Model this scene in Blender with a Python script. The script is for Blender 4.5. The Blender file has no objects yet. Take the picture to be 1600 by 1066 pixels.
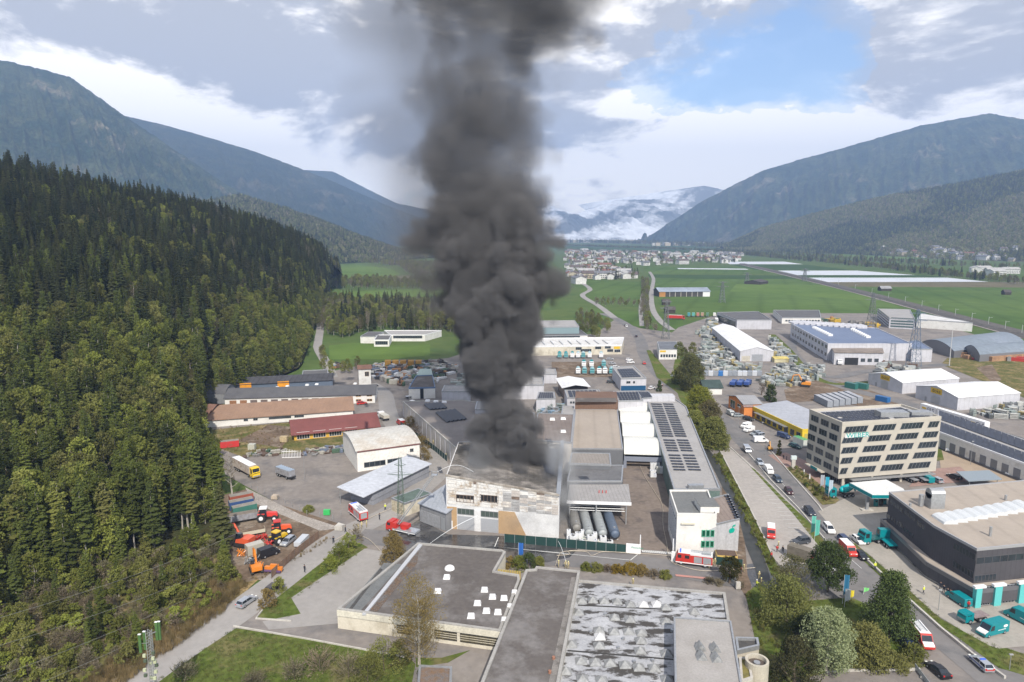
import bpy,math,random
import numpy as np
from mathutils import Vector,Matrix
random.seed(7);rng=np.random.default_rng(7)
S=bpy.context.scene
COL=S.collection
#  camera (drone, 78 m up, looking along the valley)
CAMH,PITCH,FPX=78.0,math.radians(8.9),1067.0
cam=bpy.data.cameras.new("camera");camo=bpy.data.objects.new("camera",cam);COL.objects.link(camo)
camo.location=(0,0,CAMH);camo.rotation_euler=(math.radians(90)-PITCH,0,0)
cam.sensor_width=36;cam.lens=36*FPX/1600;cam.clip_end=60000;cam.clip_start=1
S.camera=camo
#  light
SUN_AZ,SUN_EL=math.radians(168),math.radians(43)
sd=Vector((math.sin(SUN_AZ)*math.cos(SUN_EL),math.cos(SUN_AZ)*math.cos(SUN_EL),math.sin(SUN_EL)))
sl=bpy.data.lights.new("sun",'SUN');sl.energy=4.2;sl.angle=math.radians(0.6);sl.color=(1,.93,.83)
so=bpy.data.objects.new("sun",sl);COL.objects.link(so);so.rotation_euler=sd.to_track_quat('Z','Y').to_euler()
S.view_settings.view_transform='Standard';S.view_settings.look='None'
S.view_settings.gamma=1;S.view_settings.exposure=0.4;S.view_settings.use_curve_mapping=False
S.cycles.use_denoising=True;S.cycles.max_bounces=5;S.cycles.diffuse_bounces=2;S.cycles.glossy_bounces=2
S.cycles.transparent_max_bounces=6;S.cycles.volume_bounces=0;S.cycles.volume_max_steps=256
S.cycles.sample_clamp_indirect=4
cosp,sinp=math.cos(PITCH),math.sin(PITCH)
def ray(px,py):
 u,v=(px-800)/FPX,(py-533)/FPX
 return Vector((u,cosp-v*sinp,-sinp-v*cosp))
def G(px,py,z=0.0):
 d=ray(px,py);t=(z-CAMH)/d.z
 return Vector((d.x*t,d.y*t,z))
def AT(px,py,Z):
 return Vector((0,0,CAMH))+ray(px,py)*Z
def HT(bx,by,ty):
 p=G(bx,by);v=(ty-533)/FPX;k=(-sinp-v*cosp)/(cosp-v*sinp)
 return CAMH+p.y*k
def ZP(px,py):return G(px,py).y
def sky_dir(px,py):return ray(px,py).normalized()
#  world: Nishita sky with clouds
W=bpy.data.worlds.new("World");S.world=W;W.use_nodes=True
nt=W.node_tree;N=nt.nodes;L=nt.links;N.clear()
def nd(t,**k):
 n=N.new(t)
 for a,b in k.items():
  if a.startswith('_'):n.inputs[int(a[1:])].default_value=b
  else:setattr(n,a,b)
 return n
out=nd('ShaderNodeOutputWorld');bg=nd('ShaderNodeBackground');bg.inputs[1].default_value=0.1
sky=nd('ShaderNodeTexSky',sky_type='NISHITA',sun_disc=False,sun_elevation=SUN_EL,sun_rotation=SUN_AZ,altitude=600,air_density=1.0,dust_density=0.6,ozone_density=1.0)
tc=nd('ShaderNodeTexCoord')
def ma(op,a,b=None,c=None,clamp=False):
 n=nd('ShaderNodeMath',operation=op);n.use_clamp=clamp
 for i,x in enumerate((a,b,c)):
  if x is None:continue
  if isinstance(x,(int,float)):n.inputs[i].default_value=x
  else:L.new(x,n.inputs[i])
 return n.outputs[0]
def mrange(v,a,b,c=0.0,d=1.0,smooth=True):
 n=nd('ShaderNodeMapRange');n.interpolation_type='SMOOTHSTEP' if smooth else 'LINEAR'
 L.new(v,n.inputs[0]);n.inputs[1].default_value=a;n.inputs[2].default_value=b;n.inputs[3].default_value=c;n.inputs[4].default_value=d
 return n.outputs[0]
mp=nd('ShaderNodeMapping');L.new(tc.outputs['Generated'],mp.inputs[0]);mp.inputs['Scale'].default_value=(1,1,2.2)
n1=nd('ShaderNodeTexNoise');L.new(mp.outputs[0],n1.inputs['Vector']);n1.inputs['Scale'].default_value=3.2;n1.inputs['Detail'].default_value=9;n1.inputs['Roughness'].default_value=.60;n1.inputs['Distortion'].default_value=.25
n2=nd('ShaderNodeTexNoise');L.new(mp.outputs[0],n2.inputs['Vector']);n2.inputs['Scale'].default_value=7.5;n2.inputs['Detail'].default_value=6;n2.inputs['Roughness'].default_value=.62
jit=nd('ShaderNodeVectorMath',operation='SUBTRACT');L.new(n2.outputs['Color'],jit.inputs[0]);jit.inputs[1].default_value=(.5,.5,.5)
js=nd('ShaderNodeVectorMath',operation='SCALE');L.new(jit.outputs[0],js.inputs[0]);js.inputs['Scale'].default_value=.13
jd=nd('ShaderNodeVectorMath',operation='ADD');L.new(tc.outputs['Generated'],jd.inputs[0]);L.new(js.outputs[0],jd.inputs[1])
def blob(px,py,rx,ry,w):
 c=sky_dir(px,py)
 s=nd('ShaderNodeVectorMath',operation='SUBTRACT');L.new(jd.outputs[0],s.inputs[0]);s.inputs[1].default_value=c
 m=nd('ShaderNodeVectorMath',operation='MULTIPLY');L.new(s.outputs[0],m.inputs[0]);m.inputs[1].default_value=(FPX/rx,FPX/rx,FPX/ry)
 l=nd('ShaderNodeVectorMath',operation='LENGTH');L.new(m.outputs[0],l.inputs[0])
 return mrange(l.outputs['Value'],1.25,.35,0,w)
base=n1.outputs['Fac']
acc=ma('ADD',ma('MULTIPLY',ma('SUBTRACT',base,.5),1.5),.5)
CL=[(200,60,700,260,.34),(520,160,330,200,.30),(1090,235,190,70,.36),(960,255,150,70,.34),(1000,310,260,40,.3),(1230,270,120,40,.25),(1500,150,280,80,.42),(1560,20,260,120,.26),(930,30,300,150,.2),(1235,130,140,70,-.30),(1150,70,150,50,-.2),(1010,150,130,45,-.22),(1330,120,110,50,-.22),(1300,30,90,50,-.14),(640,250,120,60,-.1)]
for c in CL:acc=ma('ADD',acc,blob(*c))
cov=mrange(acc,.54,.635)
wisp=mrange(acc,.28,.56,.05,.6)
cov=ma('MAXIMUM',cov,wisp)
up=nd('ShaderNodeVectorMath',operation='ADD');L.new(mp.outputs[0],up.inputs[0]);up.inputs[1].default_value=(0,0,.075)
n3=nd('ShaderNodeTexNoise');L.new(up.outputs[0],n3.inputs['Vector']);n3.inputs['Scale'].default_value=3.2;n3.inputs['Detail'].default_value=9;n3.inputs['Roughness'].default_value=.60;n3.inputs['Distortion'].default_value=.25
sh=ma('ADD',ma('MULTIPLY',ma('SUBTRACT',n1.outputs['Fac'],n3.outputs['Fac']),2.4),ma('ADD',ma('MULTIPLY',n2.outputs['Fac'],.5),.25))
for c in[(430,110,300,70,-.32),(120,20,400,50,-.16),(1540,40,240,120,-.28),(930,60,260,120,-.20),(560,60,220,110,-.2),(1000,330,150,30,-.12),(1380,150,80,40,-.2),(700,200,200,60,-.15),(260,175,160,50,.28),(1060,230,240,80,.16),(1480,160,320,60,.34),(1180,220,160,50,.22),(960,290,160,60,.16),(600,250,100,90,.08)]:sh=ma('ADD',sh,blob(*c))
shf=mrange(sh,.24,.60)
cm=nd('ShaderNodeMix',data_type='RGBA');L.new(shf,cm.inputs[0]);cm.inputs[6].default_value=(4.9,5.0,5.4,1);cm.inputs[7].default_value=(13.5,12.9,12.2,1)
smul=nd('ShaderNodeMix',data_type='RGBA',blend_type='MULTIPLY');smul.inputs[0].default_value=1;L.new(sky.outputs[0],smul.inputs[6]);smul.inputs[7].default_value=(1.35,1.42,1.5,1)
mx=nd('ShaderNodeMix',data_type='RGBA');L.new(cov,mx.inputs[0]);L.new(smul.outputs[2],mx.inputs[6]);L.new(cm.outputs[2],mx.inputs[7])
L.new(mx.outputs[2],bg.inputs[0]);L.new(bg.outputs[0],out.inputs[0])
#  mesh helpers
class MB:
 def __init__(s):s.v=[];s.f=[];s.m=[]
 def add(s,vs,fs,mi=0):
  b=len(s.v);s.v+=[tuple(v)for v in vs];s.f+=[tuple(b+i for i in f)for f in fs];s.m+=[mi]*len(fs);return s
 def box(s,x0,y0,z0,x1,y1,z1,mi=0):
  return s.add([(x0,y0,z0),(x1,y0,z0),(x1,y1,z0),(x0,y1,z0),(x0,y0,z1),(x1,y0,z1),(x1,y1,z1),(x0,y1,z1)],[(0,3,2,1),(4,5,6,7),(0,1,5,4),(1,2,6,5),(2,3,7,6),(3,0,4,7)],mi)
 def hexa(s,b,t,mi=0):
  return s.add(list(b)+list(t),[(0,3,2,1),(4,5,6,7),(0,1,5,4),(1,2,6,5),(2,3,7,6),(3,0,4,7)],mi)
 def taper(s,x0,y0,z0,x1,y1,z1,ix0,iy,ix1,mi=0):
  return s.hexa([(x0,y0,z0),(x1,y0,z0),(x1,y1,z0),(x0,y1,z0)],[(x0+ix0,y0+iy,z1),(x1-ix1,y0+iy,z1),(x1-ix1,y1-iy,z1),(x0+ix0,y1-iy,z1)],mi)
 def prism(s,P,z0,z1,mi=0,mt=None):
  n=len(P);a=sum(P[i][0]*P[(i+1)%n][1]-P[(i+1)%n][0]*P[i][1]for i in range(n))
  if a<0:P=P[::-1];z1=z1[::-1]if isinstance(z1,(list,tuple))else z1;z0=z0[::-1]if isinstance(z0,(list,tuple))else z0
  zs=z1 if isinstance(z1,(list,tuple))else[z1]*n;zb=z0 if isinstance(z0,(list,tuple))else[z0]*n
  b=len(s.v)
  s.v+=[(p[0],p[1],zb[i])for i,p in enumerate(P)]+[(p[0],p[1],zs[i])for i,p in enumerate(P)]
  s.f+=[tuple(b+n+i for i in range(n)),tuple(b+i for i in range(n-1,-1,-1))];s.m+=[mi if mt is None else mt,mi]
  for i in range(n):s.f.append((b+i,b+(i+1)%n,b+n+(i+1)%n,b+n+i));s.m.append(mi)
  return s
 def cyl(s,p0,p1,r0,r1=None,n=8,mi=0,cap=True):
  r1=r0 if r1 is None else r1;p0=Vector(p0);p1=Vector(p1);d=(p1-p0)
  if d.length<1e-6:return s
  d.normalize();u=d.orthogonal().normalized();w=d.cross(u);vs=[]
  for p,r in((p0,r0),(p1,r1)):
   vs+=[p+(u*math.cos(6.2832*i/n)+w*math.sin(6.2832*i/n))*r for i in range(n)]
  fs=[(i,(i+1)%n,n+(i+1)%n,n+i)for i in range(n)]
  if cap:fs+=[tuple(range(n-1,-1,-1)),tuple(range(n,2*n))]
  return s.add(vs,fs,mi)
 def tube(s,pts,r,n=6,mi=0):
  for a,b in zip(pts,pts[1:]):s.cyl(a,b,r,r,n,mi,False)
  return s
 def sph(s,c,r,sc=(1,1,1),n=8,k=5,mi=0,z0=-1):
  vs=[];
  for j in range(k+1):
   a=-math.pi/2*(1 if z0<0 else 0)+(math.pi if z0<0 else math.pi/2)*j/k
   for i in range(n):vs.append((c[0]+r*sc[0]*math.cos(a)*math.cos(6.2832*i/n),c[1]+r*sc[1]*math.cos(a)*math.sin(6.2832*i/n),c[2]+r*sc[2]*math.sin(a)))
  fs=[(j*n+i,j*n+(i+1)%n,(j+1)*n+(i+1)%n,(j+1)*n+i)for j in range(k)for i in range(n)]
  return s.add(vs,fs,mi)
 def prof(s,P,y0,y1,mi=0,iy=0,mf=None):
  n=len(P);vs=[(p[0],y0,p[1])for p in P]+[(p[0],y1,p[1])for p in P]
  fs=[tuple(range(n-1,-1,-1)),tuple(range(n,2*n))]+[(i,(i+1)%n,n+(i+1)%n,n+i)for i in range(n)]
  return s.add(vs,fs,mi)
 def build(s,name,mats,parent=None,smooth=False,kind=None):
  me=bpy.data.meshes.new(name);me.from_pydata(s.v,[],s.f)
  if not isinstance(mats,(list,tuple)):mats=[mats]
  for m in mats:me.materials.append(m)
  if len(mats)>1:me.polygons.foreach_set('material_index',s.m)
  if smooth:me.polygons.foreach_set('use_smooth',[True]*len(s.f))
  me.update()
  o=bpy.data.objects.new(name,me);COL.objects.link(o)
  if parent is not None:o.parent=parent;o.matrix_parent_inverse=Matrix.Translation(-Vector(parent.location))if parent.get('_w')else Matrix()
  if kind:o['kind']=kind
  if parent is not None:KIDS.setdefault(parent.name,[]).append(o)
  return o
KIDS={}
def tag(o,label=None,cat=None,group=None,kind=None):
 if label:o['label']=label
 if cat:o['category']=cat
 if group:o['group']=group
 if kind:o['kind']=kind
 return o
def empty(name,loc=(0,0,0),rz=0,label=None,cat=None,group=None,world=False):
 o=bpy.data.objects.new(name,None);COL.objects.link(o);o.location=loc;o.rotation_euler=(0,0,rz);o.empty_display_size=1
 if world:o['_w']=1
 return tag(o,label,cat,group)
def copy_tree(o,parent=None):
 c=o.copy();COL.objects.link(c)
 if parent is not None:c.parent=parent;KIDS.setdefault(parent.name,[]).append(c)
 for ch in KIDS.get(o.name,()):copy_tree(ch,c)
 return c
 #  materials
MC={}
def mat(name,c,c2=None,rough=.85,scale=.4,metal=0,bump=0,bscale=None,lo=.35,hi=.65,fine=.12,spec=.3,stretch=None,stripe=None,trans=0,c3=None,s3=.08,t3=(.5,.62)):
 if name in MC:return MC[name]
 m=bpy.data.materials.new(name);m.use_nodes=True;t=m.node_tree;n=t.nodes;l=t.links
 b=n['Principled BSDF'];b.inputs['Roughness'].default_value=rough;b.inputs['Metallic'].default_value=metal
 b.inputs['Specular IOR Level'].default_value=spec
 c=tuple(c)+(1,);c2=tuple(c2)+(1,)if c2 else tuple(x*.72 for x in c[:3])+(1,)
 co=n.new('ShaderNodeTexCoord');vec=co.outputs['Object']
 if stretch:
  mpn=n.new('ShaderNodeMapping');l.new(vec,mpn.inputs[0]);mpn.inputs['Scale'].default_value=stretch;vec2=mpn.outputs[0]
 else:vec2=vec
 no=n.new('ShaderNodeTexNoise');l.new(vec2,no.inputs['Vector']);no.inputs['Scale'].default_value=scale;no.inputs['Detail'].default_value=5;no.inputs['Roughness'].default_value=.6
 mr=n.new('ShaderNodeMapRange');l.new(no.outputs['Fac'],mr.inputs[0]);mr.inputs[1].default_value=lo;mr.inputs[2].default_value=hi
 mxn=n.new('ShaderNodeMix');mxn.data_type='RGBA';l.new(mr.outputs[0],mxn.inputs[0]);mxn.inputs[6].default_value=c;mxn.inputs[7].default_value=c2
 colr=mxn.outputs[2]
 if c3:
  n3=n.new('ShaderNodeTexNoise');l.new(vec,n3.inputs['Vector']);n3.inputs['Scale'].default_value=s3;n3.inputs['Detail'].default_value=7;n3.inputs['Roughness'].default_value=.65
  r3=n.new('ShaderNodeMapRange');l.new(n3.outputs['Fac'],r3.inputs[0]);r3.inputs[1].default_value=t3[0];r3.inputs[2].default_value=t3[1]
  m3=n.new('ShaderNodeMix');m3.data_type='RGBA';l.new(r3.outputs[0],m3.inputs[0]);l.new(colr,m3.inputs[6]);m3.inputs[7].default_value=tuple(c3)+(1,);colr=m3.outputs[2]
 f=n.new('ShaderNodeTexNoise');l.new(vec,f.inputs['Vector']);f.inputs['Scale'].default_value=scale*9;f.inputs['Detail'].default_value=3
 fr=n.new('ShaderNodeMapRange');l.new(f.outputs['Fac'],fr.inputs[0]);fr.inputs[1].default_value=.3;fr.inputs[2].default_value=.7;fr.inputs[3].default_value=1-fine;fr.inputs[4].default_value=1+fine
 mu=n.new('ShaderNodeVectorMath');mu.operation='SCALE';l.new(colr,mu.inputs[0]);l.new(fr.outputs[0],mu.inputs['Scale']);colr=mu.outputs[0]
 if stripe:
  ax,sp,ang,dep=stripe
  mp2=n.new('ShaderNodeMapping');l.new(vec,mp2.inputs[0]);mp2.inputs['Rotation'].default_value=(0,0,ang)
  sx=n.new('ShaderNodeSeparateXYZ');l.new(mp2.outputs[0],sx.inputs[0])
  md=n.new('ShaderNodeMath');md.operation='PINGPONG';l.new(sx.outputs[ax],md.inputs[0]);md.inputs[1].default_value=sp/2
  st=n.new('ShaderNodeMapRange');l.new(md.outputs[0],st.inputs[0]);st.inputs[1].default_value=0;st.inputs[2].default_value=sp*.16;st.inputs[3].default_value=1-dep;st.inputs[4].default_value=1
  mu2=n.new('ShaderNodeVectorMath');mu2.operation='SCALE';l.new(colr,mu2.inputs[0]);l.new(st.outputs[0],mu2.inputs['Scale']);colr=mu2.outputs[0]
 l.new(colr,b.inputs['Base Color'])
 if bump:
  bn=n.new('ShaderNodeTexNoise');l.new(vec,bn.inputs['Vector']);bn.inputs['Scale'].default_value=bscale or scale*8;bn.inputs['Detail'].default_value=4
  bp=n.new('ShaderNodeBump');bp.inputs['Strength'].default_value=1;bp.inputs['Distance'].default_value=bump;l.new(bn.outputs['Fac'],bp.inputs['Height']);l.new(bp.outputs[0],b.inputs['Normal'])
 if trans:
  b.inputs['Subsurface Weight'].default_value=0
  td=n.new('ShaderNodeBsdfTranslucent');l.new(colr,td.inputs[0]);ms=n.new('ShaderNodeMixShader');ms.inputs[0].default_value=trans
  l.new(b.outputs[0],ms.inputs[1]);l.new(td.outputs[0],ms.inputs[2]);l.new(ms.outputs[0],n['Material Output'].inputs[0])
 MC[name]=m;return m
def plain(name,c,rough=.5,metal=0,spec=.5,var=.1,scale=2):return mat(name,c,tuple(x*(1-var)for x in c),rough=rough,metal=metal,spec=spec,scale=scale,fine=.05)
def paint(rgb,rough=.35):
 return plain('paint_%02x%02x%02x'%tuple(int(x*255)for x in rgb),rgb,rough,0,.5,.06)
WHITE=paint((.72,.72,.72));GLASS=plain('dark_glass',(.02,.026,.034),.12,0,.6,.3);PANE=plain('window_pane',(.035,.045,.055),.15,0,.6,.5,.3)
TYRE=plain('tyre_rubber',(.02,.02,.02),.8);STEEL=plain('galvanised_steel',(.42,.43,.44),.45,.6,.5,.2);CONC=mat('concrete',(.46,.44,.40),(.36,.34,.31),scale=.5)
RED=paint((.46,.03,.022));BLACK=paint((.02,.02,.022));TEAL=paint((.0,.20,.225));YEL=paint((.62,.40,.02));ORG=paint((.60,.19,.02));GREY=paint((.25,.26,.27));SILV=plain('silver_paint',(.45,.47,.50),.3,.5)
LAMP=plain('lamp_glass',(.7,.7,.65),.2);REDL=plain('tail_lamp',(.5,.01,.01),.3)
#  value noise in numpy
def vnoise(x,y,seed=0):
 r=np.random.default_rng(seed).random((256,256));xi=np.floor(x).astype(int);yi=np.floor(y).astype(int);fx=x-xi;fy=y-yi
 fx=fx*fx*(3-2*fx);fy=fy*fy*(3-2*fy);g=lambda a,b:r[a%256,b%256]
 return(g(xi,yi)*(1-fx)+g(xi+1,yi)*fx)*(1-fy)+(g(xi,yi+1)*(1-fx)+g(xi+1,yi+1)*fx)*fy
def fbm(x,y,o=5,seed=0):
 a=0;amp=.5
 for k in range(o):a=a+amp*vnoise(x*2**k,y*2**k,seed+k);amp*=.5
 return a
def grid_mesh(name,P,m,kind='structure',smooth=True):
 nu,nt_=P.shape[:2];me=bpy.data.meshes.new(name)
 idx=np.arange(nu*nt_).reshape(nu,nt_)
 q=np.stack([idx[:-1,:-1],idx[1:,:-1],idx[1:,1:],idx[:-1,1:]],-1).reshape(-1,4)
 me.from_pydata(P.reshape(-1,3).tolist(),[],q.tolist());me.materials.append(m);me.polygons.foreach_set('use_smooth',[smooth]*len(q));me.update()
 o=bpy.data.objects.new(name,me);COL.objects.link(o);o['kind']=kind;return o
class Hill:
 """A hillside lofted from its foot line to its crest line; H(u, t) gives a point of it."""
 def __init__(s,foot,crest,power=1.0,amp=0,freq=.01,back=.5,drop=.6,gully=0,seed=0):
  s.f=np.array([list(p)for p in foot],float);s.c=np.array([list(p)for p in crest],float);s.n=len(foot)
  s.power=power;s.amp=amp;s.freq=freq;s.seed=seed;s.gully=gully;s.drop=drop;s.back=back
 def P(s,u,t):
  u=np.clip(u,0,1)*(s.n-1);i=np.minimum(u.astype(int),s.n-2);k=(u-i)[...,None]
  k2=k
  f=s.f[i]*(1-k2)+s.f[i+1]*k2;c=s.c[i]*(1-k2)+s.c[i+1]*k2
  p=f+(c-f)*t[...,None];tc_=np.clip(t,0,1)
  z=f[...,2]+(c[...,2]-f[...,2])*tc_**s.power
  over=np.clip(t-1,0,None);z=z-over*s.drop*c[...,2]
  env=np.sin(np.clip(tc_,0,1)*math.pi)*.95+.12*tc_
  nz=fbm(p[...,0]*s.freq,p[...,1]*s.freq,6,s.seed)-.5
  z=z+nz*2*s.amp*env
  if s.gully:
   g=np.abs(fbm(u*s.gully+tc_*2.2,tc_*3.0-u*2,5,s.seed+9)-.5)*2
   z=z-(.35-g)*s.amp*.95*env
  p[...,2]=z;return p
 def mesh(s,name,m,nu,nt_):
  u,t=np.meshgrid(np.linspace(0,1,nu),np.concatenate([np.linspace(-.02,1,nt_),1+np.linspace(.05,s.back,6)]),indexing='ij')
  return grid_mesh(name,s.P(u,t),m)
def mount_mat(name,dark,mid,light,sc,patch=None,snow=None,lo=.48,hi=.6,bumpd=14,t3=(.57,.66)):
 m=mat(name,dark,mid,rough=1,scale=sc*5,bump=bumpd,bscale=sc*26,spec=.02,c3=light,s3=sc*2.2,fine=.6,t3=t3,lo=.42,hi=.6)
 return m
M_GRASS=mat('meadow_grass',(.07,.11,.03),(.09,.12,.038),scale=.012,fine=.10,c3=(.06,.10,.03),s3=.03,spec=.05,rough=1)
ground=MB().add([(-14000,-1500,0),(14000,-1500,0),(14000,15500,0),(-14000,15500,0)],[(0,1,2,3)]).build('ground',M_GRASS,kind='structure')
M_SOIL=mat('forest_floor',(.055,.045,.022),(.04,.05,.018),scale=.1,rough=1,spec=.02,bump=.3)
# --- wooded hillside on the left
SEC=[((-150,1150),(-500,60),330),((0,960),(-150,180),430),((130,900),(0,230),500),((290,840),(130,262),540),((318,740),(300,300),620),((285,655),(400,330),700),((470,572),(450,350),760),((497,500),(500,374),840),((517,450),(522,394),960),((526,428),(530,410),1300)]
foot=[G(*a)for a,b,z in SEC];crest=[AT(b[0],b[1],z)-Vector((0,0,20))for a,b,z in SEC]
foot[-1].z=crest[-1].z=0;crest[-1].z=3
HILL=Hill(foot,crest,power=1.08,amp=7,freq=.012,back=1.0,drop=.15,seed=3)
HILL.mesh('wooded_hillside_terrain',M_SOIL,120,60)
# --- low forested spur behind it
f2=[(340,420),(450,416),(540,412),(600,408),(660,404),(700,402)];c2=[(310,312,2500),(375,300,2500),(450,322,2500),(520,347,2550),(600,380,2600),(665,398,2700)]
SPUR=Hill([G(*p)for p in f2],[AT(*p)-Vector((0,0,16))for p in c2],power=.9,amp=22,freq=.003,gully=5,seed=11)
M_SPUR=mount_mat('spur_woodland_floor',(.03,.045,.02),(.05,.06,.03),(.13,.13,.07),.004,bumpd=3)
SPUR.mesh('forested_spur_terrain',M_SPUR,90,40)
M_MT=mount_mat('mountain_forest',(.016,.034,.022),(.05,.065,.034),(.15,.135,.095),.0016)
M_MT2=mount_mat('mountain_forest_dark',(.012,.026,.020),(.03,.042,.026),(.07,.07,.05),.0016)
def mountain(name,foot,crest,m,nu=240,nt_=110,**k):
 Hill([(lambda g:(g.x,g.y,0))(AT(px,372,z))for px,z in foot],[AT(*p)for p in crest],**k).mesh(name,m,nu,nt_)
mountain('left_mountain_terrain',[(-400,1500),(0,1900),(200,2300),(330,2600),(400,2900),(450,3000)],[(-400,70,3300),(0,94,3600),(110,122,3700),(200,186,3800),(300,252,3900),(400,318,4000)],M_MT,amp=110,freq=.0016,gully=14,power=1.0,seed=21)
mountain('far_left_mountain_terrain',[(100,3500),(300,3500),(450,3700),(560,4100),(650,4600),(700,4900)],[(150,170,5200),(260,196,5300),(400,236,5400),(520,282,5500),(610,322,5600),(690,352,5700)],M_MT2,amp=90,freq=.0016,gully=12,seed=31)
mountain('distant_left_mountain_terrain',[(400,6200),(560,6400),(700,6800),(800,7200)],[(420,262,7400),(520,268,7500),(620,318,7600),(780,352,7700)],M_MT2,amp=60,freq=.001,gully=6,seed=41)
mountain('right_mountain_terrain',[(990,6600),(1080,5600),(1180,4700),(1300,4100),(1450,3800),(1700,3500),(2000,3000)],[(996,381,7000),(1100,312,6400),(1190,266,6000),(1320,230,5700),(1440,196,5500),(1545,178,5400),(1620,190,5400),(2000,160,5000)][:7],M_MT,nu=280,nt_=130,amp=120,freq=.001,gully=11,seed=51)
f3=[(1135,391),(1200,393),(1300,397),(1400,402),(1500,406),(1620,410),(1800,416)];c3=[(1120,386,4000),(1190,354,3700),(1270,332,3500),(1370,306,3300),(1480,286,3100),(1600,262,2950),(1800,235,2900)]
RH=Hill([G(*p)for p in f3],[AT(*p)-Vector((0,0,16))for p in c3],power=1.25,amp=26,freq=.0022,gully=9,seed=61)
M_RH=mount_mat('slope_woodland_floor',(.08,.085,.035),(.12,.115,.06),(.20,.21,.08),.003,bumpd=3)
RH.mesh('wooded_slope_terrain',M_RH,120,50)
M_SNOW=mat('alpine_rock_and_snow',(.09,.11,.12),(.16,.17,.18),rough=1,scale=.0015,spec=.02,c3=(.75,.77,.8),t3=(.44,.54),s3=.0011,bump=25,bscale=.004)
mountain('snowy_mountain_terrain',[(760,7400),(900,7400),(1000,7600),(1120,7600),(1300,7600),(1600,7600)],[(740,330,9200),(860,322,9200),(900,334,9200),(965,312,9200),(1030,312,9000),(1100,290,9000),(1165,256,9000),(1230,262,9000),(1500,330,9000)],M_SNOW,amp=150,freq=.0007,gully=9,seed=71,power=.9)
#  flat patches of ground cover, each sheet a little above the last
LV=[0.0]
def patch(name,px,m,up=.0035,z=None,sub=False):
 LV[0]+=up;zz=LV[0]if z is None else z
 P=[G(*p)for p in px];b=MB().add([(p.x,p.y,zz)for p in P],[tuple(range(len(P)))])
 o=b.build(name,m,kind='structure');me=o.data
 if me.polygons[0].normal.z<0:me.flip_normals()
 return o
def ribbon(name,px,w,m,z=None,world=False):
 LV[0]+=.0035;zz=LV[0]if z is None else z
 P=[Vector(p)if world else G(*p)for p in px]
 Q=[]
 for i in range(len(P)-1):
  a,b,c,d=P[max(i-1,0)],P[i],P[i+1],P[min(i+2,len(P)-1)]
  for k in range(6):
   t=k/6;Q.append(.5*((2*b)+(c-a)*t+(2*a-5*b+4*c-d)*t*t+(3*b-a-3*c+d)*t**3))
 Q.append(P[-1]);vs=[];fs=[]
 for i,q in enumerate(Q):
  d=(Q[min(i+1,len(Q)-1)]-Q[max(i-1,0)]);d.z=0;d.normalize();n_=Vector((-d.y,d.x,0));ww=w[0]+(w[1]-w[0])*i/(len(Q)-1)if isinstance(w,tuple)else w
  vs+=[(q.x+n_.x*ww/2,q.y+n_.y*ww/2,zz),(q.x-n_.x*ww/2,q.y-n_.y*ww/2,zz)]
  if i:fs.append((2*i-2,2*i-1,2*i+1,2*i))
 o=MB().add(vs,fs).build(name,m,kind='structure');return o,Q
M_ASPH=mat('worn_asphalt',(.185,.165,.15),(.225,.203,.185),scale=.06,fine=.1,c3=(.15,.14,.135),s3=.09,spec=.15,rough=.95)
M_ROAD=mat('road_asphalt',(.15,.143,.14),(.18,.172,.168),scale=.08,fine=.06,spec=.15,rough=.9,c3=(.13,.13,.132),s3=.12)
M_LANE=mat('lane_asphalt',(.29,.275,.26),(.25,.237,.225),scale=.08,fine=.06,spec=.1,rough=.95)
M_WET=mat('wet_asphalt',(.035,.035,.037),(.06,.058,.058),scale=.12,fine=.1,spec=.5,rough=.13,c3=(.1,.097,.095),s3=.2,lo=.4,hi=.6)
M_GRAV=mat('pale_gravel',(.33,.30,.27),(.26,.235,.21),scale=.25,fine=.25,bump=.15,rough=1,spec=.1)
M_EARTH=mat('trodden_earth',(.17,.125,.09),(.11,.082,.06),scale=.09,fine=.25,c3=(.22,.18,.14),s3=.12,rough=1,spec=.05,bump=.1)
M_DRY=mat('dry_grass',(.16,.13,.055),(.07,.085,.025),scale=.12,fine=.3,c3=(.22,.17,.09),s3=.15,rough=1,spec=.03,bump=.2)
M_LAWN=mat('lawn',(.07,.10,.02),(.095,.115,.03),scale=.1,fine=.25,c3=(.13,.12,.05),s3=.12,rough=1,spec=.03,bump=.08)
M_FIELD=mat('spring_field',(.06,.105,.027),(.088,.135,.036),scale=.006,fine=.1,rough=1,spec=.03,stripe=(0,36,.35,.16),c3=(.09,.14,.04),s3=.004)
M_FIELD2=mat('bright_field',(.11,.165,.04),(.08,.13,.032),scale=.008,fine=.08,rough=1,spec=.03)
M_FIELD3=mat('dark_field',(.04,.075,.025),(.05,.085,.03),scale=.008,fine=.08,rough=1,spec=.03)
M_BROWN=mat('bare_field',(.15,.13,.08),(.11,.10,.06),scale=.02,fine=.15,rough=1,spec=.03)
M_FOIL=mat('field_fleece',(.55,.57,.60),(.47,.49,.52),scale=.02,fine=.05,rough=.6)
M_CONC=mat('concrete_paving',(.33,.305,.27),(.285,.265,.235),scale=.15,fine=.06,stripe=(0,4.0,.5,.03),spec=.1)
M_BLOCK=mat('block_paving',(.30,.20,.17),(.25,.17,.145),scale=.2,fine=.1,spec=.1)
M_LINE=plain('road_paint',(.62,.62,.60),.7,var=.2)
LV[0]=.02
patch('far_woodland_floor',[(880,384),(1240,384),(1140,398),(880,392)],M_FIELD3)
patch('field',[(1005,416),(1172,418),(1240,428),(1012,428)],M_FIELD)
patch('field',[(1012,429),(1250,431),(1290,441),(1015,434)],M_FIELD3)
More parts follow.
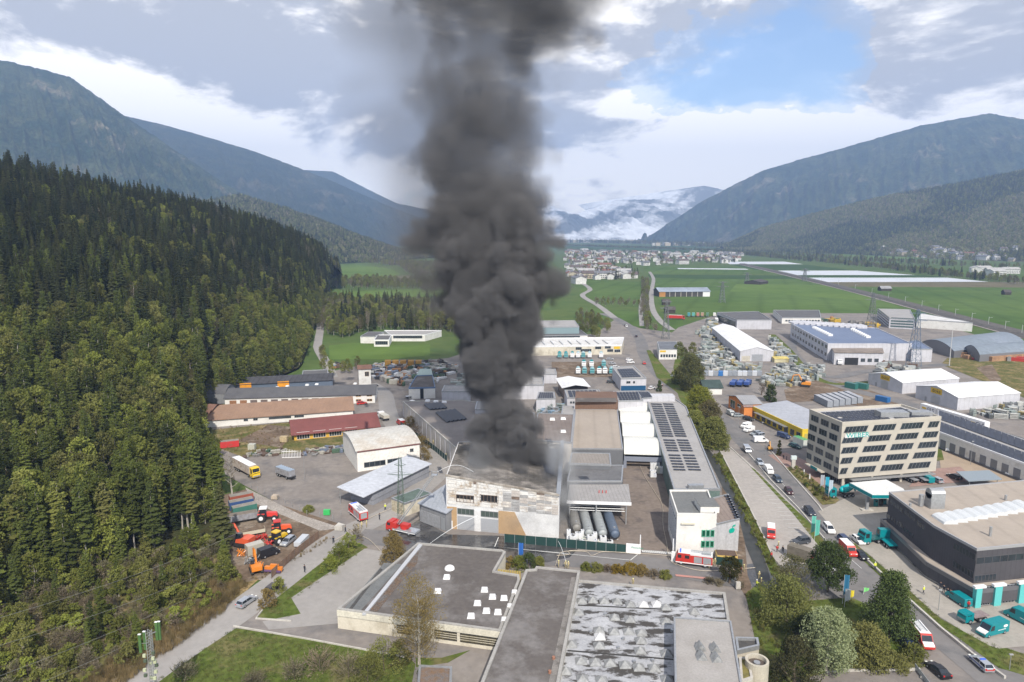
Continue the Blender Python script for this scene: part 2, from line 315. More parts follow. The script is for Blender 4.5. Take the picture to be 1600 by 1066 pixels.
patch('field',[(1023,436),(1285,436),(1420,478),(1500,500),(1360,492),(1065,493),(1028,470)],M_FIELD)
patch('field',[(1150,444),(1290,446),(1390,472),(1240,462),(1140,456)],M_FIELD2)
patch('field',[(1290,447),(1720,450),(1720,545),(1600,520),(1420,476)],M_FIELD)
patch('bare_field',[(1275,440),(1700,441),(1700,450),(1310,448)],M_BROWN)
patch('fleece_field',[(1240,434),(1480,434),(1545,440.5),(1285,441)],M_FOIL)
patch('dark_field',[(1228,430),(1440,430),(1480,433.5),(1238,433.5)],M_FIELD3)
patch('fleece_field',[(1193,423),(1340,423),(1430,430),(1225,430)],M_FOIL)
patch('fleece_field',[(1132,409),(1225,409),(1255,413),(1140,413)],M_FOIL)
patch('fleece_field',[(1058,419),(1165,420),(1170,421.5),(1060,420.5)],M_FOIL)
patch('dark_field',[(1140,413.5),(1262,414),(1330,422),(1180,422)],M_FIELD3)
patch('field',[(1300,412),(1600,424),(1600,434),(1480,430)],M_FIELD)
patch('field',[(910,438),(1008,441),(1001,467),(903,466)],M_FIELD)
patch('field',[(915,482),(1002,488),(1022,514),(1000,513),(965,498)],M_FIELD)
patch('field',[(905,500),(948,492),(940,520),(900,518)],M_FIELD)
patch('field',[(1040,500),(1065,500),(1075,515),(1052,518)],M_FIELD)
patch('hill_meadow',[(522,416),(560,414),(610,420),(625,428),(600,438),(527,440)],M_FIELD2)
patch('hill_meadow',[(518,452),(560,455),(650,452),(700,456),(700,468),(600,475),(520,468)],M_FIELD2)
patch('dry_slope',[(605,432),(640,430),(640,440),(610,440)],M_BROWN)
patch('slope_meadow',[(1285,399),(1330,395),(1440,398),(1450,404),(1380,408),(1300,405)],M_FIELD2,z=1.5)
patch('school_lawn',[(514,540),(560,536),(600,540),(672,538),(672,556),(600,562),(515,562)],M_FIELD2)
patch('industrial_ground',[(330,665),(352,742),(405,772),(470,806),(538,842),(300,1010),(120,1140),(1800,1140),(1800,590),(1600,545),(1470,508),(1360,490),(1128,489),(1060,512),(1050,520),(1000,513),(960,500),(930,522),(800,528),(700,560),(560,572),(520,580),(340,640)],M_ASPH)
patch('earth_lot',[(345,775),(385,765),(440,790),(540,822),(470,872),(420,905),(375,912),(345,880),(330,820)],M_EARTH)
patch('concrete_ramp',[(383,762),(395,768),(470,805),(535,826),(500,830),(440,805),(395,785)],M_GRAV)
patch('dirt_lot',[(330,672),(455,660),(560,672),(550,700),(380,715),(340,700)],M_DRY)
patch('dirt_track',[(370,690),(420,664),(460,668),(440,700)],M_EARTH)
patch('scrub_ground',[(-300,1240),(-200,985),(60,905),(200,868),(340,850),(385,915),(345,962),(185,1066),(60,1150)],M_DRY)
patch('reed_bank',[(345,962),(240,1035),(150,1100),(100,1090),(250,975),(340,900),(380,912),(405,905)],mat('reed_ground',(.30,.22,.11),(.16,.13,.06),scale=.2,fine=.3,rough=1,spec=.03,bump=.3))
patch('meadow_plot',[(365,982),(480,1000),(640,1030),(700,1085),(560,1140),(150,1140),(262,1050)],M_LAWN)
patch('verge',[(355,975),(430,925),(500,873),(520,850),(560,848),(575,856),(520,895),(455,935),(470,960),(455,972),(400,968)][1:],M_LAWN)
patch('building_lot',[(455,935),(570,858),(640,870),(530,975),(420,985),(410,972),(470,960)],M_LANE)
ribbon('service_road',[(130,1125),(215,1062),(290,1010),(360,965),(420,921),(480,876),(530,840),(575,818),(615,798),(660,762),(684,735),(668,708),(636,684),(614,662),(606,640),(600,615),(578,600)],(8.5,7.5),M_LANE)
ribbon('forest_road',[(520,590),(508,565),(497,545),(497,535),(500,510),(493,490),(480,478)],6,M_LANE)
ribbon('main_road',[(940,490),(960,497),(985,512),(1000,530),(1006,552),(1022,576),(1047,600),(1080,624),(1125,653),(1158,684),(1187,712),(1222,752),(1262,797),(1300,837),(1345,882),(1400,930),(1450,972),(1500,1012),(1560,1060),(1620,1110),(1680,1160)],(8,9.5),M_ROAD)
ribbon('front_street',[(560,838),(640,846),(760,862),(880,873),(960,878),(1060,890),(1150,905),(1240,915),(1330,925),(1400,925)],8.5,M_ROAD)
patch('wet_asphalt',[(596,872),(612,850),(640,822),(655,812),(700,836),(780,838),(873,845),(905,857),(890,872),(855,880),(760,872),(700,868),(660,856),(620,880)],M_WET)
patch('junction',[(1225,890),(1300,850),(1360,905),(1420,955),(1370,960),(1320,925),(1240,915)],M_ROAD)
patch('wet_patch',[(1130,905),(1150,885),(1190,880),(1215,905),(1180,925),(1150,922)],M_WET)
patch('works_yard',[(905,760),(985,712),(1038,712),(1060,862),(960,858),(945,800)],mat('yard_asphalt',(.20,.165,.14),(.17,.142,.122),scale=.1,fine=.12,c3=(.13,.11,.1),s3=.15,rough=.95,spec=.1))
patch('parking_lot',[(1124,702),(1140,701),(1162,716),(1200,752),(1248,800),(1290,870),(1240,905),(1205,870),(1180,810)],mat('parking_paving',(.34,.315,.29),(.30,.28,.26),scale=.1,fine=.08,rough=.95,spec=.1))
patch('canal_water',[(1105,700),(1118,716),(1142,760),(1185,850),(1200,890),(1215,950),(1240,1140),(1222,1140),(1200,960),(1176,880),(1128,760),(1098,700)],mat('dark_canal',(.03,.032,.03),(.05,.05,.045),rough=.5,spec=.3))
patch('canal_verge',[(1118,714),(1124,706),(1180,815),(1210,876),(1225,905),(1205,900),(1186,850),(1142,760)],M_LAWN)
patch('canal_bank',[(1128,762),(1150,792),(1164,850),(1168,900),(1192,960),(1178,960),(1150,905),(1130,800)],M_EARTH)
patch('mixer_yard',[(862,590),(960,590),(945,566),(862,566)],M_EARTH)
patch('forest_edge_soil',[(250,880),(345,830),(348,760),(330,690),(330,650),(280,660),(200,900)],M_SOIL)
patch('green_strip',[(1165,930),(1185,912),(1205,925),(1260,940),(1330,935),(1400,965),(1430,1000),(1440,1045),(1300,1050),(1240,1066),(1250,1140),(1180,1140),(1190,1050)],M_LAWN)
patch('road_verge',[(1172,730),(1180,735),(1225,780),(1262,815),(1320,885),(1300,880),(1240,805)],M_LAWN)
patch('forecourt',[(1278,800),(1330,775),(1385,770),(1420,850),(1400,855),(1345,865),(1318,848)],M_CONC)
patch('verge',[(1322,852),(1336,850),(1400,905),(1470,968),(1500,985),(1560,1010),(1620,1030),(1620,1062),(1560,1045),(1500,1000),(1440,960),(1400,925)],M_LAWN)
patch('side_pavement',[(1338,850),(1380,845),(1460,905),(1530,950),(1620,935),(1620,1010),(1560,1015),(1545,1010),(1500,985),(1460,960),(1400,905)],M_CONC)
patch('flower_bed',[(1228,732),(1245,728),(1290,765),(1312,782),(1305,788),(1285,790),(1262,765)],M_DRY)
patch('paved_forecourt',[(1200,712),(1228,708),(1262,722),(1300,760),(1290,765),(1245,728),(1228,732)],M_BLOCK)
patch('delivery_yard',[(1465,700),(1600,745),(1600,765),(1470,735)],mat('sandy_paving',(.34,.27,.2),(.3,.24,.18),scale=.2,fine=.06,spec=.1))
patch('car_park_paving',[(1440,735),(1500,730),(1525,752),(1420,762)],M_BLOCK)
patch('earth_lot',[(1225,610),(1270,590),(1330,600),(1400,625),(1430,640),(1360,640),(1300,625),(1230,630)],M_EARTH)
patch('grass_lot',[(1480,560),(1560,558),(1700,560),(1700,640),(1600,622),(1520,590),(1470,570)],M_DRY)
patch('mud_scar',[(1525,575),(1550,570),(1565,595),(1550,598)],M_EARTH)
ribbon('estate_road',[(1150,530),(1200,552),(1240,575),(1280,592),(1340,612),(1420,632),(1500,660),(1600,690),(1700,720)],8,M_ROAD)
ribbon('estate_road',[(1262,508),(1236,540),(1262,575),(1300,590),(1360,580),(1480,570)],7,M_ROAD)
ribbon('verge',[(1206,523),(1232,548),(1262,582),(1300,600),(1360,598)],5,M_LAWN)
ribbon('estate_road',[(1000,640),(1050,660),(1060,620),(1100,560),(1120,520)],6,M_ASPH)
ribbon('creek_path',[(1050,516),(1030,500),(1019,480),(1018,455),(1021,436),(1015,425)],6,M_LANE)
ribbon('village_road',[(960,497),(935,478),(910,462),(922,452),(905,440),(890,430)],7,M_LANE)
ribbon('village_road',[(1003,510),(1001,480),(1005,455)],4,M_LANE)
patch('forecourt_lawn',[(1445,700),(1470,700),(1475,720),(1450,722)],M_LAWN)
patch('roadside_verge',[(1010,548),(1016,548),(1045,583),(1075,612),(1095,640),(1085,640),(1055,612),(1026,590)],M_LAWN)
patch('creek_verge',[(1060,540),(1090,560),(1105,610),(1140,700),(1118,705),(1095,690),(1060,620),(1052,575)],M_LAWN)
def strip_solid(name,px,w0,w1,h,m,z0=0.0):
 b=MB();P=[G(*p)for p in px]
 L_=[];
 for i,q in enumerate(P):
  d=P[min(i+1,len(P)-1)]-P[max(i-1,0)];d.z=0;d.normalize();n_=Vector((-d.y,d.x,0))
  L_.append([(q+n_*w0/2)+Vector((0,0,z0)),(q+n_*w1/2)+Vector((0,0,z0+h)),(q-n_*w1/2)+Vector((0,0,z0+h)),(q-n_*w0/2)+Vector((0,0,z0))])
 for a,c in zip(L_,L_[1:]):
  b.add(a+c,[(0,1,5,4),(1,2,6,5),(2,3,7,6),(0,4,7,3)])
 b.add(L_[0]+L_[-1],[(3,2,1,0),(4,5,6,7)])
 return b.build(name,m,kind='structure')
M_BAL=mat('rail_ballast',(.13,.12,.11),(.09,.085,.08),scale=.3,fine=.2,rough=1,spec=.05)
strip_solid('railway_embankment',[(1160,413),(1225,428),(1300,446),(1380,466),(1440,482),(1520,503),(1620,529),(1750,562)],22,12,2.2,M_BAL)
ribbon('railway_track',[(1160,413),(1300,446),(1440,482),(1620,529)],25,M_GRAV,z=.35)
def kerb(px,h=.14,w=.35):return strip_solid('kerb',px,w,w,h+LV[0],CONC)
kerb([(1166,705),(1205,752),(1248,796),(1292,848),(1312,872)]);kerb([(1200,700),(1236,742),(1280,792),(1285,800)]);kerb([(1322,848),(1370,892),(1420,940),(1470,985),(1520,1026),(1570,1062)],.45,.45)
kerb([(1124,703),(1180,812),(1207,870)]);kerb([(365,980),(480,1000),(640,1030)],.12,.25);kerb([(455,972),(400,968),(410,955)],.12,.25)
kerb([(1440,1062),(1438,1048),(1300,1050),(1290,1052)],.2,.4)
ML=MB()
def line(ax,ay,bx,by,w=.12,z=None):
 a=G(ax,ay);b_=G(bx,by);d=(b_-a);d.z=0;d.normalize();n_=Vector((-d.y,d.x,0))*w/2;z=LV[0]+.012 if z is None else z
 ML.add([(p.x,p.y,z)for p in(a+n_,a-n_,b_-n_,b_+n_)],[(0,1,2,3)])
LINES=[(773,856,779,841),(773,856,880,866),(773,856,985,877),(985,877,1000,865)]
for k in range(17):
 t=k/16;x0=1172+68*t;y0=738+100*t;line(x0,y0,x0+24+6*t,y0+1.5)
for k in range(16):
 x=1003+k*2.9;line(x,861+k*.22,x+2.2,864.6+k*.22,.35)
for l_ in LINES:line(*l_,w=.2)
cl=[(1262,800),(1300,842),(1345,887),(1400,934),(1450,977),(1500,1018)]
line(1330,876,1346,890,.15)
for k in range(8):
 a=(1170+k*16,697+k*18.5);line(a[0]+3,a[1]+3,a[0]+8,a[1]+8.5,.12)
ML.build('road_markings',M_LINE,kind='structure')
M_MARK_RED=mat('red_road_paint',(.42,.20,.17),(.33,.2,.17),scale=.4)
patch('red_lane_marking',[(1055,899),(1105,904),(1105,907),(1056,902)],M_MARK_RED)
GL=LV[0]+.005
#  buildings
class Wall:
 def __init__(s,A,B):s.A=Vector((A[0],A[1]));s.B=Vector((B[0],B[1]));s.L=(s.B-s.A).length;s.d=(s.B-s.A)/s.L;s.n=Vector((s.d.y,-s.d.x))
 def pt(s,u,z,o=0):q=s.A+s.d*u+s.n*o;return Vector((q.x,q.y,z))
 def hit(s,px,py):
  r=ray(px,py);t=s.A.dot(s.n)/(r.x*s.n.x+r.y*s.n.y);p=Vector((0,0,CAMH))+r*t
  return(Vector((p.x,p.y))-s.A).dot(s.d),p.z
 def box(s,b,u0,z0,u1,z1,o0,o1,mi=0,sl=0):
  f=[s.pt(u0,z0,o1),s.pt(u1,z0,o1),s.pt(u1+sl,z1,o1),s.pt(u0+sl,z1,o1)];k=[s.pt(u0,z0,o0),s.pt(u1,z0,o0),s.pt(u1+sl,z1,o0),s.pt(u0+sl,z1,o0)]
  return b.hexa(f,k,mi)
 def window(s,root,u0,z0,u1,z1,nx=1,sl=0,fm=None,gm=None,name='window',o=.07):
  fm=fm or GREYF;gm=gm or PANE;w=min(.12,(u1-u0)*.12);fr=MB();
  s.box(fr,u0,z0,u1,z0+w,0,o,0,sl*w/max(z1-z0,.01));s.box(fr,u0+sl*(1-w/(z1-z0)),z1-w,u1+sl*(1-w/(z1-z0)),z1,0,o,0,sl*w/(z1-z0))
  for k in range(nx+1):
   u=u0+(u1-u0-w)*k/nx;s.box(fr,u,z0,u+w,z1,0,o-.004,0,sl)
  f=fr.build(name,fm,root);g=MB();s.box(g,u0+w*.5,z0+.02,u1-w*.5,z1-.02,0,o*.5,0,sl);g.build('pane',gm,f);return f
 def wpx(s,root,x0,y0,x1,y1,nx=1,**k):
  u0,za=s.hit(x0,y1+(y0-y1)*0);u1,zb=s.hit(x1,y1);xm=(x0+x1)/2;_,zt=s.hit(xm,y0);_,zb=s.hit(xm,y1)
  return s.window(root,min(u0,u1),zb,max(u0,u1),zt,nx,**k)
 def slab(s,root,name,m,u0,z0,u1,z1,o0=0,o1=.1,sl=0):b=MB();s.box(b,u0,z0,u1,z1,o0,o1,0,sl);return b.build(name,m,root)
 def slpx(s,root,name,m,x0,y0,x1,y1,o1=.1,o0=0):
  u0,_=s.hit(x0,y1);u1,_=s.hit(x1,y1);xm=(x0+x1)/2;_,zt=s.hit(xm,y0);_,zb=s.hit(xm,y1)
  return s.slab(root,name,m,min(u0,u1),max(zb,0),max(u0,u1),zt,o0,o1)
GREYF=plain('window_frame_grey',(.16,.165,.17),.5);WHITEF=plain('window_frame_white',(.6,.6,.58),.5)
def P2(v):return(v[0],v[1])
def inset(P,d):
 n=len(P);a=sum(P[i][0]*P[(i+1)%n][1]-P[(i+1)%n][0]*P[i][1]for i in range(n));sg=1 if a>0 else-1;R=[]
 for i in range(n):
  p0,p1,p2=Vector(P[i-1]),Vector(P[i]),Vector(P[(i+1)%n]);a1=(p1-p0).normalized();a2=(p2-p1).normalized()
  n1=Vector((-a1.y,a1.x))*sg;n2=Vector((-a2.y,a2.x))*sg;k=1+n1.dot(n2);q=p1+(n1+n2)*d/max(k,.3);R.append((q.x,q.y))
 return R
def ring(b,P,d,z0,z1,mi=0):
 Q=inset(P,d);n=len(P)
 for i in range(n):
  j=(i+1)%n;b.hexa([(*P[i],z0),(*P[j],z0),(*Q[j],z0),(*Q[i],z0)],[(*P[i],z1),(*P[j],z1),(*Q[j],z1),(*Q[i],z1)],mi)
def cen(P,z=0):return(sum(p[0]for p in P)/len(P),sum(p[1]for p in P)/len(P),z)
def rect(FL,FR,depth=None,BL=None):
 d=Vector((FR[0]-FL[0],FR[1]-FL[1]));n_=Vector((-d.y,d.x)).normalized()
 if BL is not None:depth=(Vector(P2(BL))-Vector(P2(FL))).dot(n_)
 q=n_*depth;return[P2(FL),P2(FR),(FR[0]+q.x,FR[1]+q.y),(FL[0]+q.x,FL[1]+q.y)]
def flat_b(name,label,cat,P,h,wm,rm,par=.5,pm=None,z0=0,pw=.35,group=None,root=None):
 root=root or empty(name,cen(P),0,label,cat,group,world=True)
 MB().prism(P,z0,h-.12).build('wall',wm,root)
 Q=inset(P,pw-.02);MB().prism(Q,h-.15,h).build('roof',rm,root)
 if par:b=MB();ring(b,inset(P,-.06),pw+.06,h-.35,h+par);b.build('parapet',pm or STEEL,root)
 return root,[Wall(P[i],P[(i+1)%len(P)])for i in range(len(P))]
def gable_b(name,label,cat,P,he,hr,wm,rm,axis=0,over=.6,group=None,thick=.25,root=None,z0=0):
 """P = FL, FR, BR, BL. axis 0: ridge runs left-right; axis 1: ridge runs front-back (gable faces the front)."""
 root=root or empty(name,cen(P),0,label,cat,group,world=True);V=[Vector(p)for p in P]
 if axis:V=[V[1],V[2],V[3],V[0]]
 mL,mR=(V[0]+V[3])/2,(V[1]+V[2])/2;b=MB()
 b.add([(*V[0],z0),(*V[1],z0),(*V[2],z0),(*V[3],z0),(*V[0],he),(*V[1],he),(*V[2],he),(*V[3],he),(*mL,hr),(*mR,hr)],[(0,1,5,4),(2,3,7,6),(1,2,6,9,5),(3,0,4,8,7),(0,3,2,1)])
 b.build('wall',wm,root)
 e=(V[1]-V[0]).normalized()*over;mL2,mR2=mL-e,mR+e
 for a,c in((0,1),(3,2)):
  o_=(V[a]-mL);k=o_.length;o_.normalize();sl=(hr-he)/k;A=V[a]+o_*over-e;B=V[c]+o_*over+e;za=he-sl*over+.03
  b=MB().hexa([(*A,za),(*B,za),(*mR2,hr+.03),(*mL2,hr+.03)],[(*A,za+thick),(*B,za+thick),(*mR2,hr+.03+thick),(*mL2,hr+.03+thick)]);b.build('roof',rm,root)
 return root,[Wall(P[i],P[(i+1)%4])for i in range(4)]
def barrel_b(name,label,cat,P,he,hr,wm,rm,axis=0,group=None,n=10,over=.3):
 root=empty(name,cen(P),0,label,cat,group,world=True);V=[Vector(p)for p in P]
 if axis:V=[V[1],V[2],V[3],V[0]]
 b=MB();w=V[3]-V[0];ex=(V[1]-V[0]).normalized()*over
 arc=[(k/n,he+(hr-he)*math.sin(math.pi*k/n)**.8)for k in range(n+1)]
 L0=[(*(V[0]+w*t),z)for t,z in arc];R0=[(*(V[1]+(V[2]-V[1])*t),z)for t,z in arc]
 b.add([(*V[0],0),*L0,(*V[3],0)],[tuple(range(n+2+1))]);b.add([(*V[1],0),*R0,(*V[2],0)],[tuple(range(n+2,-1,-1))])
 b.add([(*V[0],0),(*V[1],0),(*V[1],he),(*V[0],he)],[(0,1,2,3)]);b.add([(*V[3],0),(*V[2],0),(*V[2],he),(*V[3],he)],[(3,2,1,0)])
 b.build('wall',wm,root);r=MB()
 for i in range(n):
  a0,a1,c1,c0=Vector(L0[i]),Vector(R0[i]),Vector(R0[i+1]),Vector(L0[i+1]);E=Vector((*ex,0));Z=Vector((0,0,.22));z=Vector((0,0,.02))
  r.hexa([a0-E+z,a1+E+z,c1+E+z,c0-E+z],[a0-E+Z,a1+E+Z,c1+E+Z,c0-E+Z])
 r.build('roof',rm,root,smooth=False);return root,[Wall(P[i],P[(i+1)%4])for i in range(4)]
M_PV=plain('solar_cells',(.028,.032,.048),.4,0,.3,.4,.3)
def quad_pts(Q,u,v):A=Q[0].lerp(Q[1],u);B=Q[3].lerp(Q[2],u);return A.lerp(B,v)
def panels(root,Qpx,z,nu,nv,gu=.06,gv=.25,tilt=.0,up=.12,skip=0,m=None,z2=None,name='solar_panel'):
 """rows of panels over the roof area given by its four picture corners FL, FR, BR, BL"""
 Q=[G(*p,z)for p in Qpx]if not isinstance(Qpx[0],Vector)else Qpx
 if z2 is not None and not isinstance(Qpx[0],Vector):Q=[G(*Qpx[0],z),G(*Qpx[1],z),G(*Qpx[2],z2),G(*Qpx[3],z2)]
 for i in range(nu):
  for j in range(nv):
   if skip and random.random()<skip:continue
   u0,u1,v0,v1=i/nu,(i+1-gu)/nu,j/nv,(j+1-gv)/nv
   p=[quad_pts(Q,u0,v0),quad_pts(Q,u1,v0),quad_pts(Q,u1,v1),quad_pts(Q,u0,v1)]
   lo=[q+Vector((0,0,up))for q in p];hi=[lo[0]+Vector((0,0,.06)),lo[1]+Vector((0,0,.06)),lo[2]+Vector((0,0,.06+tilt)),lo[3]+Vector((0,0,.06+tilt))]
   lo[2].z+=tilt;lo[3].z+=tilt
   MB().hexa(lo,hi).build(name,m or M_PV,root)
def text(root,s,w,u,z,size,m,o=.12,ext=.03,align='LEFT',name='lettering',sx=1.0):
 c=bpy.data.curves.new(name,'FONT');c.body=s;c.size=size;c.extrude=ext;c.align_x=align;c.materials.append(m);c.resolution_u=2
 t=bpy.data.objects.new(name,c);COL.objects.link(t);p=w.pt(u,z,o)
 t.matrix_world=Matrix.Translation(p)@Matrix(((w.d.x,0,w.n.x,0),(w.d.y,0,w.n.y,0),(0,1,0,0),(0,0,0,1)))@Matrix.Diagonal((sx,1,1,1))
 me=t.to_mesh().copy();bpy.data.objects.remove(t);t=bpy.data.objects.new(name,me);COL.objects.link(t)
 mwx=Matrix.Translation(p)@Matrix(((w.d.x,0,w.n.x,0),(w.d.y,0,w.n.y,0),(0,1,0,0),(0,0,0,1)))@Matrix.Diagonal((sx,1,1,1))
 if root is not None:t.parent=root;t.matrix_parent_inverse=Matrix.Translation(-Vector(root.location));t.matrix_basis=mwx
 return t
def skylights(root,L_,z,s=1.9,m=None,name='skylight'):
 for px,py in L_:
  p=G(px,py,z);b=MB();b.taper(p.x-s/2,p.y-s/2,z-.05,p.x+s/2,p.y+s/2,z+.55,.2,.2,.2);b.build(name,m or WHITE,root)
ROOFG=mat('grey_gravel_roof',(.098,.088,.083),(.128,.116,.108),scale=.12,fine=.1,c3=(.17,.16,.155),s3=.1,rough=1,spec=.05)
ROOFD=mat('dark_membrane_roof',(.10,.10,.105),(.125,.122,.122),scale=.15,fine=.06,spec=.1)
ROOFL=mat('light_grey_roof',(.32,.31,.305),(.27,.262,.255),scale=.1,fine=.06,spec=.1,c3=(.31,.30,.29),s3=.15)
ROOFB=mat('beige_membrane_roof',(.345,.30,.255),(.31,.27,.23),scale=.1,fine=.04,spec=.1,stripe=(0,6.0,.1,.10))
SHEET=mat('grey_sheet_roof',(.30,.30,.31),(.25,.25,.26),scale=.2,fine=.05,metal=.1,rough=.6,stripe=(0,1.0,0,.18))
SHEETW=mat('white_sheet_roof',(.62,.61,.59),(.53,.52,.50),scale=.12,fine=.04,rough=.6,stripe=(0,1.2,0,.12),c3=(.47,.45,.42),s3=.15)
WALLW=mat('white_render',(.66,.65,.62),(.58,.57,.54),scale=.3,fine=.05,spec=.1,c3=(.50,.48,.44),s3=.35,t3=(.55,.7))
WALLL=mat('lilac_sheet_wall',(.50,.50,.53),(.43,.43,.46),scale=.2,fine=.04,c3=(.38,.38,.39),s3=.12,t3=(.55,.7),stripe=(0,2.5,0,.1),spec=.2)
WALLG=mat('grey_sheet_wall',(.20,.205,.215),(.17,.175,.185),scale=.2,fine=.04,stripe=(0,1.5,0,.12))
WALLC=mat('cream_plaster',(.56,.52,.43),(.49,.455,.37),scale=.3,fine=.05,c3=(.42,.38,.30),s3=.3)
YELW=mat('yellow_wall',(.62,.45,.03),(.55,.39,.03),scale=.3,fine=.04);ORW=mat('orange_render',(.60,.22,.06),(.52,.18,.05),scale=.3,fine=.05)
BEIGE=mat('beige_facade_panels',(.44,.41,.35),(.40,.37,.32),scale=.2,fine=.03,spec=.2)
DKG=mat('anthracite_cladding',(.075,.072,.08),(.062,.06,.067),scale=.2,fine=.04,stripe=(0,.6,.9,.15),spec=.2)
DKG2=mat('anthracite_light_cladding',(.085,.083,.09),(.072,.07,.077),scale=.2,fine=.04,stripe=(0,.6,0,.12),spec=.2)
BLUE=paint((.015,.10,.26))
def RP(pts,h):return[P2(G(*p,h))for p in pts]
# ---- office tower with slanted windows
h=20.3;FLc,FRc,BLc=G(1316,663.5,h),G(1470.4,654,h),G(1264.8,642.5,h)
P=[P2(FLc),P2(FRc),P2(G(1408,634.3,h)),P2(BLc)]
zb=HT(1310,762,748)
root,w=flat_b('office_building','six storey beige office building with slanted windows and a solar roof','office building',P,h,BEIGE,mat('white_roof_gravel',(.42,.41,.40),(.36,.35,.34),scale=.3),par=.7,pm=BEIGE,z0=zb,pw=.5)
F,Lw=w[0],w[3]
MB().prism(inset(P,2.2),0,zb).build('ground_floor',BEIGE,root)
fz=(h-zb-.6)/5
ft=F.L
for r_ in range(5):
 z1=h-.75-r_*fz*.985;z0=z1-fz*.6;sh_=r_*-ft*.042;sl=ft*.022
 for k in range(-1,5):
  u0=ft*(.018+k*.282)+sh_;u1=u0+ft*.245;u0c,u1c=max(u0,.15),min(u1,ft-.35)
  if u1c-u0c<1.2:continue
  F.window(root,u0c,z0,u1c-sl,z1,nx=max(1,round((u1c-u0c)/1.4)),sl=sl)
lt=Lw.L
for r_ in range(5):
 z1=h-.75-r_*fz*.985;z0=z1-fz*.6
 for k in range(4):
  u0=lt*(.07+k*.31-.035*r_);u1=u0+lt*.24;u0c,u1c=max(u0,.15),min(u1,lt-.15)
  if u1c-u0c<1.5:continue
  Lw.window(root,u0c,z0,u1c,z1,nx=3)
panels(root,[(1318,660),(1392,655),(1365,641),(1280,645)],h+.05,11,6,gu=.15,gv=.3,tilt=.15,skip=.04)
panels(root,[(1400,654.5),(1455,651),(1405,637),(1368,640.5)],h+.05,8,5,gu=.15,gv=.3,tilt=.15,skip=.06)
a=G(1398,652,h);MB().box(a.x-5,a.y-1,h,a.x+4,a.y+3,h+1.8).build('roof_plant',STEEL,root);MB().box(a.x+6,a.y+1,h,a.x+13,a.y+4,h+1.3).build('roof_plant',STEEL,root)
F.slab(root,'sign_board',paint((.6,.6,.6)),ft*.035,h-1.75-fz+.75,ft*.27,h-.55-fz+.75,.0,.14)
text(root,'WEBER',F,ft*.045,h-.95-fz,2.15,paint((.0,.33,.30)),.16,sx=1.18)
bc=MB();Lw.box(bc,Lw.L*.1,zb-.25,Lw.L*.62,zb+.1,-1.5,1.6);bc.build('entrance_canopy',BEIGE,root)
F.slab(root,'side_canopy',STEEL,ft*.12,zb-.7,ft*.97,zb-.4,-1.8,1.2)
Lw.slab(root,'sign_board',TEAL,Lw.L*.3,zb-.2,Lw.L*.5,zb+.7,1.62,1.75)
IW=[Wall(p,q)for p,q in zip(inset(P,2.2),inset(P,2.2)[1:]+inset(P,2.2)[:1])]
for k in range(7):IW[0].window(root,2+k*IW[0].L*.135,.2,2+k*IW[0].L*.135+3,zb-.5,2)
for k in range(4):IW[3].window(root,1+k*IW[3].L*.24,.2,1+k*IW[3].L*.24+3.2,zb-.5,3)
for u_ in(.06,.35,.65,.94):
 q=F.pt(F.L*u_,0,-.6);MB().box(q.x-.35,q.y-.35,0,q.x+.35,q.y+.35,zb).build('column',BEIGE,root)
 # ---- anthracite workshop at the right
hp=HT(1522,950,924);_p=G(1520,912,hp);hu=CAMH+_p.y*(-sinp-(858.7-533)/FPX*cosp)/(cosp-(858.7-533)/FPX*sinp);BLK=(1389.3,770);
P=RP([(1389.3,770),(1459.5,822.5),(1526.5,858.7),(1700,842),(1640,748)],hu)
root,w=flat_b('workshop_building','anthracite clad two storey workshop with beige flat roof beside the road','workshop',P,hu,DKG,ROOFB,par=.25,pm=paint((.3,.3,.31)),z0=hp-.2,pw=.25)
PP=RP([(1376,812),(1447,880),(1525,924),(1720,904),(1700,800)],hp)
MB().prism(PP,hp-3.0,hp-.15).build('fascia_band',DKG2,root);b=MB();ring(b,inset(PP,-.05),.3,hp-.6,hp+.3);b.build('parapet',paint((.12,.12,.13)),root)
MB().prism(inset(PP,.3),hp-.14,hp-.02).build('podium_roof',ROOFB,root)
PB=inset(PP,.45);MB().prism(PB,0,hp-3.0).build('wall',CONC,root)
W0,W1,W2=w[0],w[1],w[2]
for Wd,L_ in((W1,[(1490,851,1524,872)]),(W1,[(1489,879,1521,901)])):
 for x0,y0,x1,y1 in L_:
  u0,z0=Wd.hit(x0,y0);u1,z1=Wd.hit(x1,y1);zz=(z0+z1)/2;Wd.window(root,u0,zz-.8,Wd.L-.05,zz+.8,7,fm=DKG2)
u0,z0=W2.hit(1528,876);W2.window(root,.05,z0-.9,24,z0+.75,12,fm=DKG2)
u0,z0=W2.hit(1524,903);u1,_=W2.hit(1557,897);W2.window(root,.05,z0-1.0,u1,z0+.55,6,fm=DKG2)
for x0,y0,x1,y1,n_ in[(1390,784,1411,797,4),(1413,798,1430,813,4),(1432,815,1445,826,3),(1386,803,1391,812,1),(1404,815,1409,824,1)]:
 u0,z0=W0.hit(x0,(y0+y1)/2-4);u1,z1=W0.hit(x1,(y0+y1)/2+4);zz=(z0+z1)/2;W0.window(root,u0,zz-.7,u1,zz+.7,n_,fm=DKG2)
for k in range(9):
 u0,z0=W0.hit(1393+k*4,810+k*3.4);W0.window(root,u0,z0-.5,u0+.5,z0+.6,1,fm=DKG2)
LB=Wall(PB[0],PB[1]);LC=Wall(PB[1],PB[2]);LD=Wall(PB[2],PB[3])
for Wd,x,y,wd,hh in((LC,1421,889,2.2,2.3),):pass
u0,_=LB.hit(1414,868);LB.slab(root,'door',paint((.03,.035,.04)),LB.L*.55,1.2,LB.L*.55+3.2,2.9,0,.08)
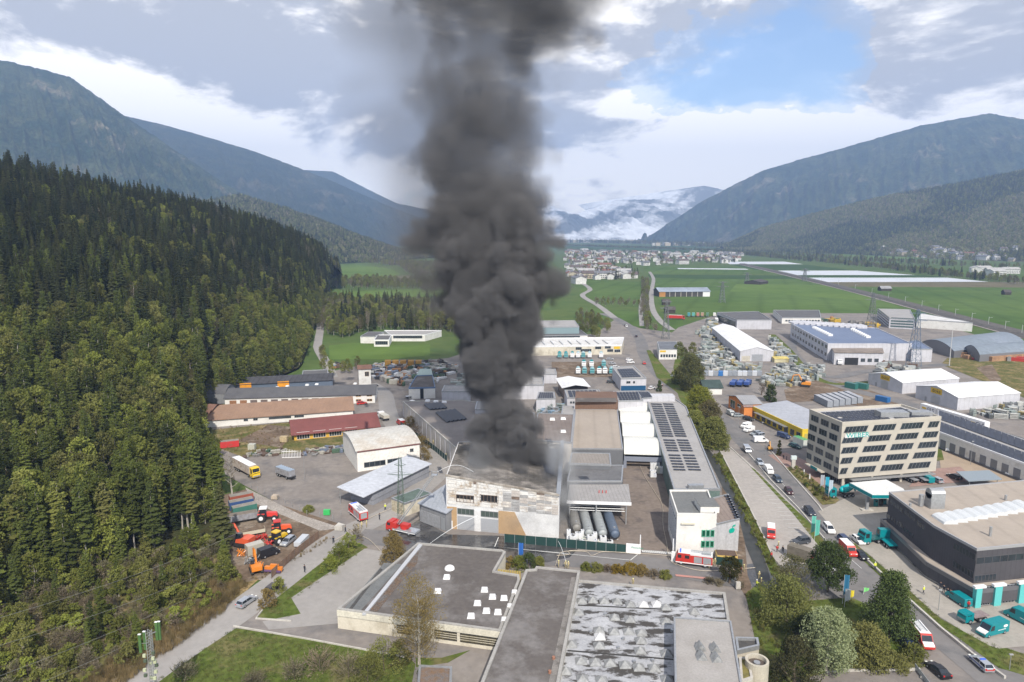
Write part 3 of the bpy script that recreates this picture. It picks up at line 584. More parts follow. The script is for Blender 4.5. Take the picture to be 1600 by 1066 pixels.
u0,_=LB.hit(1428,890);LB.slab(root,'door',paint((.03,.035,.04)),u0-.7,0,u0+.6,2.9,0,.08)
for x0,x1 in((1528,1546),(1560,1584)):
 u0,_=LD.hit(x0,945);u1,_=LD.hit(x1,942);d_=LD.window(root,u0,.1,u1,4.3,5,gm=GLASS,name='sectional_door',fm=SILV)
 b=MB()
 for k in range(1,6):LD.box(b,u0,.1+k*.7,u1,.2+k*.7,.05,.1)
 b.build('rail',SILV,d_)
for x0,x1 in((1518,1527),(1547,1558),(1585,1597)):
 u0,_=LD.hit(x0,945);u1,_=LD.hit(x1,943);LD.slab(root,'teal_pillar',paint((.10,.45,.44)),u0,0,u1,4.7,0,.9)
 LD.slab(root,'sign_board',WHITE,u0-.5,4.6,u1+.8,5.1,.2,1.0)
u0,_=LD.hit(1598,942);LD.slab(root,'gate',mat('brown_gate',(.28,.14,.07),scale=1),u0,0,u0+8,4.3,0,.1)
q=G(1463,795,hu);b=MB();b.box(q.x-1.6,q.y-.3,hu,q.x+1.8,q.y+2.4,hu+3.6);b.build('ventilation_unit',STEEL,root)
b=MB();b.cyl((q.x-1.6,q.y+1,hu+3.6),(q.x+1.8,q.y+1,hu+3.6),1.32,n=12);b.cyl((q.x-2.9,q.y+1.6,hu+.1),(q.x-2.9,q.y+1.6,hu+3),.6);b.build('duct',STEEL,root)
for k,(x,y)in enumerate([(1480,808),(1488,806),(1516,804),(1524,801),(1545,802),(1553,799),(1568,799),(1585,796),(1600,794)]):
 p=G(1476+k*15.5,813-k*2.6,hu);b=MB()
 b.prof([(-1.9,0),(-1.7,.45),(-.9,.85),(0,1),(.9,.85),(1.7,.45),(1.9,0)],-2.6,2.6);o=b.build('rooflight',plain('milky_rooflight',(.55,.57,.58),.3),root)
 for v in o.data.vertices:v.co=Vector((v.co.x*.9+p.x,v.co.y*.9+p.y,v.co.z+hu))
for x,y,hh in((1547,838,2.2),(1422,792,.9),(1571,782,1.4)):
 p=G(x,y,hu);MB().cyl((p.x,p.y,hu),(p.x,p.y,hu+hh),.3).build('vent_pipe',STEEL,root)
 # ---- filling station canopy
hc=5.6;P=RP([(1363,774),(1420,774),(1412,764),(1385,749.6),(1326.7,754.6)],hc)
root=empty('station_canopy',cen(P),0,'filling station canopy with white roof and teal fascia in front of the office building','canopy',world=True)
MB().prism(P,hc-.9,hc).build('fascia',TEAL,root);MB().prism(inset(P,.15),hc-.1,hc+.1).build('roof',mat('white_canopy_roof',(.62,.62,.6),(.55,.55,.53),scale=.2),root)
MB().prism(inset(P,.05),hc-1.0,hc-.86).build('ceiling_panel',WHITE,root)
for x,y in((1354,798),(1395,790)):
 p=G(x,y);MB().box(p.x-.35,p.y-.35,0,p.x+.35,p.y+.35,hc-.9).build('pillar',GREY,root);MB().box(p.x-1.6,p.y-.8,0,p.x+1.6,p.y+.8,GL+.2).build('pump_island',CONC,root)
for x,y,c in((1368,792,TEAL),(1376,791,BLACK),(1381,789,TEAL)):
 p=G(x,y);r_=empty('fuel_pump',(p.x,p.y,GL),0,{1368:'left teal fuel pump under the filling station canopy',1376:'black fuel pump between two teal pumps under the canopy',1381:'right teal fuel pump under the filling station canopy'}[x],'fuel pump')
 MB().box(-.5,-.3,0,.5,.3,2.0).build('body',c,r_);MB().box(-.3,-.34,1.2,.3,-.3,1.7).build('display',GLASS,r_)
 # ---- gabled tent halls with the yellow emblem
def hall(label,A,B,C,ey,name='storage_hall',sgn=True,rise=2.6,wm=None,rm=None):
 a,b_,c=G(*A),G(*B),G(*C);Pq=rect(a,b_,1);d=Vector(P2(c-b_));
 Pq=[P2(a),P2(b_),(b_.x+d.x,b_.y+d.y),(a.x+d.x,a.y+d.y)]
 he=HT(B[0],B[1],ey);r,w=gable_b(name,label,'storage hall',Pq,he,he+rise,wm or WALLL,rm or SHEETW,axis=1,over=.25)
 if sgn:
  W_=w[0];m_=W_.L/2;W_.slab(r,'sign_board',YEL,m_-3.2,he-.9,m_+3.2,he+1.6,0,.1);text(r,'doka',W_,m_,he-.4,2.6,BLACK,.12,.01,'CENTER')
  W_.slab(r,'roller_door',SILV,m_-2.6,0,m_+2.2,3.9,0,.08);W_.slab(r,'door',GREY,m_-6.5,0,m_-5.4,2.2,0,.08)
 return r,w
DOK=mat('tent_hall_white',(.68,.68,.68),(.62,.62,.63),scale=.1,rough=.6,stripe=(0,5,0,.06))
hall('rear one of two white storage halls with a yellow emblem',(1356,600),(1409,616),(1497,608),599,wm=WALLL,rm=DOK)
hall('front one of two white storage halls with a yellow emblem',(1430,622),(1495,642),(1592,634),622,wm=WALLL,rm=DOK)
# ---- delivery depot with solar roof
P=RP([(1466,675),(1740,770),(1740,727),(1466,640)],6.2)
P=RP([(1466,675),(1700,762),(1700,722),(1466,643)],6.2)
root,w=flat_b('parcel_depot','long white parcel depot with two dark solar roofs and loading doors','depot',P,6.2,WALLW,ROOFL,par=.3,pm=WHITE)
Q=[G(1467,674,6.3),G(1690,757,6.3),G(1690,741,6.3),G(1467,659,6.3)];panels(root,Q,0,22,1,gu=.05,gv=.12,tilt=.5,up=.1)
Q=[G(1467,655,6.3),G(1690,736,6.3),G(1690,720,6.3),G(1467,642,6.3)];panels(root,Q,0,22,1,gu=.05,gv=.12,tilt=.5,up=.1)
W_=w[0]
for k in range(14):
 u=1.5+k*4.4
 if u<W_.L-3:W_.slab(root,'loading_door',paint((.16,.17,.19)),u,.9,u+2.5,3.9,0,.1)
W_.slab(root,'loading_dock',paint((.08,.08,.09)),0,0,W_.L,.85,0,.5)
for k in range(4):
 a=G(1437+k*25.3,645+k*7.9);b_=G(1437+(k+.96)*25.3,645+(k+.96)*7.9)
 r_=empty('swap_trailer',(a.x,a.y,0),0,['first white swap trailer from the left with GLS lettering behind the depot','second white swap trailer from the left behind the depot roof','third white swap trailer from the left behind the depot roof','rightmost white swap trailer behind the depot roof'][k],'trailer','white trailers behind the parcel depot',world=True)
 Pq=rect(a,b_,2.5);MB().prism(Pq,1.1,4.3).build('box_body',WHITE,r_);MB().prism(inset(Pq,.5),.1,1.1).build('chassis',BLACK,r_)
 W_=Wall(Pq[0],Pq[1]);text(r_,'GLS',W_,W_.L*.42,1.9,2.3,paint((.02,.03,.12)),.06,.01);bb=MB();W_.box(bb,W_.L*.12,2.3,W_.L*.38,3.1,0,.05);bb.build('arrow_emblem',YEL,r_)
 # ---- yellow fronted row of shops
hy=HT(1255,690,672);P=rect(G(1172,634,hy),G(1254,672,hy),BL=G(1220,627,hy));
root,w=flat_b('yellow_shop_building','long low yellow shop building with grey sheet roof','shop building',P,hy,YELW,SHEET,par=.25,pm=YELW)
b=MB();b.prism(inset(P,.3),hy,[hy+.1,hy+.1,hy+1.6,hy+1.6]);b.build('roof',mat('pale_sheet_roof',(.36,.37,.40),(.31,.32,.35),scale=.1,rough=.5,stripe=(1,4,.55,.1)),root)
for k in range(9):w[0].window(root,1.5+k*w[0].L*.108,.5,1.5+k*w[0].L*.108+w[0].L*.07,3.0,2,gm=GLASS)
w[1].slab(root,'roller_door',paint((.4,.34,.1)),1,0,4,3,0,.08)
w[0].slab(root,'awning',STEEL,w[0].L*.15,3.0,w[0].L*.75,3.2,0,1.6)
# ---- orange workshop with sawtooth roof
P=rect(G(1138,637),G(1161,651),BL=G(1150,628));root,w=gable_b('orange_house','orange rendered house with grey pitched roof north of the yellow shops','house',P,5.4,7.2,ORW,SHEET,axis=1,over=.4)
w[0].window(root,2,1,w[0].L*.45,4.6,2,fm=WHITEF);w[0].window(root,w[0].L*.6,3,w[0].L*.85,4.4,2,fm=WHITEF)
P=rect(G(1162,652),G(1175,652),14);gable_b('x',None,None,P,4.6,6.2,ORW,mat('rusty_roof',(.28,.15,.13),(.24,.2,.19),scale=.2),axis=0,over=.4,root=root)
# ---- simple box buildings: name, label, category, roof corners FL FR BR BL, foot of a front corner, wall, roof, parapet
def simple(name,label,cat,roof,foot,i,wm,rm,par=.4,pm=None,sq=True):
 h_=HT(foot[0],foot[1],roof[i][1]);R_=RP(roof,h_)
 if sq and len(roof)==4:R_=rect(R_[0],R_[1],BL=R_[3])
 r,w=flat_b(name,label,cat,R_,h_,wm,rm,par,pm);return r,w,h_
r,w,h_=simple('warehouse','grey flat roofed warehouse with pale lilac front near the truck yard','warehouse',[(1151.6,500.4),(1206,500.4),(1184.4,487),(1120,488.5)],(1152.5,515),0,WALLL,ROOFD,sq=False)
w[3].window(r,2,1,w[3].L-3,6,6,gm=GLASS)
r,w,h_=simple('warehouse','low grey warehouse with white front and small window row','warehouse',[(1222,497),(1283,497),(1280,485),(1208,485)],(1224,506),0,WALLW,ROOFD,sq=False)
for k in range(12):w[0].window(r,3+k*w[0].L*.075,2,3+k*w[0].L*.075+2,3.4)
r,w,h_=simple('office_block','glass and metal office block beside the railway line','office building',[(1390,498),(1430,500),(1422,484),(1371,483)],(1390,513),0,WALLL,ROOFL,sq=False)
for k in range(4):w[0].window(r,1,1.2+k*2.2,w[0].L-1,2.6+k*2.2,9,gm=plain('green_glass',(.06,.1,.1),.2))
for k in range(4):w[3].window(r,3,1.2+k*2.2,w[3].L-3,2.4+k*2.2,12)
r,w,h_=simple('shed','white open shed roof along the railway','shed',[(1432,499),(1520,505),(1508,502),(1440,490)],(1432,512),0,WALLW,SHEETW,sq=False)
r,w,h_=simple('hall','large blue roofed hall with grey window wall on its left','hall',[(1293.8,537.8),(1425,537.8),(1369,513),(1236,506)],(1293.8,564),0,WALLL,mat('blue_sheet_roof',(.13,.165,.25),(.11,.14,.22),scale=.05,fine=.05,rough=.5,stripe=(0,3,.2,.1)),par=.4,pm=WALLL,sq=False)
hb=h_
for k in range(12):
 for j in range(2):w[3].window(r,6+k*w[3].L*.08,2.5+j*5,10+k*w[3].L*.08,4.6+j*5,2)
hq=HT(1305,568,549);MB().prism(RP([(1304,551),(1380,552),(1378,545),(1300,545)],hq),0,hq).build('front_annex',WALLL,r);MB().prism(RP([(1303,551),(1381,552),(1379,544),(1299,544)],hq+.1),hq+.02,hq+.5).build('annex_roof',mat('brown_flat_roof',(.24,.2,.17),scale=.2),r)
WA=Wall(*RP([(1304,551),(1380,552)],hq));WA.slab(r,'dock_opening',BLACK,WA.L*.22,0,WA.L*.5,4.5,0,.1)
for k in range(3):WA.window(r,WA.L*(.55+.14*k),2,WA.L*(.64+.14*k),4.2,3)
for x0,y0,x1,y1 in((1272,513,1297,525),(1332,516,1356,528)):
 for k in range(9):
  p=G(x0+(x1-x0)*k/8,y0+(y1-y0)*k/8,hb);b=MB();b.box(p.x-1.5,p.y-.8,hb,p.x+1.5,p.y+.8,hb+1.3);b.build('rooflight',WHITE,r)
for k in range(12):p=G(1243+k*9,505.5+k*.6,hb);b=MB();b.prism([(p.x-3.5,p.y-5),(p.x+3.5,p.y-5),(p.x+3.5,p.y+5),(p.x-3.5,p.y+5)],hb,[hb+1,hb+2.2,hb+2.2,hb+1]);b.build('sawtooth_light',WALLL,r)
P=RP([(1425,546),(1457,546),(1435,532),(1418,534)],HT(1425,566,546));flat_b('x',None,None,P,HT(1425,566,546),WALLL,mat('blue_sheet_roof',(0,0,0)),.3,root=r)
P_=[G(1156,565),G(1208,565),G(1145,523),G(1112,525)];he=HT(1156,565,549)
r,w=gable_b('storage_hall','long white storage hall with grey rooflight strips in the formwork yard','storage hall',[P2(p)for p in P_],he,he+2.5,WALLL,DOK,axis=1,over=.3)
w[0].slab(r,'roller_door',SILV,w[0].L*.35,0,w[0].L*.68,4.5,0,.1);w[0].slab(r,'roller_door',mat('cream_door',(.5,.47,.4)),w[0].L*.05,0,w[0].L*.3,3.5,0,.1)
for lb,A,B,C in(('large grey barrel roofed timber hall beside the railway',(1440,545),(1490,560),(1600,545)),('grey barrel roofed timber hall in front of the larger one',(1505,556),(1530,566),(1660,556))):
 a,b_,c=G(*A),G(*B),G(*C);d=c-b_;Pq=[P2(a),P2(b_),P2(b_+d),P2(a+d)];r,w=barrel_b('timber_hall',lb,'hall',Pq,4.5,8.5 if 'large' in lb else 7,plain('hall_dark_grey_wall',(.15,.15,.16)),mat('blue_grey_sheet_roof',(.19,.22,.26),(.16,.19,.22),scale=.05,rough=.6,stripe=(1,3,.1,.1)),axis=1)  # hall walls are one even dark grey
 w[1].slab(r,'timber_stack',mat('sawn_timber',(.36,.22,.12),(.25,.14,.08),scale=.2,fine=.2),8,0,w[1].L*.8,3.2,0,2)
h=HT(1060,868,803);ha=h
P=RP([(1058,805),(1120,806),(1106,768),(1046,768)],h)
root=empty('office_building',cen(P),0,'white and grey office with green apple emblem at the works gate','office building',world=True)
MB().prism(P,0,h).build('wall',WALLW,root);b=MB();ring(b,inset(P,-.03),.3,h-.02,h+.5);b.build('parapet',WALLW,root);MB().prism(inset(P,.27),h,h+.06).build('roof',mat('green_grey_roof',(.135,.14,.14),(.15,.153,.15),scale=.2),root)
h2=HT(1155,862,812);P2_=RP([(1121,812),(1155.5,812),(1138,773),(1107,773)],h2);a=G(1122,864);
WF=Wall(P[0],P[1]);
MB().prism([P[1],P2_[1],P2_[2],P[2]],0,h2-.1).build('wall',mat('grey_facade_panels',(.42,.42,.43),(.38,.38,.39),scale=.2,stripe=(0,2.5,0,.12)),root)
Q=[P[1],P2_[1],P2_[2],P[2]];b=MB();ring(b,inset(Q,-.03),.3,h2-.12,h2+.3);b.build('parapet',STEEL,root);MB().prism(inset(Q,.27),h2-.1,h2-.03).build('terrace',mat('brown_terrace',(.2,.16,.14),(.23,.19,.165),scale=.3,stripe=(0,1.2,0,.2)),root)
GF=Wall(WF.pt(WF.L*.70,0)[:2],P2_[1]);WG=Wall(P[1],P2_[1])
GRN=paint((.0,.2,.12));
MB().prism([P2(WF.pt(WF.L*.70,0,.0)),P2(WF.pt(WF.L*.70,0,.12)),P2(WF.pt(WF.L,0,.12)),P2(WF.pt(WF.L,0,0))],0,[h*.62,h*.62,h2*.95,h2*.95]).build('facing_panel',MC['grey_facade_panels'],root)
for yy0,yy1 in((828,838),(845,854.5)):
 for k in range(3):
  x0=1095.5+k*6.9;u0,_=WF.hit(x0,850);u1,_=WF.hit(x0+5.6,850);_,z1=WF.hit(x0,yy0);_,z0=WF.hit(x0,yy1);WF.window(root,u0,z0,u1,z1,1,fm=paint((.05,.33,.2)),gm=plain('green_pane',(.01,.07,.04),.15),o=.28)
u,z=WG.hit(1143,829);ap=MB();c=WG.pt(u,z,.1)
for q in range(20):pass
def disc(b,W_,u,z,r,o,su=1,n=20):vs=[W_.pt(u+math.cos(6.2832*k/n)*r*su,z+math.sin(6.2832*k/n)*r,o)for k in range(n)];vs2=[W_.pt(u+math.cos(6.2832*k/n)*r*su,z+math.sin(6.2832*k/n)*r,o-.08)for k in range(n)];b.add(vs+vs2,[tuple(range(n)),tuple(range(2*n-1,n-1,-1))]+[(k,k+n,(k+1)%n+n,(k+1)%n)for k in range(n)])
disc(ap,WG,u-.25,z,.62,.12);disc(ap,WG,u+.3,z,.62,.121);WG.box(ap,u-.05,z+.5,u+.12,z+1.1,.04,.13,0,.25);WG.box(ap,u+.15,z+.95,u+.9,z+1.35,.04,.13,0,.35);ap.build('apple_emblem',paint((.0,.34,.25)),root)
LWL=Wall(P[3],P[0]);LWL.slab(root,'glazing',plain('blue_grey_glazing',(.2,.24,.3),.2),LWL.L*.08,2.4,LWL.L*.95,h-1.6,0,.1)
for k in range(8):LWL.slab(root,'mullion',WHITE,LWL.L*(.08+k*.12),2.4,LWL.L*(.10+k*.12),h-1.6,.1,.16)
p=G(1107,790,h+1.5);MB().box(p.x-2.2,p.y-1,h,p.x+2.4,p.y+4.5,h+1.6).build('stair_housing',WALLW,root);MB().box(p.x-2.3,p.y-1.1,h+1.61,p.x+2.5,p.y+4.6,h+1.7).build('roof',MC['green_grey_roof'],root)
for k in range(2):
 for j in range(9):q=G(1136+j*1.9+k*3.2,777+j*4.1,h2);MB().box(q.x-.55,q.y-.5,h2+.25,q.x+.55,q.y+.5,h2+.33).build('solar_panel',M_PV,root)
u0,z0=WF.hit(1060,809);WF.slab(root,'balcony_band',WALLC,1,h-2.2,WF.L*.45,h-1.9,0,.5)
#  the burning hall
A,B_=G(698,826),G(873,843);hl=HT(698,826,742);hr_=HT(873,843,773)
WF=Wall(A,B_);D=40.0;BLp=G(716,693,13.5);BRp=G(880,692,11.5)
P=[P2(A),P2(B_),P2(BRp),P2(BLp)]
root=empty('burning_hall',cen(P),0,'burning white industrial hall with scorched front, tan panels and two grey roller doors','hall',world=True)
M_BURN=mat('scorched_white_cladding',(.62,.61,.59),(.50,.47,.43),scale=.35,fine=.15,c3=(.36,.29,.22),s3=.42,rough=.9,spec=.1,lo=.45,hi=.75,stretch=(.5,.5,2.5))
M_BURNL=mat('whitewashed_wall',(.62,.62,.62),(.5,.5,.5),scale=.3,fine=.08,rough=.9)
M_ROOFX=mat('scorched_roof',(.17,.155,.14),(.05,.048,.045),scale=.08,fine=.2,c3=(.24,.22,.20),s3=.12,rough=.9,spec=.05,stripe=(0,1.2,0,.12))
b=MB();b.prism(P,0,[hl-.3,hr_-.3,hr_-1,hl-1.2]);b.build('wall',M_BURNL,root)
b=MB();Qi=inset(P,.3);b.prism(Qi,[hl-.9]*4,[hl-.35,hr_-.35,hr_-1,hl-1.2]);b.v=[(x,y,min(z,99))for x,y,z in b.v];
b=MB();b.add([(*Qi[0],hl-.2),(*Qi[1],hr_-.2),(*Qi[2],hr_-.9),(*Qi[3],hl-1.1),(*Qi[0],hl-.5),(*Qi[1],hr_-.5),(*Qi[2],hr_-1.2),(*Qi[3],hl-1.4)],[(0,1,2,3),(7,6,5,4),(0,4,5,1),(1,5,6,2),(2,6,7,3),(3,7,4,0)]);b.build('roof',M_ROOFX,root)
def zt(u):return hl+(hr_-hl)*u/WF.L
cols_x=[699,714,727,740,745,752,764,777,786,799,812,825,838,851,862,872.5];
us=[WF.hit(x,800)[0]for x in cols_x];zmid=WF.hit(740,791)[1]
M_CH=mat('charred_board',(.10,.075,.06),(.2,.15,.12),scale=.6,fine=.2,rough=1)
M_RUST=mat('heat_browned_board',(.40,.36,.33),(.48,.45,.42),scale=.5,fine=.2,rough=.9,c3=(.62,.58,.52),s3=.4)
for i in range(len(us)-1):
 zb_=WF.hit(740,791)[1]if i<7 else WF.hit(830,801)[1];n_=8
 for k in range(n_):
  z0=zb_+(zt(us[i])-.35-zb_)*k/n_;z1=zb_+(zt(us[i])-.35-zb_)*(k+1)/n_
  if i in(1,2)and k in(2,3):continue
  if i in(5,6)and k in(2,3):continue
  r_=random.random();m_=M_BURN if(i<8 or r_<.15)else(M_RUST if r_<.62 else mat('soot_grey_board',(.36,.36,.36),(.27,.26,.255),scale=.5,fine=.15))
  if r_>.965:m_=M_CH
  o=MB();j=random.uniform(0,.05);WF.box(o,us[i]+.06,z0+.06+(random.random()<.12)*.25,us[i+1]-.06,z1-.05,0.02,.12+j);o.build('cladding_board',m_,root)
for x0,x1 in((713,741),(750,779)):
 u0,u1=WF.hit(x0,780)[0],WF.hit(x1,780)[0];z1,z0=WF.hit((x0+x1)/2,773.5)[1],WF.hit((x0+x1)/2,785)[1];WF.window(root,u0,z0,u1,z1,5,gm=BLACK,fm=M_CH,o=.2)
TAN=mat('tan_board_facing',(.42,.28,.15),(.36,.24,.13),scale=.4,fine=.08)
for x0,x1,y0 in((699,714,792),(741.5,750.5,797)):
 u0,u1=WF.hit(x0,820)[0],WF.hit(x1,820)[0];z1=WF.hit((x0+x1)/2,y0)[1];WF.slab(root,'tan_facing',TAN if x0<720 else M_BURNL,u0,.0,u1,z1,0,.1)
u0,u1=WF.hit(779,820)[0],WF.hit(804,820)[0];z1=WF.hit(790,799)[1]
b=MB();b.hexa([WF.pt(u0,.0,.1),WF.pt(u1+3.2,.0,.1),WF.pt(u1,z1,.1),WF.pt(u0,z1,.1)],[WF.pt(u0,.0,0),WF.pt(u1+3.2,0,0),WF.pt(u1,z1,0),WF.pt(u0,z1,0)]);b.build('tan_facing',TAN,root)
DOORM=mat('grey_roller_door',(.33,.34,.36),(.30,.31,.33),scale=.3,fine=.03,stripe=(2,.5,0,.1),rough=.5)
for x0,x1,yt,yb in((715,741,807,834),(751.5,778.5,811,838)):
 u0,u1=WF.hit(x0,820)[0],WF.hit(x1,820)[0];z1=WF.hit((x0+x1)/2,yt)[1];WF.slab(root,'roller_door',DOORM,u0,.2,u1,z1,0,.07)
 z2=WF.hit((x0+x1)/2,yt-12)[1];WF.window(root,u0,z1+.5,u1,z2,4,gm=plain('greenish_pane',(.07,.09,.08),.2),o=.12)
u0,_=WF.hit(703,825);WF.slab(root,'door',WHITE,u0-.7,.2,u0+.8,2.4,.1,.16)
M_EDGE=mat('sooty_roof_edge',(.2,.17,.14),(.4,.37,.33),scale=.5,fine=.2)
b=MB();b.hexa([WF.pt(-.1,hl-.35,.25),WF.pt(WF.L+.1,hr_-.35,.25),WF.pt(WF.L+.1,hr_-.35,-.3),WF.pt(-.1,hl-.35,-.3)],[WF.pt(-.1,hl+.1,.25),WF.pt(WF.L+.1,hr_+.1,.25),WF.pt(WF.L+.1,hr_+.1,-.3),WF.pt(-.1,hl+.1,-.3)]);b.build('roof_edge',M_EDGE,root)
WR=Wall(P[1],P[2]);b=MB();WR.box(b,0,hr_-.7,WR.L,hr_+.15,-.8,.3);b.build('gutter',paint((.25,.27,.3)),root)
Q=[G(842,736,hr_),G(866,741,hr_),G(873,702,hr_),G(842,696,hr_)];panels(root,Q,0,5,8,gu=.06,gv=.05,up=-.1)
hh=HT(655,815,787);a,b_=G(656,815),G(697.5,831);P=[P2(a),P2(b_),P2(G(700,740,hh+1.5)),P2(G(688,745,hh+1.5))]
P=rect(a,b_,22);r,w=gable_b('side_hall','grey lean-to hall with big grey sliding door beside the burning hall','hall',P,hh,hh+2.2,WALLG,mat('blue_grey_metal_roof',(.31,.33,.37),(.26,.28,.31),scale=.2,rough=.5,stripe=(0,1.4,.2,.12)),axis=0,over=.4)
w[0].slab(r,'sliding_door',mat('grey_sliding_door',(.26,.265,.275),(.235,.24,.25),scale=.2,stripe=(0,.8,0,.1)),w[0].L*.04,.2,w[0].L*.78,hh-1.6,0,.14);w[0].slab(r,'door',GREY,w[0].L*.82,.2,w[0].L*.95,hh-1.6,0,.1)
def block(name,label,cat,roof,h_,wm,rm,par=.4,pm=None,sq=False):
 R_=RP(roof,h_);
 if sq:R_=rect(R_[0],R_[1],BL=R_[3])
 return flat_b(name,label,cat,R_,h_,wm,rm,par,pm)
hw=HT(628,650,628)
PW=mat('pale_concrete_panels',(.50,.47,.43),(.44,.41,.38),scale=.2,fine=.05,stripe=(0,5,.6,.14))
r,w=block('factory_wing','long pale factory wing with solar rows, half hidden by the smoke','factory',[(711,700),(745,700),(800,640),(725,626),(629,628)],hw,PW,mat('brown_grey_roof',(.21,.185,.17),(.25,.225,.205),scale=.1,fine=.06,rough=1),par=.35,pm=CONC)
for x0,y0,dx,dy,k,L2 in((662,633,5.5,-.4,5,20),(680,646,6.5,-1.0,5,36)):
 for i in range(k):
  a=G(x0+i*dx,y0+i*dy,hw);e=G(x0+i*dx+L2*.5,y0+i*dy+L2*.42,hw);d=(e-a);q=Vector((d.y,-d.x,0)).normalized()*1.3
  MB().hexa([a+Vector((0,0,.3)),e+Vector((0,0,.3)),e-q+Vector((0,0,.3)),a-q+Vector((0,0,.3))],[a+Vector((0,0,.4)),e+Vector((0,0,.4)),e-q+Vector((0,0,.9)),a-q+Vector((0,0,.9))]).build('solar_panel',M_PV,r)
skylights(r,[(668,627),(681,628),(694,629)],hw,2.2)
for k in range(12):
 u=w[4].L*(.02+k*.082);w[4].slab(r,'pilaster',WALLL,u,0,u+.5,hw-.3,0,.12)
r,w=block('factory_hall','dark roofed factory hall directly behind the fire','factory',[(716,692),(838,694),(835,646),(800,640),(745,690)],10.5,PW,ROOFG,par=.3)
r,w=block('factory_hall','brown seamed factory roof between the smoke and the beige roof','factory',[(834,688),(893,692),(897,648),(840,646)],10.8,PW,mat('brown_seam_roof',(.165,.135,.12),(.19,.16,.145),scale=.1,fine=.06,stripe=(0,1.6,0,.15),c3=(.24,.21,.19),s3=.06,rough=.9),par=.2)
skylights(r,[(863,656),(880,655),(880,675)],10.8,2)
hb1=HT(975,738,702)
r,w=block('production_hall','production hall with large plain beige roof and brown upper wall','factory',[(893,701.5),(973.5,702),(965,640),(898.5,640)],hb1,mat('slate_grey_wall',(.14,.145,.155),(.12,.125,.135),scale=.2,fine=.05),ROOFB,par=.15)
hb2=hb1+3.5;MB().prism(RP([(898.5,639.5),(965,640),(963,624),(899,624)],hb1+.1),hb1-1,hb2).build('upper_wall',mat('brown_sheet_wall',(.17,.105,.075),(.14,.085,.06),scale=.2,stripe=(0,1,0,.1)),r)
MB().prism(RP([(899,628),(964,628),(962,622),(900,622)],hb2+.1),hb2,hb2+.15).build('upper_roof',ROOFG,r)
block('factory_annex','lower grey annex with ribbed roof in front of the beige roof','annex',[(889,725),(955,727),(953,709),(893,708)],9.0,MC['slate_grey_wall'],mat('ribbed_brown_roof',(.26,.235,.215),(.22,.2,.18),scale=.2,stripe=(0,1,0,.2)),par=.2)
block('factory_annex','grey windowless block behind the chemical tanks','annex',[(886,752),(972,752),(974,727),(892,727)],7.5,MC['slate_grey_wall'],mat('grey_block_roof',(.15,.15,.155),scale=.2),par=.1)
hv=HT(1038,730,712)
arc_y=[(712,684.5),(683.5,663),(662,645),(644,626.5)];xl=[(975,973.5),(973,970),(969.5,967.5),(967,964)];xr=[(1038,1030.5),(1030,1023),(1022.5,1016),(1015.5,1009)]
covers=['front','second','third','rear']
root=empty('covered_yard_roof',(*P2(G(1000,720)),0),0,'covered yard under four white arched roofs beside the beige roof','hall',world=True)
M_MEM=mat('white_ribbed_membrane',(.64,.64,.60),(.58,.58,.54),scale=.2,fine=.03,stripe=(0,1.1,0,.1),rough=.6)
for(y0,y1),(a0,a1),(c0,c1)in zip(arc_y,xl,xr):
 n=8;b=MB();base0=[G(a0,y0,hv),G(c0,y0+2,hv),G(c1,y1+2,hv),G(a1,y1,hv)];L_=[]
 for k in range(n+1):
  t=k/n;z=Vector((0,0,2.3*math.sin(math.pi*min(t*.92+.04,1))**.8));L_.append((base0[0].lerp(base0[3],t)+z,base0[1].lerp(base0[2],t)+z))
 for(p,q),(p2,q2)in zip(L_,L_[1:]):Z=Vector((0,0,.2));b.hexa([p,q,q2,p2],[p+Z,q+Z,q2+Z,p2+Z])
 for s_ in(0,1):
  pts=[l[s_]for l in L_];b.add([*pts],[tuple(range(len(pts)))])
 b.build('arched_roof',M_MEM,root)
a,c=G(975,714,hv),G(1038,716,hv);Wc=Wall(a,c)
Wc.slab(root,'front_beam',paint((.2,.22,.27)),0,hv-1.4,Wc.L,hv+.1,-.3,.1)
for u in(.4,Wc.L-.4):Wc.slab(root,'column',paint((.2,.22,.27)),u-.5,0,u+.5,hv-1.3,-.4,.05)
d=Vector(P2(G(966,626,hv)-G(975,712,hv)));q=P2(a)
MB().prism([q,(q[0]+d.x,q[1]+d.y),(q[0]+d.x+.4,q[1]+d.y),(q[0]+.4,q[1])],0,hv).build('side_wall',MC['slate_grey_wall'],root)
MB().prism([P2(G(965,628,hv)),P2(G(1009,628,hv)),P2(G(1009,627,hv)),P2(G(965,627,hv))],0,hv).build('back_wall',MC['slate_grey_wall'],root)
hs=HT(1062,768,735)
r,w=block('factory_wing','long flat factory wing covered in rows of solar panels beside the canal','factory',[(1053,766),(1125,765),(1072,636),(1052,622),(1010,622),(1038,716)],hs,mat('green_grey_cladding',(.12,.17,.15),(.09,.13,.12),scale=.3,stripe=(1,2.2,0,.25)),ROOFL,par=.35,pm=STEEL)
def lerp(a,b,t):return a+(b-a)*t
rows=[632+k*3.55 for k in range(15)]+[688.5,692.5,696.5,700.5,704.5]+[712,716.5,721,725.5,730,734.5]
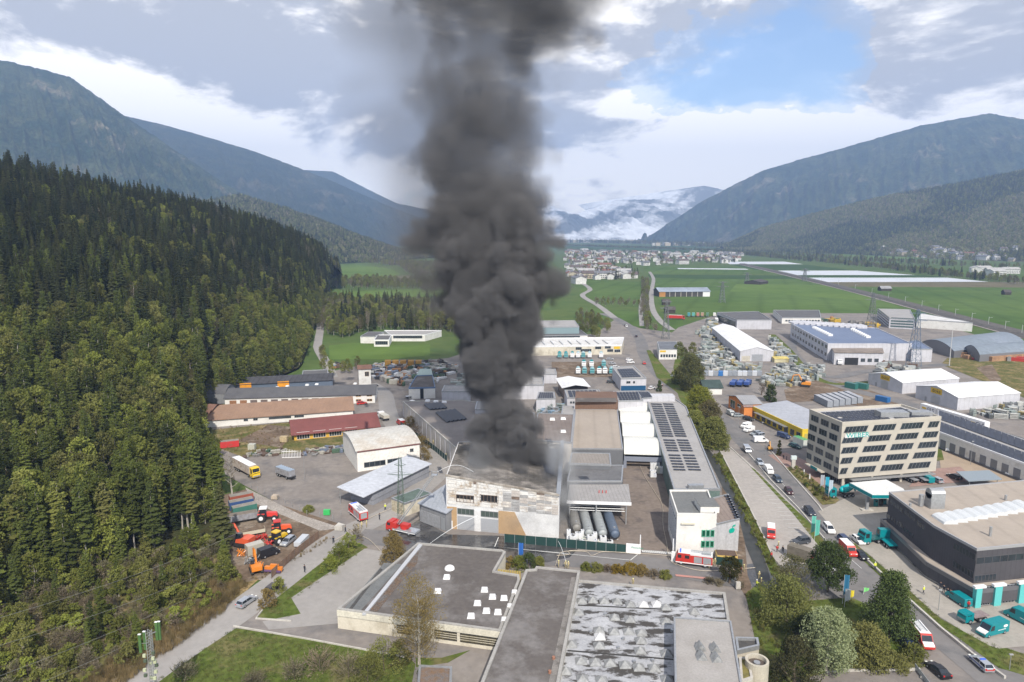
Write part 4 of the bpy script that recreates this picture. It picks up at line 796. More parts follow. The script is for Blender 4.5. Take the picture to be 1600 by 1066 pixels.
for y in rows:
 t=(y-632)/(734-632);xl_,xm1,xm2,xr_=lerp(1018,1053,t),lerp(1035,1072,t),lerp(1037,1076,t),lerp(1053,1096,t)
 for x0,x1 in((xl_,xm1),(xm2,xr_)):
  A_,B2=G(x0,y,hs+.2),G(x1,y+.6,hs+.2);dv=Vector((0,.95+(1-t)*.75,0))
  for s_ in range(2):
   a,c=A_.lerp(B2,s_*.5),A_.lerp(B2,s_*.5+.47);MB().hexa([a,c,c+dv,a+dv],[a+Vector((0,0,.06)),c+Vector((0,0,.06)),c+dv+Vector((0,0,.1)),a+dv+Vector((0,0,.1))]).build('solar_panel',M_PV,r)
q=G(1035,626,hs);MB().box(q.x-5,q.y-2,hs,q.x+5,q.y+3,hs+2.4).build('plant_room',WALLL,r)
q=G(1090,766,hs);W_=w[0];W_.slab(r,'rooflight_box',STEEL,W_.L*.32,hs,W_.L*.65,hs+1.3,-1.5,.05)
for lb,rf,h_,win in(('low building with black solar roof and a row of small square windows',[(886,622),(945,621),(935,609),(882,610)],5.5,12),('flat building with solar panels behind the white arched roofs',[(966,627),(1005,626),(1000,611),(958,612)],8.5,0),('small solar roofed block at the north end of the works',[(1003,623),(1025,621),(1012,612),(995,612)],8.5,0),('solar roofed block in the smoke left of the low building',[(838,624),(868,623),(866,613),(842,613)],6,0)):
 r,w=block('solar_building',lb,'building',rf,h_,WALLL,ROOFL,par=.25)
 i=[rf[0],rf[1],rf[2],rf[3]];f=lambda a,b,t:(a[0]+(b[0]-a[0])*t,a[1]+(b[1]-a[1])*t)
 sh_=[(lambda c:(c[0]+(sum(p[0]for p in rf)/4-c[0])*.16,c[1]+(sum(p[1]for p in rf)/4-c[1])*.16))(c)for c in rf];panels(r,sh_,h_+.1,7,4,gu=.2,gv=.3,tilt=.2)
 for k in range(win):w[0].window(r,w[0].L*(.08+.07*k),h_-2.6,w[0].L*(.08+.07*k)+.9,h_-1.6)
block('stair_tower','small cream block beside the brown upper wall','building',[(877,648),(898,649),(897,635),(879,634)],8,mat('cream_sheet',(.45,.40,.33),scale=.3),ROOFL,par=.1)
for lb,rf,h_ in(('long pale roofed shed in the smoke behind the fire',[(760,602),(850,602),(848,590),(765,590)],7),('grey flat shed behind the factory hall',[(742,640),(800,640),(790,628),(745,628)],8),('low white shed left of the smoke',[(690,612),(735,612),(730,603),(694,603)],5),('grey roofed depot behind the white tent roof',[(850,585),(870,585),(868,577),(850,577)],5)):block('yard_shed',lb,'shed',rf,h_,WALLL,ROOFL,par=.25)
hz=5.5;r=empty('tent_roof_shed',(*P2(G(895,605)),0),0,'open shed with a kinked white tent roof','shed',world=True)
pts=[G(868,592,hz),G(878,607,hz),G(900,602,hz+2.2),G(923,605,hz),G(911,592,hz),G(888,588,hz+1.8)]
b=MB();Z=Vector((0,0,.15));b.add(pts+[p+Z for p in pts],[(5,2,1,0),(5,4,3,2),(6,7,8,11),(8,9,10,11),(0,1,7,6),(1,2,8,7),(2,3,9,8),(3,4,10,9),(4,5,11,10),(5,0,6,11)]);b.build('roof',DOK,r)
Pq=[P2(p)for p in(pts[0],pts[1],pts[3],pts[4])];MB().prism(inset(Pq,1.2),0,hz-.3).build('wall',paint((.12,.09,.08)),r)
h_=HT(970,611,592);r,w=block('office_building','small white office with blue ground floor and solar roof','office building',[(970,592),(1010,591.5),(990,572),(957,575)],h_,WALLL,ROOFL,par=.3,pm=GREY)
w[0].slab(r,'ground_floor_glazing',paint((.01,.07,.16)),.2,.2,w[0].L-.2,h_*.42,0,.12);panels(r,[(972,590),(1002,589),(988,576),(964,577)],h_+.1,7,4,gu=.12,gv=.25,tilt=.2)
w[0].window(r,w[0].L*.22,h_*.6,w[0].L*.38,h_*.8,2);w[0].window(r,w[0].L*.48,h_*.6,w[0].L*.56,h_*.8,1)
h_=HT(971,555,541);r,w=block('logistics_hall','long white logistics hall with yellow sign seen at the right edge of the smoke','hall',[(780,543),(971.5,540),(975,528),(790,530)],h_,WALLC,SHEETW,par=.6,pm=DOK)
for k in range(9):w[0].slab(r,'rooflight',STEEL,w[0].L*(.3+.075*k),h_,w[0].L*(.3+.075*k)+.5,h_+.5,-22,-6)
w[0].slab(r,'sign_board',YEL,w[0].L*.935,h_-2.2,w[0].L*.985,h_-.6,0,.1)
for u,z in((.62,3.5),(.66,2.2),(.7,2.2),(.78,3.7),(.86,4),(.88,1.8),(.94,1.5)):w[0].window(r,w[0].L*u,z,w[0].L*u+4,z+1.8,3)
r,w=block('office_building','white office block with dark window strip behind the logistics hall','office building',[(780,526),(918,524),(905,514),(780,515)],HT(918,534,524),WALLW,ROOFD,par=.3)
for k in range(18):w[0].window(r,w[0].L*(.1+.045*k),2.0,w[0].L*(.1+.045*k)+3.2,4.8,2)
r,w=block('office_building','pale teal upper office storey close to the smoke','office building',[(800,512),(905,511),(898,501),(800,502)],HT(918,534,524)+5,plain('teal_grey_panel',(.2,.28,.3)),ROOFL,par=.3)
h_=HT(1030,561,545);r,w=block('sign_house','white two storey office with yellow sign and grey roof by the road','office building',[(1030,546),(1058,546),(1057,534),(1027,534)],h_,WALLW,mat('slate_roof',(.15,.16,.18),scale=.2),par=.1)
for k in range(6):w[0].window(r,w[0].L*(.08+.15*k),1.5,w[0].L*(.08+.15*k)+1.3,3.4)
w[0].slab(r,'sign_board',YEL,.5,h_-1.8,4.2,h_-.7,0,.1)
a,b_=G(1030,464),G(1109,463.5);P=rect(a,b_,26);r,w=gable_b('farm_hall','long farm hall with pale blue roof and orange wooden end in the green field','farm building',P,6.5,10.5,mat('farm_dark_front',(.07,.065,.06)),mat('pale_blue_roof',(.28,.32,.38),scale=.05),over=1)
w[0].slab(r,'wooden_end',mat('orange_timber',(.45,.22,.07),scale=.1),0,0,w[0].L*.12,6.4,0,.3);w[0].slab(r,'white_end',WHITE,w[0].L*.86,0,w[0].L,6.4,0,.3)
for k in range(6):w[0].slab(r,'post',CONC,w[0].L*(.2+.11*k),0,w[0].L*(.2+.11*k)+.7,6.3,0,.3)
h_=HT(584,542,532);r,w=block('school_building','low white building with ribbon windows at the edge of the lawn','school',[(610,524),(664,524),(690,517),(600,517)],h_,WALLW,ROOFL,par=.5,pm=WHITE);w[0].window(r,2,2.2,w[0].L-2,4.4,12)
r,w=block('school_building','small white wing with window band in front of the low white building','school',[(584,532),(608,532),(612,524),(590,524)],h_,WALLW,ROOFD,par=.5,pm=WHITE);w[0].window(r,1,1.5,w[0].L-1,4,6)
block('school_building','leftmost low white wing at the wood edge','school',[(563,526),(586,526),(600,519),(575,519)],5,WALLW,ROOFD,par=.3)
#  left cluster
a,b_=G(355,631),G(588,630);
def longb(name,label,cat,f0,f1,ey,depth,rise,wm,rm,axis=0,**k):
 a,b_=G(*f0),G(*f1);he=(HT(f0[0],f0[1],ey[0])+HT(f1[0],f1[1],ey[1]))/2;return(*gable_b(name,label,cat,rect(a,b_,depth),he,he+rise,wm,rm,axis,**k),he)
DKROOF=mat('dark_slate_roof',(.085,.085,.092),(.105,.105,.11),scale=.2,fine=.08,spec=.1)
r,w,he=longb('garage_row','long dark roofed building with a row of white garages and white house end','garage building',(352,637),(586,630),(627,612),17,2.6,WALLW,DKROOF)
for k in range(11):w[0].slab(r,'garage_door',paint((.14,.11,.1))if k>1 else mat('brown_gate',(0,0,0)),w[0].L*(.03+k*.068),.2,w[0].L*(.03+k*.068)+w[0].L*.045,3.2,0,.1)
for k,(x,z)in enumerate(((.87,1.0),(.945,1.0),(.87,3.3),(.945,3.3))):w[0].window(r,w[0].L*x,z,w[0].L*x+2.4,z+1.1,2,fm=mat('orange_shutter',(.55,.30,.08)))
skylights(r,[(433,606),(449,604),(480,602),(495,601),(555,600)],he+1.6,1.6)
r,w,he=longb('workshop_row','slate blue workshop row with two orange gates behind the garages','workshop',(352,615),(520,606),(604,592),14,2.0,plain('slate_blue_wall',(.09,.12,.17),.7),mat('dark_panel_roof',(.06,.06,.068),scale=.3,stripe=(0,2.5,0,.3)))
for x0,x1 in((375,393),(434,452)):
 q=w[0].hit(x0,606)[0],w[0].hit(x1,606)[0];w[0].slab(r,'orange_gate',mat('orange_gate',(.72,.30,.02),scale=.3),q[0],.5,q[1],he+.6,0,.5)
r,w,h_=simple('house','slate blue house with white framed windows next to the workshop row','house',[(471,590),(512,588),(508,578),(472,580)],(471,604),0,plain('slate_blue_wall',(0,0,0)),ROOFD)
for u in(.2,.45,.75):w[0].window(r,w[0].L*u,3,w[0].L*u+2,4.6,1,fm=WHITEF)
P=rect(G(317,631),G(352,631),13);barrel_b('barrel_hall','small dark barrel roofed hall at the left end of the garages','hall',P,4.5,7.5,WALLG,DKROOF,axis=0)
TERR=mat('faded_tile_roof',(.25,.16,.11),(.21,.135,.095),scale=.2,fine=.08,stripe=(0,1.5,0,.06));
r,w,he=longb('brown_roof_hall','very long white walled hall with faded brown roof below the garages','hall',(318,669),(552,652),(657,641),19,3.6,WALLW,TERR)
for x0,x1,y in((381,388,662),(396,403,661),(420,455,654),(460,475,652)):
 q=w[0].hit(x0,y)[0],w[0].hit(x1,y)[0];w[0].window(r,q[0],1.6,q[1],2.6,max(2,int((x1-x0)/3)))
P=rect(G(296,668),G(318,669),18);gable_b('barn','brown roofed barn at the forest edge','barn',P,3.6,7.5,mat('barn_wood',(.13,.07,.05)),mat('barn_roof',(.20,.11,.08),scale=.3),over=1)
r,w,he=longb('yellow_house','yellow building with big dark red roof and window bays','building',(460,689),(590,676),(677,666),16,3.2,mat('sun_yellow_wall',(.60,.36,.05),(.52,.31,.04),scale=.3),mat('dark_red_roof',(.17,.06,.055),(.14,.05,.045),scale=.2,fine=.05),over=1.2)
for k in range(4):w[0].window(r,w[0].L*(.03+.19*k),.4,w[0].L*(.03+.19*k)+w[0].L*.15,3.2,5,fm=WHITEF)
w[0].window(r,w[0].L*.86,1.3,w[0].L*.95,2.5,3,fm=WHITEF)
he=HT(559,738,706);a,b_=G(559,738),G(656,724);P=rect(a,b_,24);r,w=barrel_b('white_hall','white hall with curved pale sheet roof and dark window strip','hall',P,he,he+2.0,mat('clean_white_wall',(.72,.70,.66),(.66,.64,.60),scale=.2),mat('pale_curved_roof',(.50,.49,.46),(.45,.44,.41),scale=.15,stripe=(0,1.5,.1,.08),c3=(.42,.38,.33),s3=.1),axis=0,over=.5)
w[0].slab(r,'roof_trim',mat('dark_red_roof',(0,0,0)),0,he-.25,w[0].L,he+.05,.02,.3)
w[0].window(r,w[0].L*.10,1.2,w[0].L*.44,3.0,4);w[0].window(r,w[0].L*.47,1.6,w[0].L*.73,3.0,3);w[0].window(r,w[0].L*.84,he-2.6,w[0].L*.90,he-1.4,2)
he=HT(586,791,768);a,b_=G(583,791),G(672,745);d=Vector(P2(b_-a)).normalized();n_=Vector((-d.y,d.x));P=[P2(a),P2(b_),P2(Vector(P2(b_))+n_*9),P2(Vector(P2(a))+n_*9)]
r=empty('storage_shed',cen(P),0,'long silver storage shed with pale sloping roof in the gravel yard','shed',world=True)
MB().prism(inset(P,.2),0,[he-.4]*2+[he+.6]*2).build('wall',mat('ribbed_silver_wall',(.27,.28,.31),(.23,.24,.27),scale=.2,stripe=(2,1.6,0,.35)),r)
Pe=[P2(Vector(P[0])-d*4),P[1],P[2],P2(Vector(P[3])-d*4)];Pe=inset(Pe,-.5)
b=MB();b.hexa([(*Pe[0],he-.3),(*Pe[1],he-.3),(*Pe[2],he+.9),(*Pe[3],he+.9)],[(*Pe[0],he-.1),(*Pe[1],he-.1),(*Pe[2],he+1.1),(*Pe[3],he+1.1)]);b.build('roof',mat('pale_blue_sheet',(.46,.48,.52),(.42,.44,.48),scale=.1,rough=.5,stripe=(1,1.5,-.55,.08)),r)
q=Vector(P[3])-d*3.8;MB().cyl((q.x,q.y,0),(q.x,q.y,he+.8),.12).build('post',STEEL,r)
he=HT(633,806,785);P=rect(G(611,797),G(632,807),BL=G(640,776,3));P=rect(G(612,799),G(633,808),10)
r,w=flat_b('substation_kiosk','small cream substation building with green roof at the foot of the green mast','kiosk',P,he,WALLC,mat('green_sheet_roof',(.11,.15,.13),scale=.4),.1)
for k in range(5):w[0].slab(r,'louvre_door',mat('striped_cream',(.5,.46,.34),(.25,.2,.14),scale=2),.3+k*1.0,.4,1.1+k*1.0,he-.5,0,.08)
he=HT(640,625,607);r,w,h_=simple('office_building','white fronted office with blue trim and pale green roof','office building',[(638.5,607),(680,606),(676,587),(650,588)],(640,624),0,WALLW,ROOFG,.4,plain('blue_trim',(.08,.14,.25)),sq=False)
w[0].slab(r,'entrance_glazing',GLASS,w[0].L*.43,0,w[0].L*.56,h_-.3,0,.1);MB().prism(RP([(651,587),(676,586),(674,577),(656,577)],h_),0,h_+.2).build('green_roof_wing',plain('pale_green_roof',(.25,.33,.3)),r)
h_=HT(561,602,577);P=rect(G(561,602),G(580,601),8);r,w=gable_b('tower_house','narrow white house with flat dark roof by the bend of the lane','house',P,h_,h_+1.2,WALLW,mat('barn_roof',(0,0,0)),over=.6);w[0].window(r,w[0].L*.5,h_-4,w[0].L*.85,h_-1.5,2,fm=TAN)
r,w,he=longb('house','white house with dark green roof among the trees at the road','house',(1100,617),(1128,617),(606,606),12,2.5,WALLW,mat('dark_green_roof',(.05,.075,.07)),over=.6)
r,w,he=longb('hut','small cream hut beside the formwork yard','hut',(1210,567),(1232,567),(561,561),8,.6,mat('cream_hut',(.55,.5,.32)),mat('yellow_hut_roof',(.55,.45,.15)),over=.3)
for nm,f0,f1,lb in(('field_barn',(1036,477),(1047,477),'small dark field barn above the red lorry'),('field_barn',(1040,490),(1055,490),'larger dark field barn next to the red lorry'),('field_barn',(1377,455),(1393,455),'lone barn in the field beyond the railway'),('field_barn',(1188,445),(1200,443),'field barn with trees left of the railway'),('field_barn',(1570,461),(1580,461),'tiny barn at the right edge of the green field'),('hill_barn',(551,446),(563,446),'white roofed barn on the hill meadow'),('hill_barn',(608,414),(636,414),'dark barn half behind the smoke on the hill')):
 a,b_=G(*f0),G(*f1);P=rect(a,b_,max(7,(b_-a).length*.7));gable_b(nm,lb,'barn',P,3.6,6.5,mat('dark_barn_wood',(.06,.05,.042)),mat('barn_tin',(.3,.3,.3))if 'white' in lb or 'lone' in lb else mat('dark_barn_roof',(.08,.07,.065)),over=.6)
 #  foreground buildings
hf=HT(529,981,951);hf=HT(529,981,952)
r,w=flat_b('factory_hall','foreground hall with dark grey roof and scattered white rooflights','factory',RP([(527,953.5),(782,988),(812,908),(811,900),(773,894),(790,864),(784,861),(653,850)],hf),hf,WALLC,ROOFG,par=.35,pm=mat('pale_parapet_cap',(.33,.32,.30),(.27,.26,.245),scale=.3),pw=.5)
b=MB();P=RP([(566,961),(572,961),(660,853),(655,851)],hf)
b.prism(P,hf-.1,hf+.3);b.build('parapet',paint((.42,.43,.45)),r)
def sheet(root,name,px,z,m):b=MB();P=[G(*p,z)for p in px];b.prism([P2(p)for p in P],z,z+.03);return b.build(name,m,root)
sheet(r,'leaf_litter',[(573,958),(590,955),(625,912),(652,880),(654,862),(650,860),(618,902)],hf+.02,mat('leaf_litter',(.12,.075,.045),(.11,.103,.10),scale=.5,fine=.4,rough=1))
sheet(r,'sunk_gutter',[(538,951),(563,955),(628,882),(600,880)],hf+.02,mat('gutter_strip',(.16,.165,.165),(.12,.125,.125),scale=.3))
sheet(r,'dark_roof_sheet',[(545,951.5),(550,952),(598,890),(594,888)],hf+.06,mat('dark_roof_sheet',(.05,.05,.05),(.08,.075,.07),scale=1))  # flat dark sheet laid on the roof, nothing is sunk here
skylights(r,[(698,903),(684,925),(757,923),(769.5,934),(787.5,936),(746,944),(760,956),(778,958),(736,964)],hf,1.55)
skylights(r,[(804,927),(797,949),(788,970)],hf,1.4)
p=G(702.5,889,hf);MB().sph((p.x,p.y,hf),1.15,(1,1,.75),16,5,z0=0).build('dome_rooflight',WHITE,r)
Wf=w[0]
for x0,x1 in((621,640),(679,714),(719,778)):
 u0,u1=Wf.hit(x0,990)[0],Wf.hit(x1,990)[0];z1=hf-1.3;f=Wf.window(r,u0,.9,u1,z1,max(2,int((u1-u0)/1.5)),fm=BLACK,gm=plain('olive_pane',(.09,.08,.05),.2));b=MB()
 for k in(1,2,3):Wf.box(b,u0,.9+(z1-.9)*k/4,u1,.98+(z1-.9)*k/4,.05,.09)
 b.build('glazing_bar',WALLC,f)
Wf.slab(r,'fascia',mat('cream_fascia',(.58,.55,.46),scale=.3),0,hf-1.1,Wf.L,hf+.1,.07,.22)
for k in range(11):b=MB();p=G(776+k*3.6,896-.0+k*.35,2.4);b.box(p.x-.2,p.y-.1,0,p.x+.2,p.y+.1,3.4);b.build('yellow_post',mat('yellow_timber',(.45,.34,.1),scale=1),r)
hm=hf+.9
r,w=flat_b('factory_hall','long narrow foreground roof of dark felt running towards the camera','factory',RP([(735,1110),(866,1110),(906,894),(838,887),(836,891),(822,892)],hm),hm,WALLC,ROOFG,par=.35,pm=mat('pale_parapet_cap',(0,0,0)),pw=.5)
sheet(r,'gravel_belt',[(848,1110),(864,1110),(902,902),(893,902)],hm+.02,mat('gravel_belt',(.21,.195,.18),(.16,.15,.14),scale=.6,fine=.2,rough=1,c3=(.12,.11,.1),s3=.5))
for x,y in((865,1030),(859,1052)):p=G(x,y,hm);MB().cyl((p.x,p.y,hm),(p.x,p.y,hm+.5),.28).build('vent_pipe',mat('rusty_pipe',(.3,.15,.1),scale=3),r)
hq=hf-.3
M_SLAB=mat('weathered_white_roof',(.38,.385,.40),(.29,.295,.31),scale=.35,fine=.12,rough=.75,c3=(.055,.05,.045),s3=.30,t3=(.49,.56),stretch=None)
_n=M_SLAB.node_tree.nodes;_l=M_SLAB.node_tree.links
for q in[x for x in _n if x.type=='TEX_NOISE' and abs(x.inputs['Scale'].default_value-.30)<.001]:
 mpp=_n.new('ShaderNodeMapping');mpp.inputs['Scale'].default_value=(.7,1.5,1);_l.new(_n['Texture Coordinate'].outputs['Object'],mpp.inputs[0]);_l.new(mpp.outputs[0],q.inputs['Vector'])
r,w=flat_b('factory_hall','foreground hall with weathered whitish roof full of small glass pyramids','factory',RP([(862,1110),(1068,1110),(1060,970),(1140,973),(1133,928),(901,908)],hq),hq,WALLC,M_SLAB,par=.35,pm=mat('pale_parapet_cap',(0,0,0)),pw=.5)
M_PYR=plain('dull_pyramid_glass',(.30,.305,.305),.9,0,.05,.35,1.5);M_PYRL=plain('bright_pyramid_glass',(.55,.55,.55),.8,0,.1,.1)
PY=[(909,940),(926,939),(944,940),(964,941),(985,946),(1005,946),(1026,945),(1040,950),(1084,957),(904,958),(960,966),(984,969),(1040,972),(936,986),(959,988),(982,988),(1002,990),(937,996),(893,1008),(936,1010),(1001,1002),(1000,1018),(1041,1022),(908,1034),(930,1036),(953,1037),(976,1040),(998,1044),(1022,1045),(884,1050),(1042,1062),(910,1062),(940,1064)]
for k,(x,y)in enumerate(PY):
 p=G(x,y,hq);s_=1.0;b=MB();b.box(p.x-s_,p.y-s_,hq,p.x+s_,p.y+s_,hq+.12);b.add([(p.x-s_,p.y-s_,hq+.12),(p.x+s_,p.y-s_,hq+.12),(p.x+s_,p.y+s_,hq+.12),(p.x-s_,p.y+s_,hq+.12),(p.x,p.y,hq+1.0)],[(0,1,4),(1,2,4),(2,3,4),(3,0,4)]);b.build('pyramid_rooflight',M_PYRL if k in(6,5,17)else M_PYR,r)
for x,y in((966,1014),(923,989),(974,1000),(1050,987),(946,962),(1020,1034),(991,1036)):p=G(x,y,hq);MB().cyl((p.x,p.y,hq),(p.x,p.y,hq+.5),.3).build('vent_pipe',STEEL,r)
for(x0,y0,x1,y1)in((903,946,1050,953),(887,1017,1052,1031)):
 a,c=G(x0,y0,hq),G(x1,y1,hq);d=(c-a).normalized();q=Vector((-d.y,d.x,0))*.16;MB().prism([P2(a+q),P2(a-q),P2(c-q),P2(c+q)],hq,hq+.1).build('expansion_joint',mat('joint_felt',(.05,.048,.045)),r)
hx=hq+3.4
r,w=flat_b('plant_building','raised foreground roof of pale gravel with four small twin rooflights','factory',RP([(1056,1112),(1166,1112),(1142,972),(1053,966)],hx),hx,mat('grey_parapet_wall',(.36,.36,.37),scale=.4),mat('pale_gravel_roof',(.31,.295,.28),(.27,.255,.24),scale=.3,fine=.08,rough=1),par=.25,pm=STEEL,pw=.25)
for x,y in((1094,1014),(1117,1016),(1096,1028),(1119,1031)):
 p=G(x,y,hx);MB().prof([(-.9,0),(0,1.2),(.9,0)],-.85,.85).build('ridge_rooflight',M_PYR,None)
 o=COL.objects[-1];o.parent=r;
 for v in o.data.vertices:v.co=Vector((v.co.x+p.x-r.location.x,v.co.y+p.y-r.location.y,v.co.z+hx))
p=G(1181,1066);pt_=G(1183,1031,6.2);cx,cy=pt_.x,pt_.y
r=empty('round_tank',(cx,cy,0),0,'round concrete tank with fan opening at the corner of the foreground plant','tank')
b=MB();
n=28;ro,ri=1.95,1.55;vs=[]
for z,rr in((0,ro),(6.2,ro),(6.2,ri),(5.4,ri)):vs+=[(rr*math.cos(6.2832*k/n),rr*math.sin(6.2832*k/n),z)for k in range(n)]
b.add(vs,[(j*n+k,j*n+(k+1)%n,(j+1)*n+(k+1)%n,(j+1)*n+k)for j in range(3)for k in range(n)]);b.build('shell',mat('cream_concrete',(.44,.40,.33),(.38,.35,.29),scale=.6),r)
MB().cyl((0,0,5.2),(0,0,5.45),ri,n=24).build('grille',paint((.09,.07,.06)),r);MB().cyl((0,0,5.45),(0,0,5.8),.55,n=14).build('fan_hub',STEEL,r)
r,w=flat_b('cooling_block','low cream plant block with open frame beside the round tank','plant building',RP([(1152,1020),(1186,1012),(1184,1000),(1149,999)],5),5,mat('cream_concrete',(0,0,0)),mat('dark_roof_sheet',(0,0,0)),.5,STEEL)
r,w=flat_b('cooling_block','cream plant block with mossy top between tank and pale roof','plant building',RP([(1158,1066),(1176,1060),(1170,1030),(1155,1028)],5),5,mat('cream_concrete',(0,0,0)),mat('mossy_top',(.2,.17,.05),(.12,.11,.04),scale=1),.2,CONC)
r,w=flat_b('garage','small garage with leaf covered dark roof in front of the cream hall','garage',RP([(650,1100),(704,1100),(706,1043),(655,1040)],3),3,WALLW,mat('leafy_roof',(.13,.125,.125),(.16,.10,.06),scale=.8,fine=.3,rough=1),.15)
patch('courtyard',[(655,1009),(790,1030),(770,1090),(640,1090)],M_ASPH,z=GL);patch('courtyard_lawn',[(650,1030),(690,1030),(735,1018),(700,1038),(650,1045)],M_LAWN,z=GL+.01)
#  vehicles (built with x forward, then set down on the ground)
def spot(rear,front,z=None):
 a,b=G(*rear),G(*front);c=(a+b)/2;d=b-a;return(c.x,c.y,GL if z is None else z),math.atan2(d.y,d.x)
def wheels(r,xs,y,rad,w=.24,dual=False):
 for x in xs:
  for s in(-1,1):
   o=MB().cyl((x,s*(y-w),rad),(x,s*y,rad),rad,n=12).build('wheel',TYRE,r);MB().cyl((x,s*(y-.02),rad),(x,s*(y+.015),rad),rad*.55,n=8).build('rim',SILV,o)
CARP={'hatch':(4.1,1.78,1.48,[(-2.05,.28),(-2.05,.85),(-1.95,.98),(.75,.95),(1.75,.78),(2.05,.6),(2.05,.28)],(-1.9,1.0,.3,.85)),'sedan':(4.7,1.84,1.42,[(-2.35,.28),(-2.35,.85),(-2.2,.95),(.9,.92),(2.0,.76),(2.35,.58),(2.35,.28)],(-1.75,1.15,.75,.85)),'estate':(4.7,1.84,1.5,[(-2.35,.28),(-2.35,.9),(-2.25,1.0),(.85,.95),(1.95,.78),(2.35,.6),(2.35,.28)],(-2.25,1.1,.35,.85)),'suv':(4.6,1.88,1.68,[(-2.3,.32),(-2.3,1.0),(-2.2,1.1),(.8,1.05),(1.95,.92),(2.3,.7),(2.3,.32)],(-2.2,1.0,.3,.75)),'mpv':(4.6,1.85,1.75,[(-2.3,.3),(-2.3,1.0),(-2.25,1.1),(1.1,1.05),(2.0,.85),(2.3,.62),(2.3,.3)],(-2.28,1.3,.15,.8))}
def car(kind,rear,front,col,label,name='car',cat='car',group=None):
 L_,w,h,P,(c0,c1,ri,fi)=CARP[kind];loc,rz=spot(rear,front);r=empty(name,loc,rz,label,cat,group);y=w/2
 b=MB();b.prof(P,-y,y);b.box(-L_/2-.04,-y+.1,.3,L_/2+.04,y-.1,.5);b.build('body',col,r)
 b=MB();zc_=P[2][1]-.04;b.taper(c0,-y+.06,zc_,c1,y-.06,h-.04,ri,.2,fi);b.build('windows',GLASS,r)
 b=MB();b.box(c0+ri-.03,-y+.24,h-.06,c1-fi+.05,y-.24,h);
 for s in(-1,1):
  for x0,x1 in((c0,c0+ri),(c1,c1-fi),((c0+c1)/2-.15,(c0+c1)/2-.15)):b.cyl((x0,s*(y-.07),zc_),(x1,s*(y-.25),h-.05),.045,n=4)
 b.build('roof',col,r);wheels(r,(-L_*.3,L_*.31),y,.33)
 for s in(-1,1):MB().box(L_/2-.22,s*(y-.38)-.2,.58,L_/2+.03,s*(y-.38)+.2,.74).build('headlight',LAMP,r);MB().box(-L_/2-.03,s*(y-.2)-.14,.75,-L_/2+.1,s*(y-.2)+.14,.95).build('tail_light',REDL,r)
 return r
def van(rear,front,col,label,L_=5.9,h=2.5,w=2.0,name='van',cat='van',group=None,nose=None,side=None,win=False,roof=None):
 loc,rz=spot(rear,front);r=empty(name,loc,rz,label,cat,group);y=w/2;x0,x1=-L_/2,L_/2
 P=[(x0,.32),(x0,h-.1),(x0+.1,h),(x1-1.75,h),(x1-1.55,h-.08),(x1-.95,1.32),(x1-.15,1.05),(x1,.8),(x1,.32)]
 b=MB();b.prof(P,-y,y);b.build('body',col,r);b=MB();b.hexa([(x1-.88,-y+.12,1.36),(x1-.88,y-.12,1.36),(x1-.93,y-.12,1.36),(x1-.93,-y+.12,1.36)],[(x1-1.47,-y+.16,h-.22),(x1-1.47,y-.16,h-.22),(x1-1.52,y-.16,h-.22),(x1-1.52,-y+.16,h-.22)]);b.build('windscreen',GLASS,r)
 if roof:MB().box(x0+.05,-y+.05,h,x1-1.8,y-.05,h+.05).build('roof',roof,r)
 if nose:MB().hexa([(x1+.02,-y+.1,.85),(x1+.02,y-.1,.85),(x1-.13,y-.1,1.1),(x1-.13,-y+.1,1.1)],[(x1-.8,-y+.1,1.33),(x1-.8,y-.1,1.33),(x1-.85,y-.1,1.38),(x1-.85,-y+.1,1.38)]).build('bonnet',nose,r)
 for s in(-1,1):
  MB().hexa([(x1-2.3,s*y,1.35),(x1-1.15,s*y,1.35),(x1-1.55,s*y,h-.3),(x1-2.3,s*y,h-.3)],[(x1-2.3,s*(y+.015),1.35),(x1-1.15,s*(y+.015),1.35),(x1-1.55,s*(y+.015),h-.3),(x1-2.3,s*(y+.015),h-.3)]).build('side_window',GLASS,r)
  if win:MB().box(x0+.2,s*y-.01,1.3,x1-2.5,s*y+.015,h-.35).build('side_window',GLASS,r)
  if side:b=MB();n=14;vs=[(x0+1.1+.62*math.cos(6.2832*k/n),s*(y+.02),h*.68+.3*math.sin(6.2832*k/n))for k in range(n)];b.add(vs,[tuple(range(n))]);b.build('oval_emblem',side,r);MB().box(x0+.9,s*y-.01,h*.42,x0+3.1,s*y+.02,h*.42+.1).build('lettering_line',side,r)
  MB().box(x1-.12,s*(y-.3)-.2,.8,x1+.02,s*(y-.3)+.2,.98).build('headlight',LAMP,r)
 wheels(r,(x0+1.1,x1-1.0),y,.36);return r
def cab(r,x0,x1,w,h,col,z0=.5):
 y=w/2;b=MB();b.prof([(x0,z0),(x0,h),(x1-.5,h),(x1-.05,2.0),(x1,1.2),(x1,z0)],-y,y);b.build('cab',col,r)
 MB().hexa([(x1+.0,-y+.12,1.75),(x1+.0,y-.12,1.75),(x1-.07,y-.12,1.75),(x1-.07,-y+.12,1.75)],[(x1-.38,-y+.15,h-.25),(x1-.38,y-.15,h-.25),(x1-.44,y-.15,h-.25),(x1-.44,-y+.15,h-.25)]).build('windscreen',GLASS,r)
 for s in(-1,1):MB().box(x0+.6,s*y-.01,1.8,x1-.45,s*y+.02,h-.35).build('side_window',GLASS,r)
 MB().box(x1-.05,-y+.1,z0+.1,x1+.05,y-.1,z0+.5).build('bumper',GREY,r)
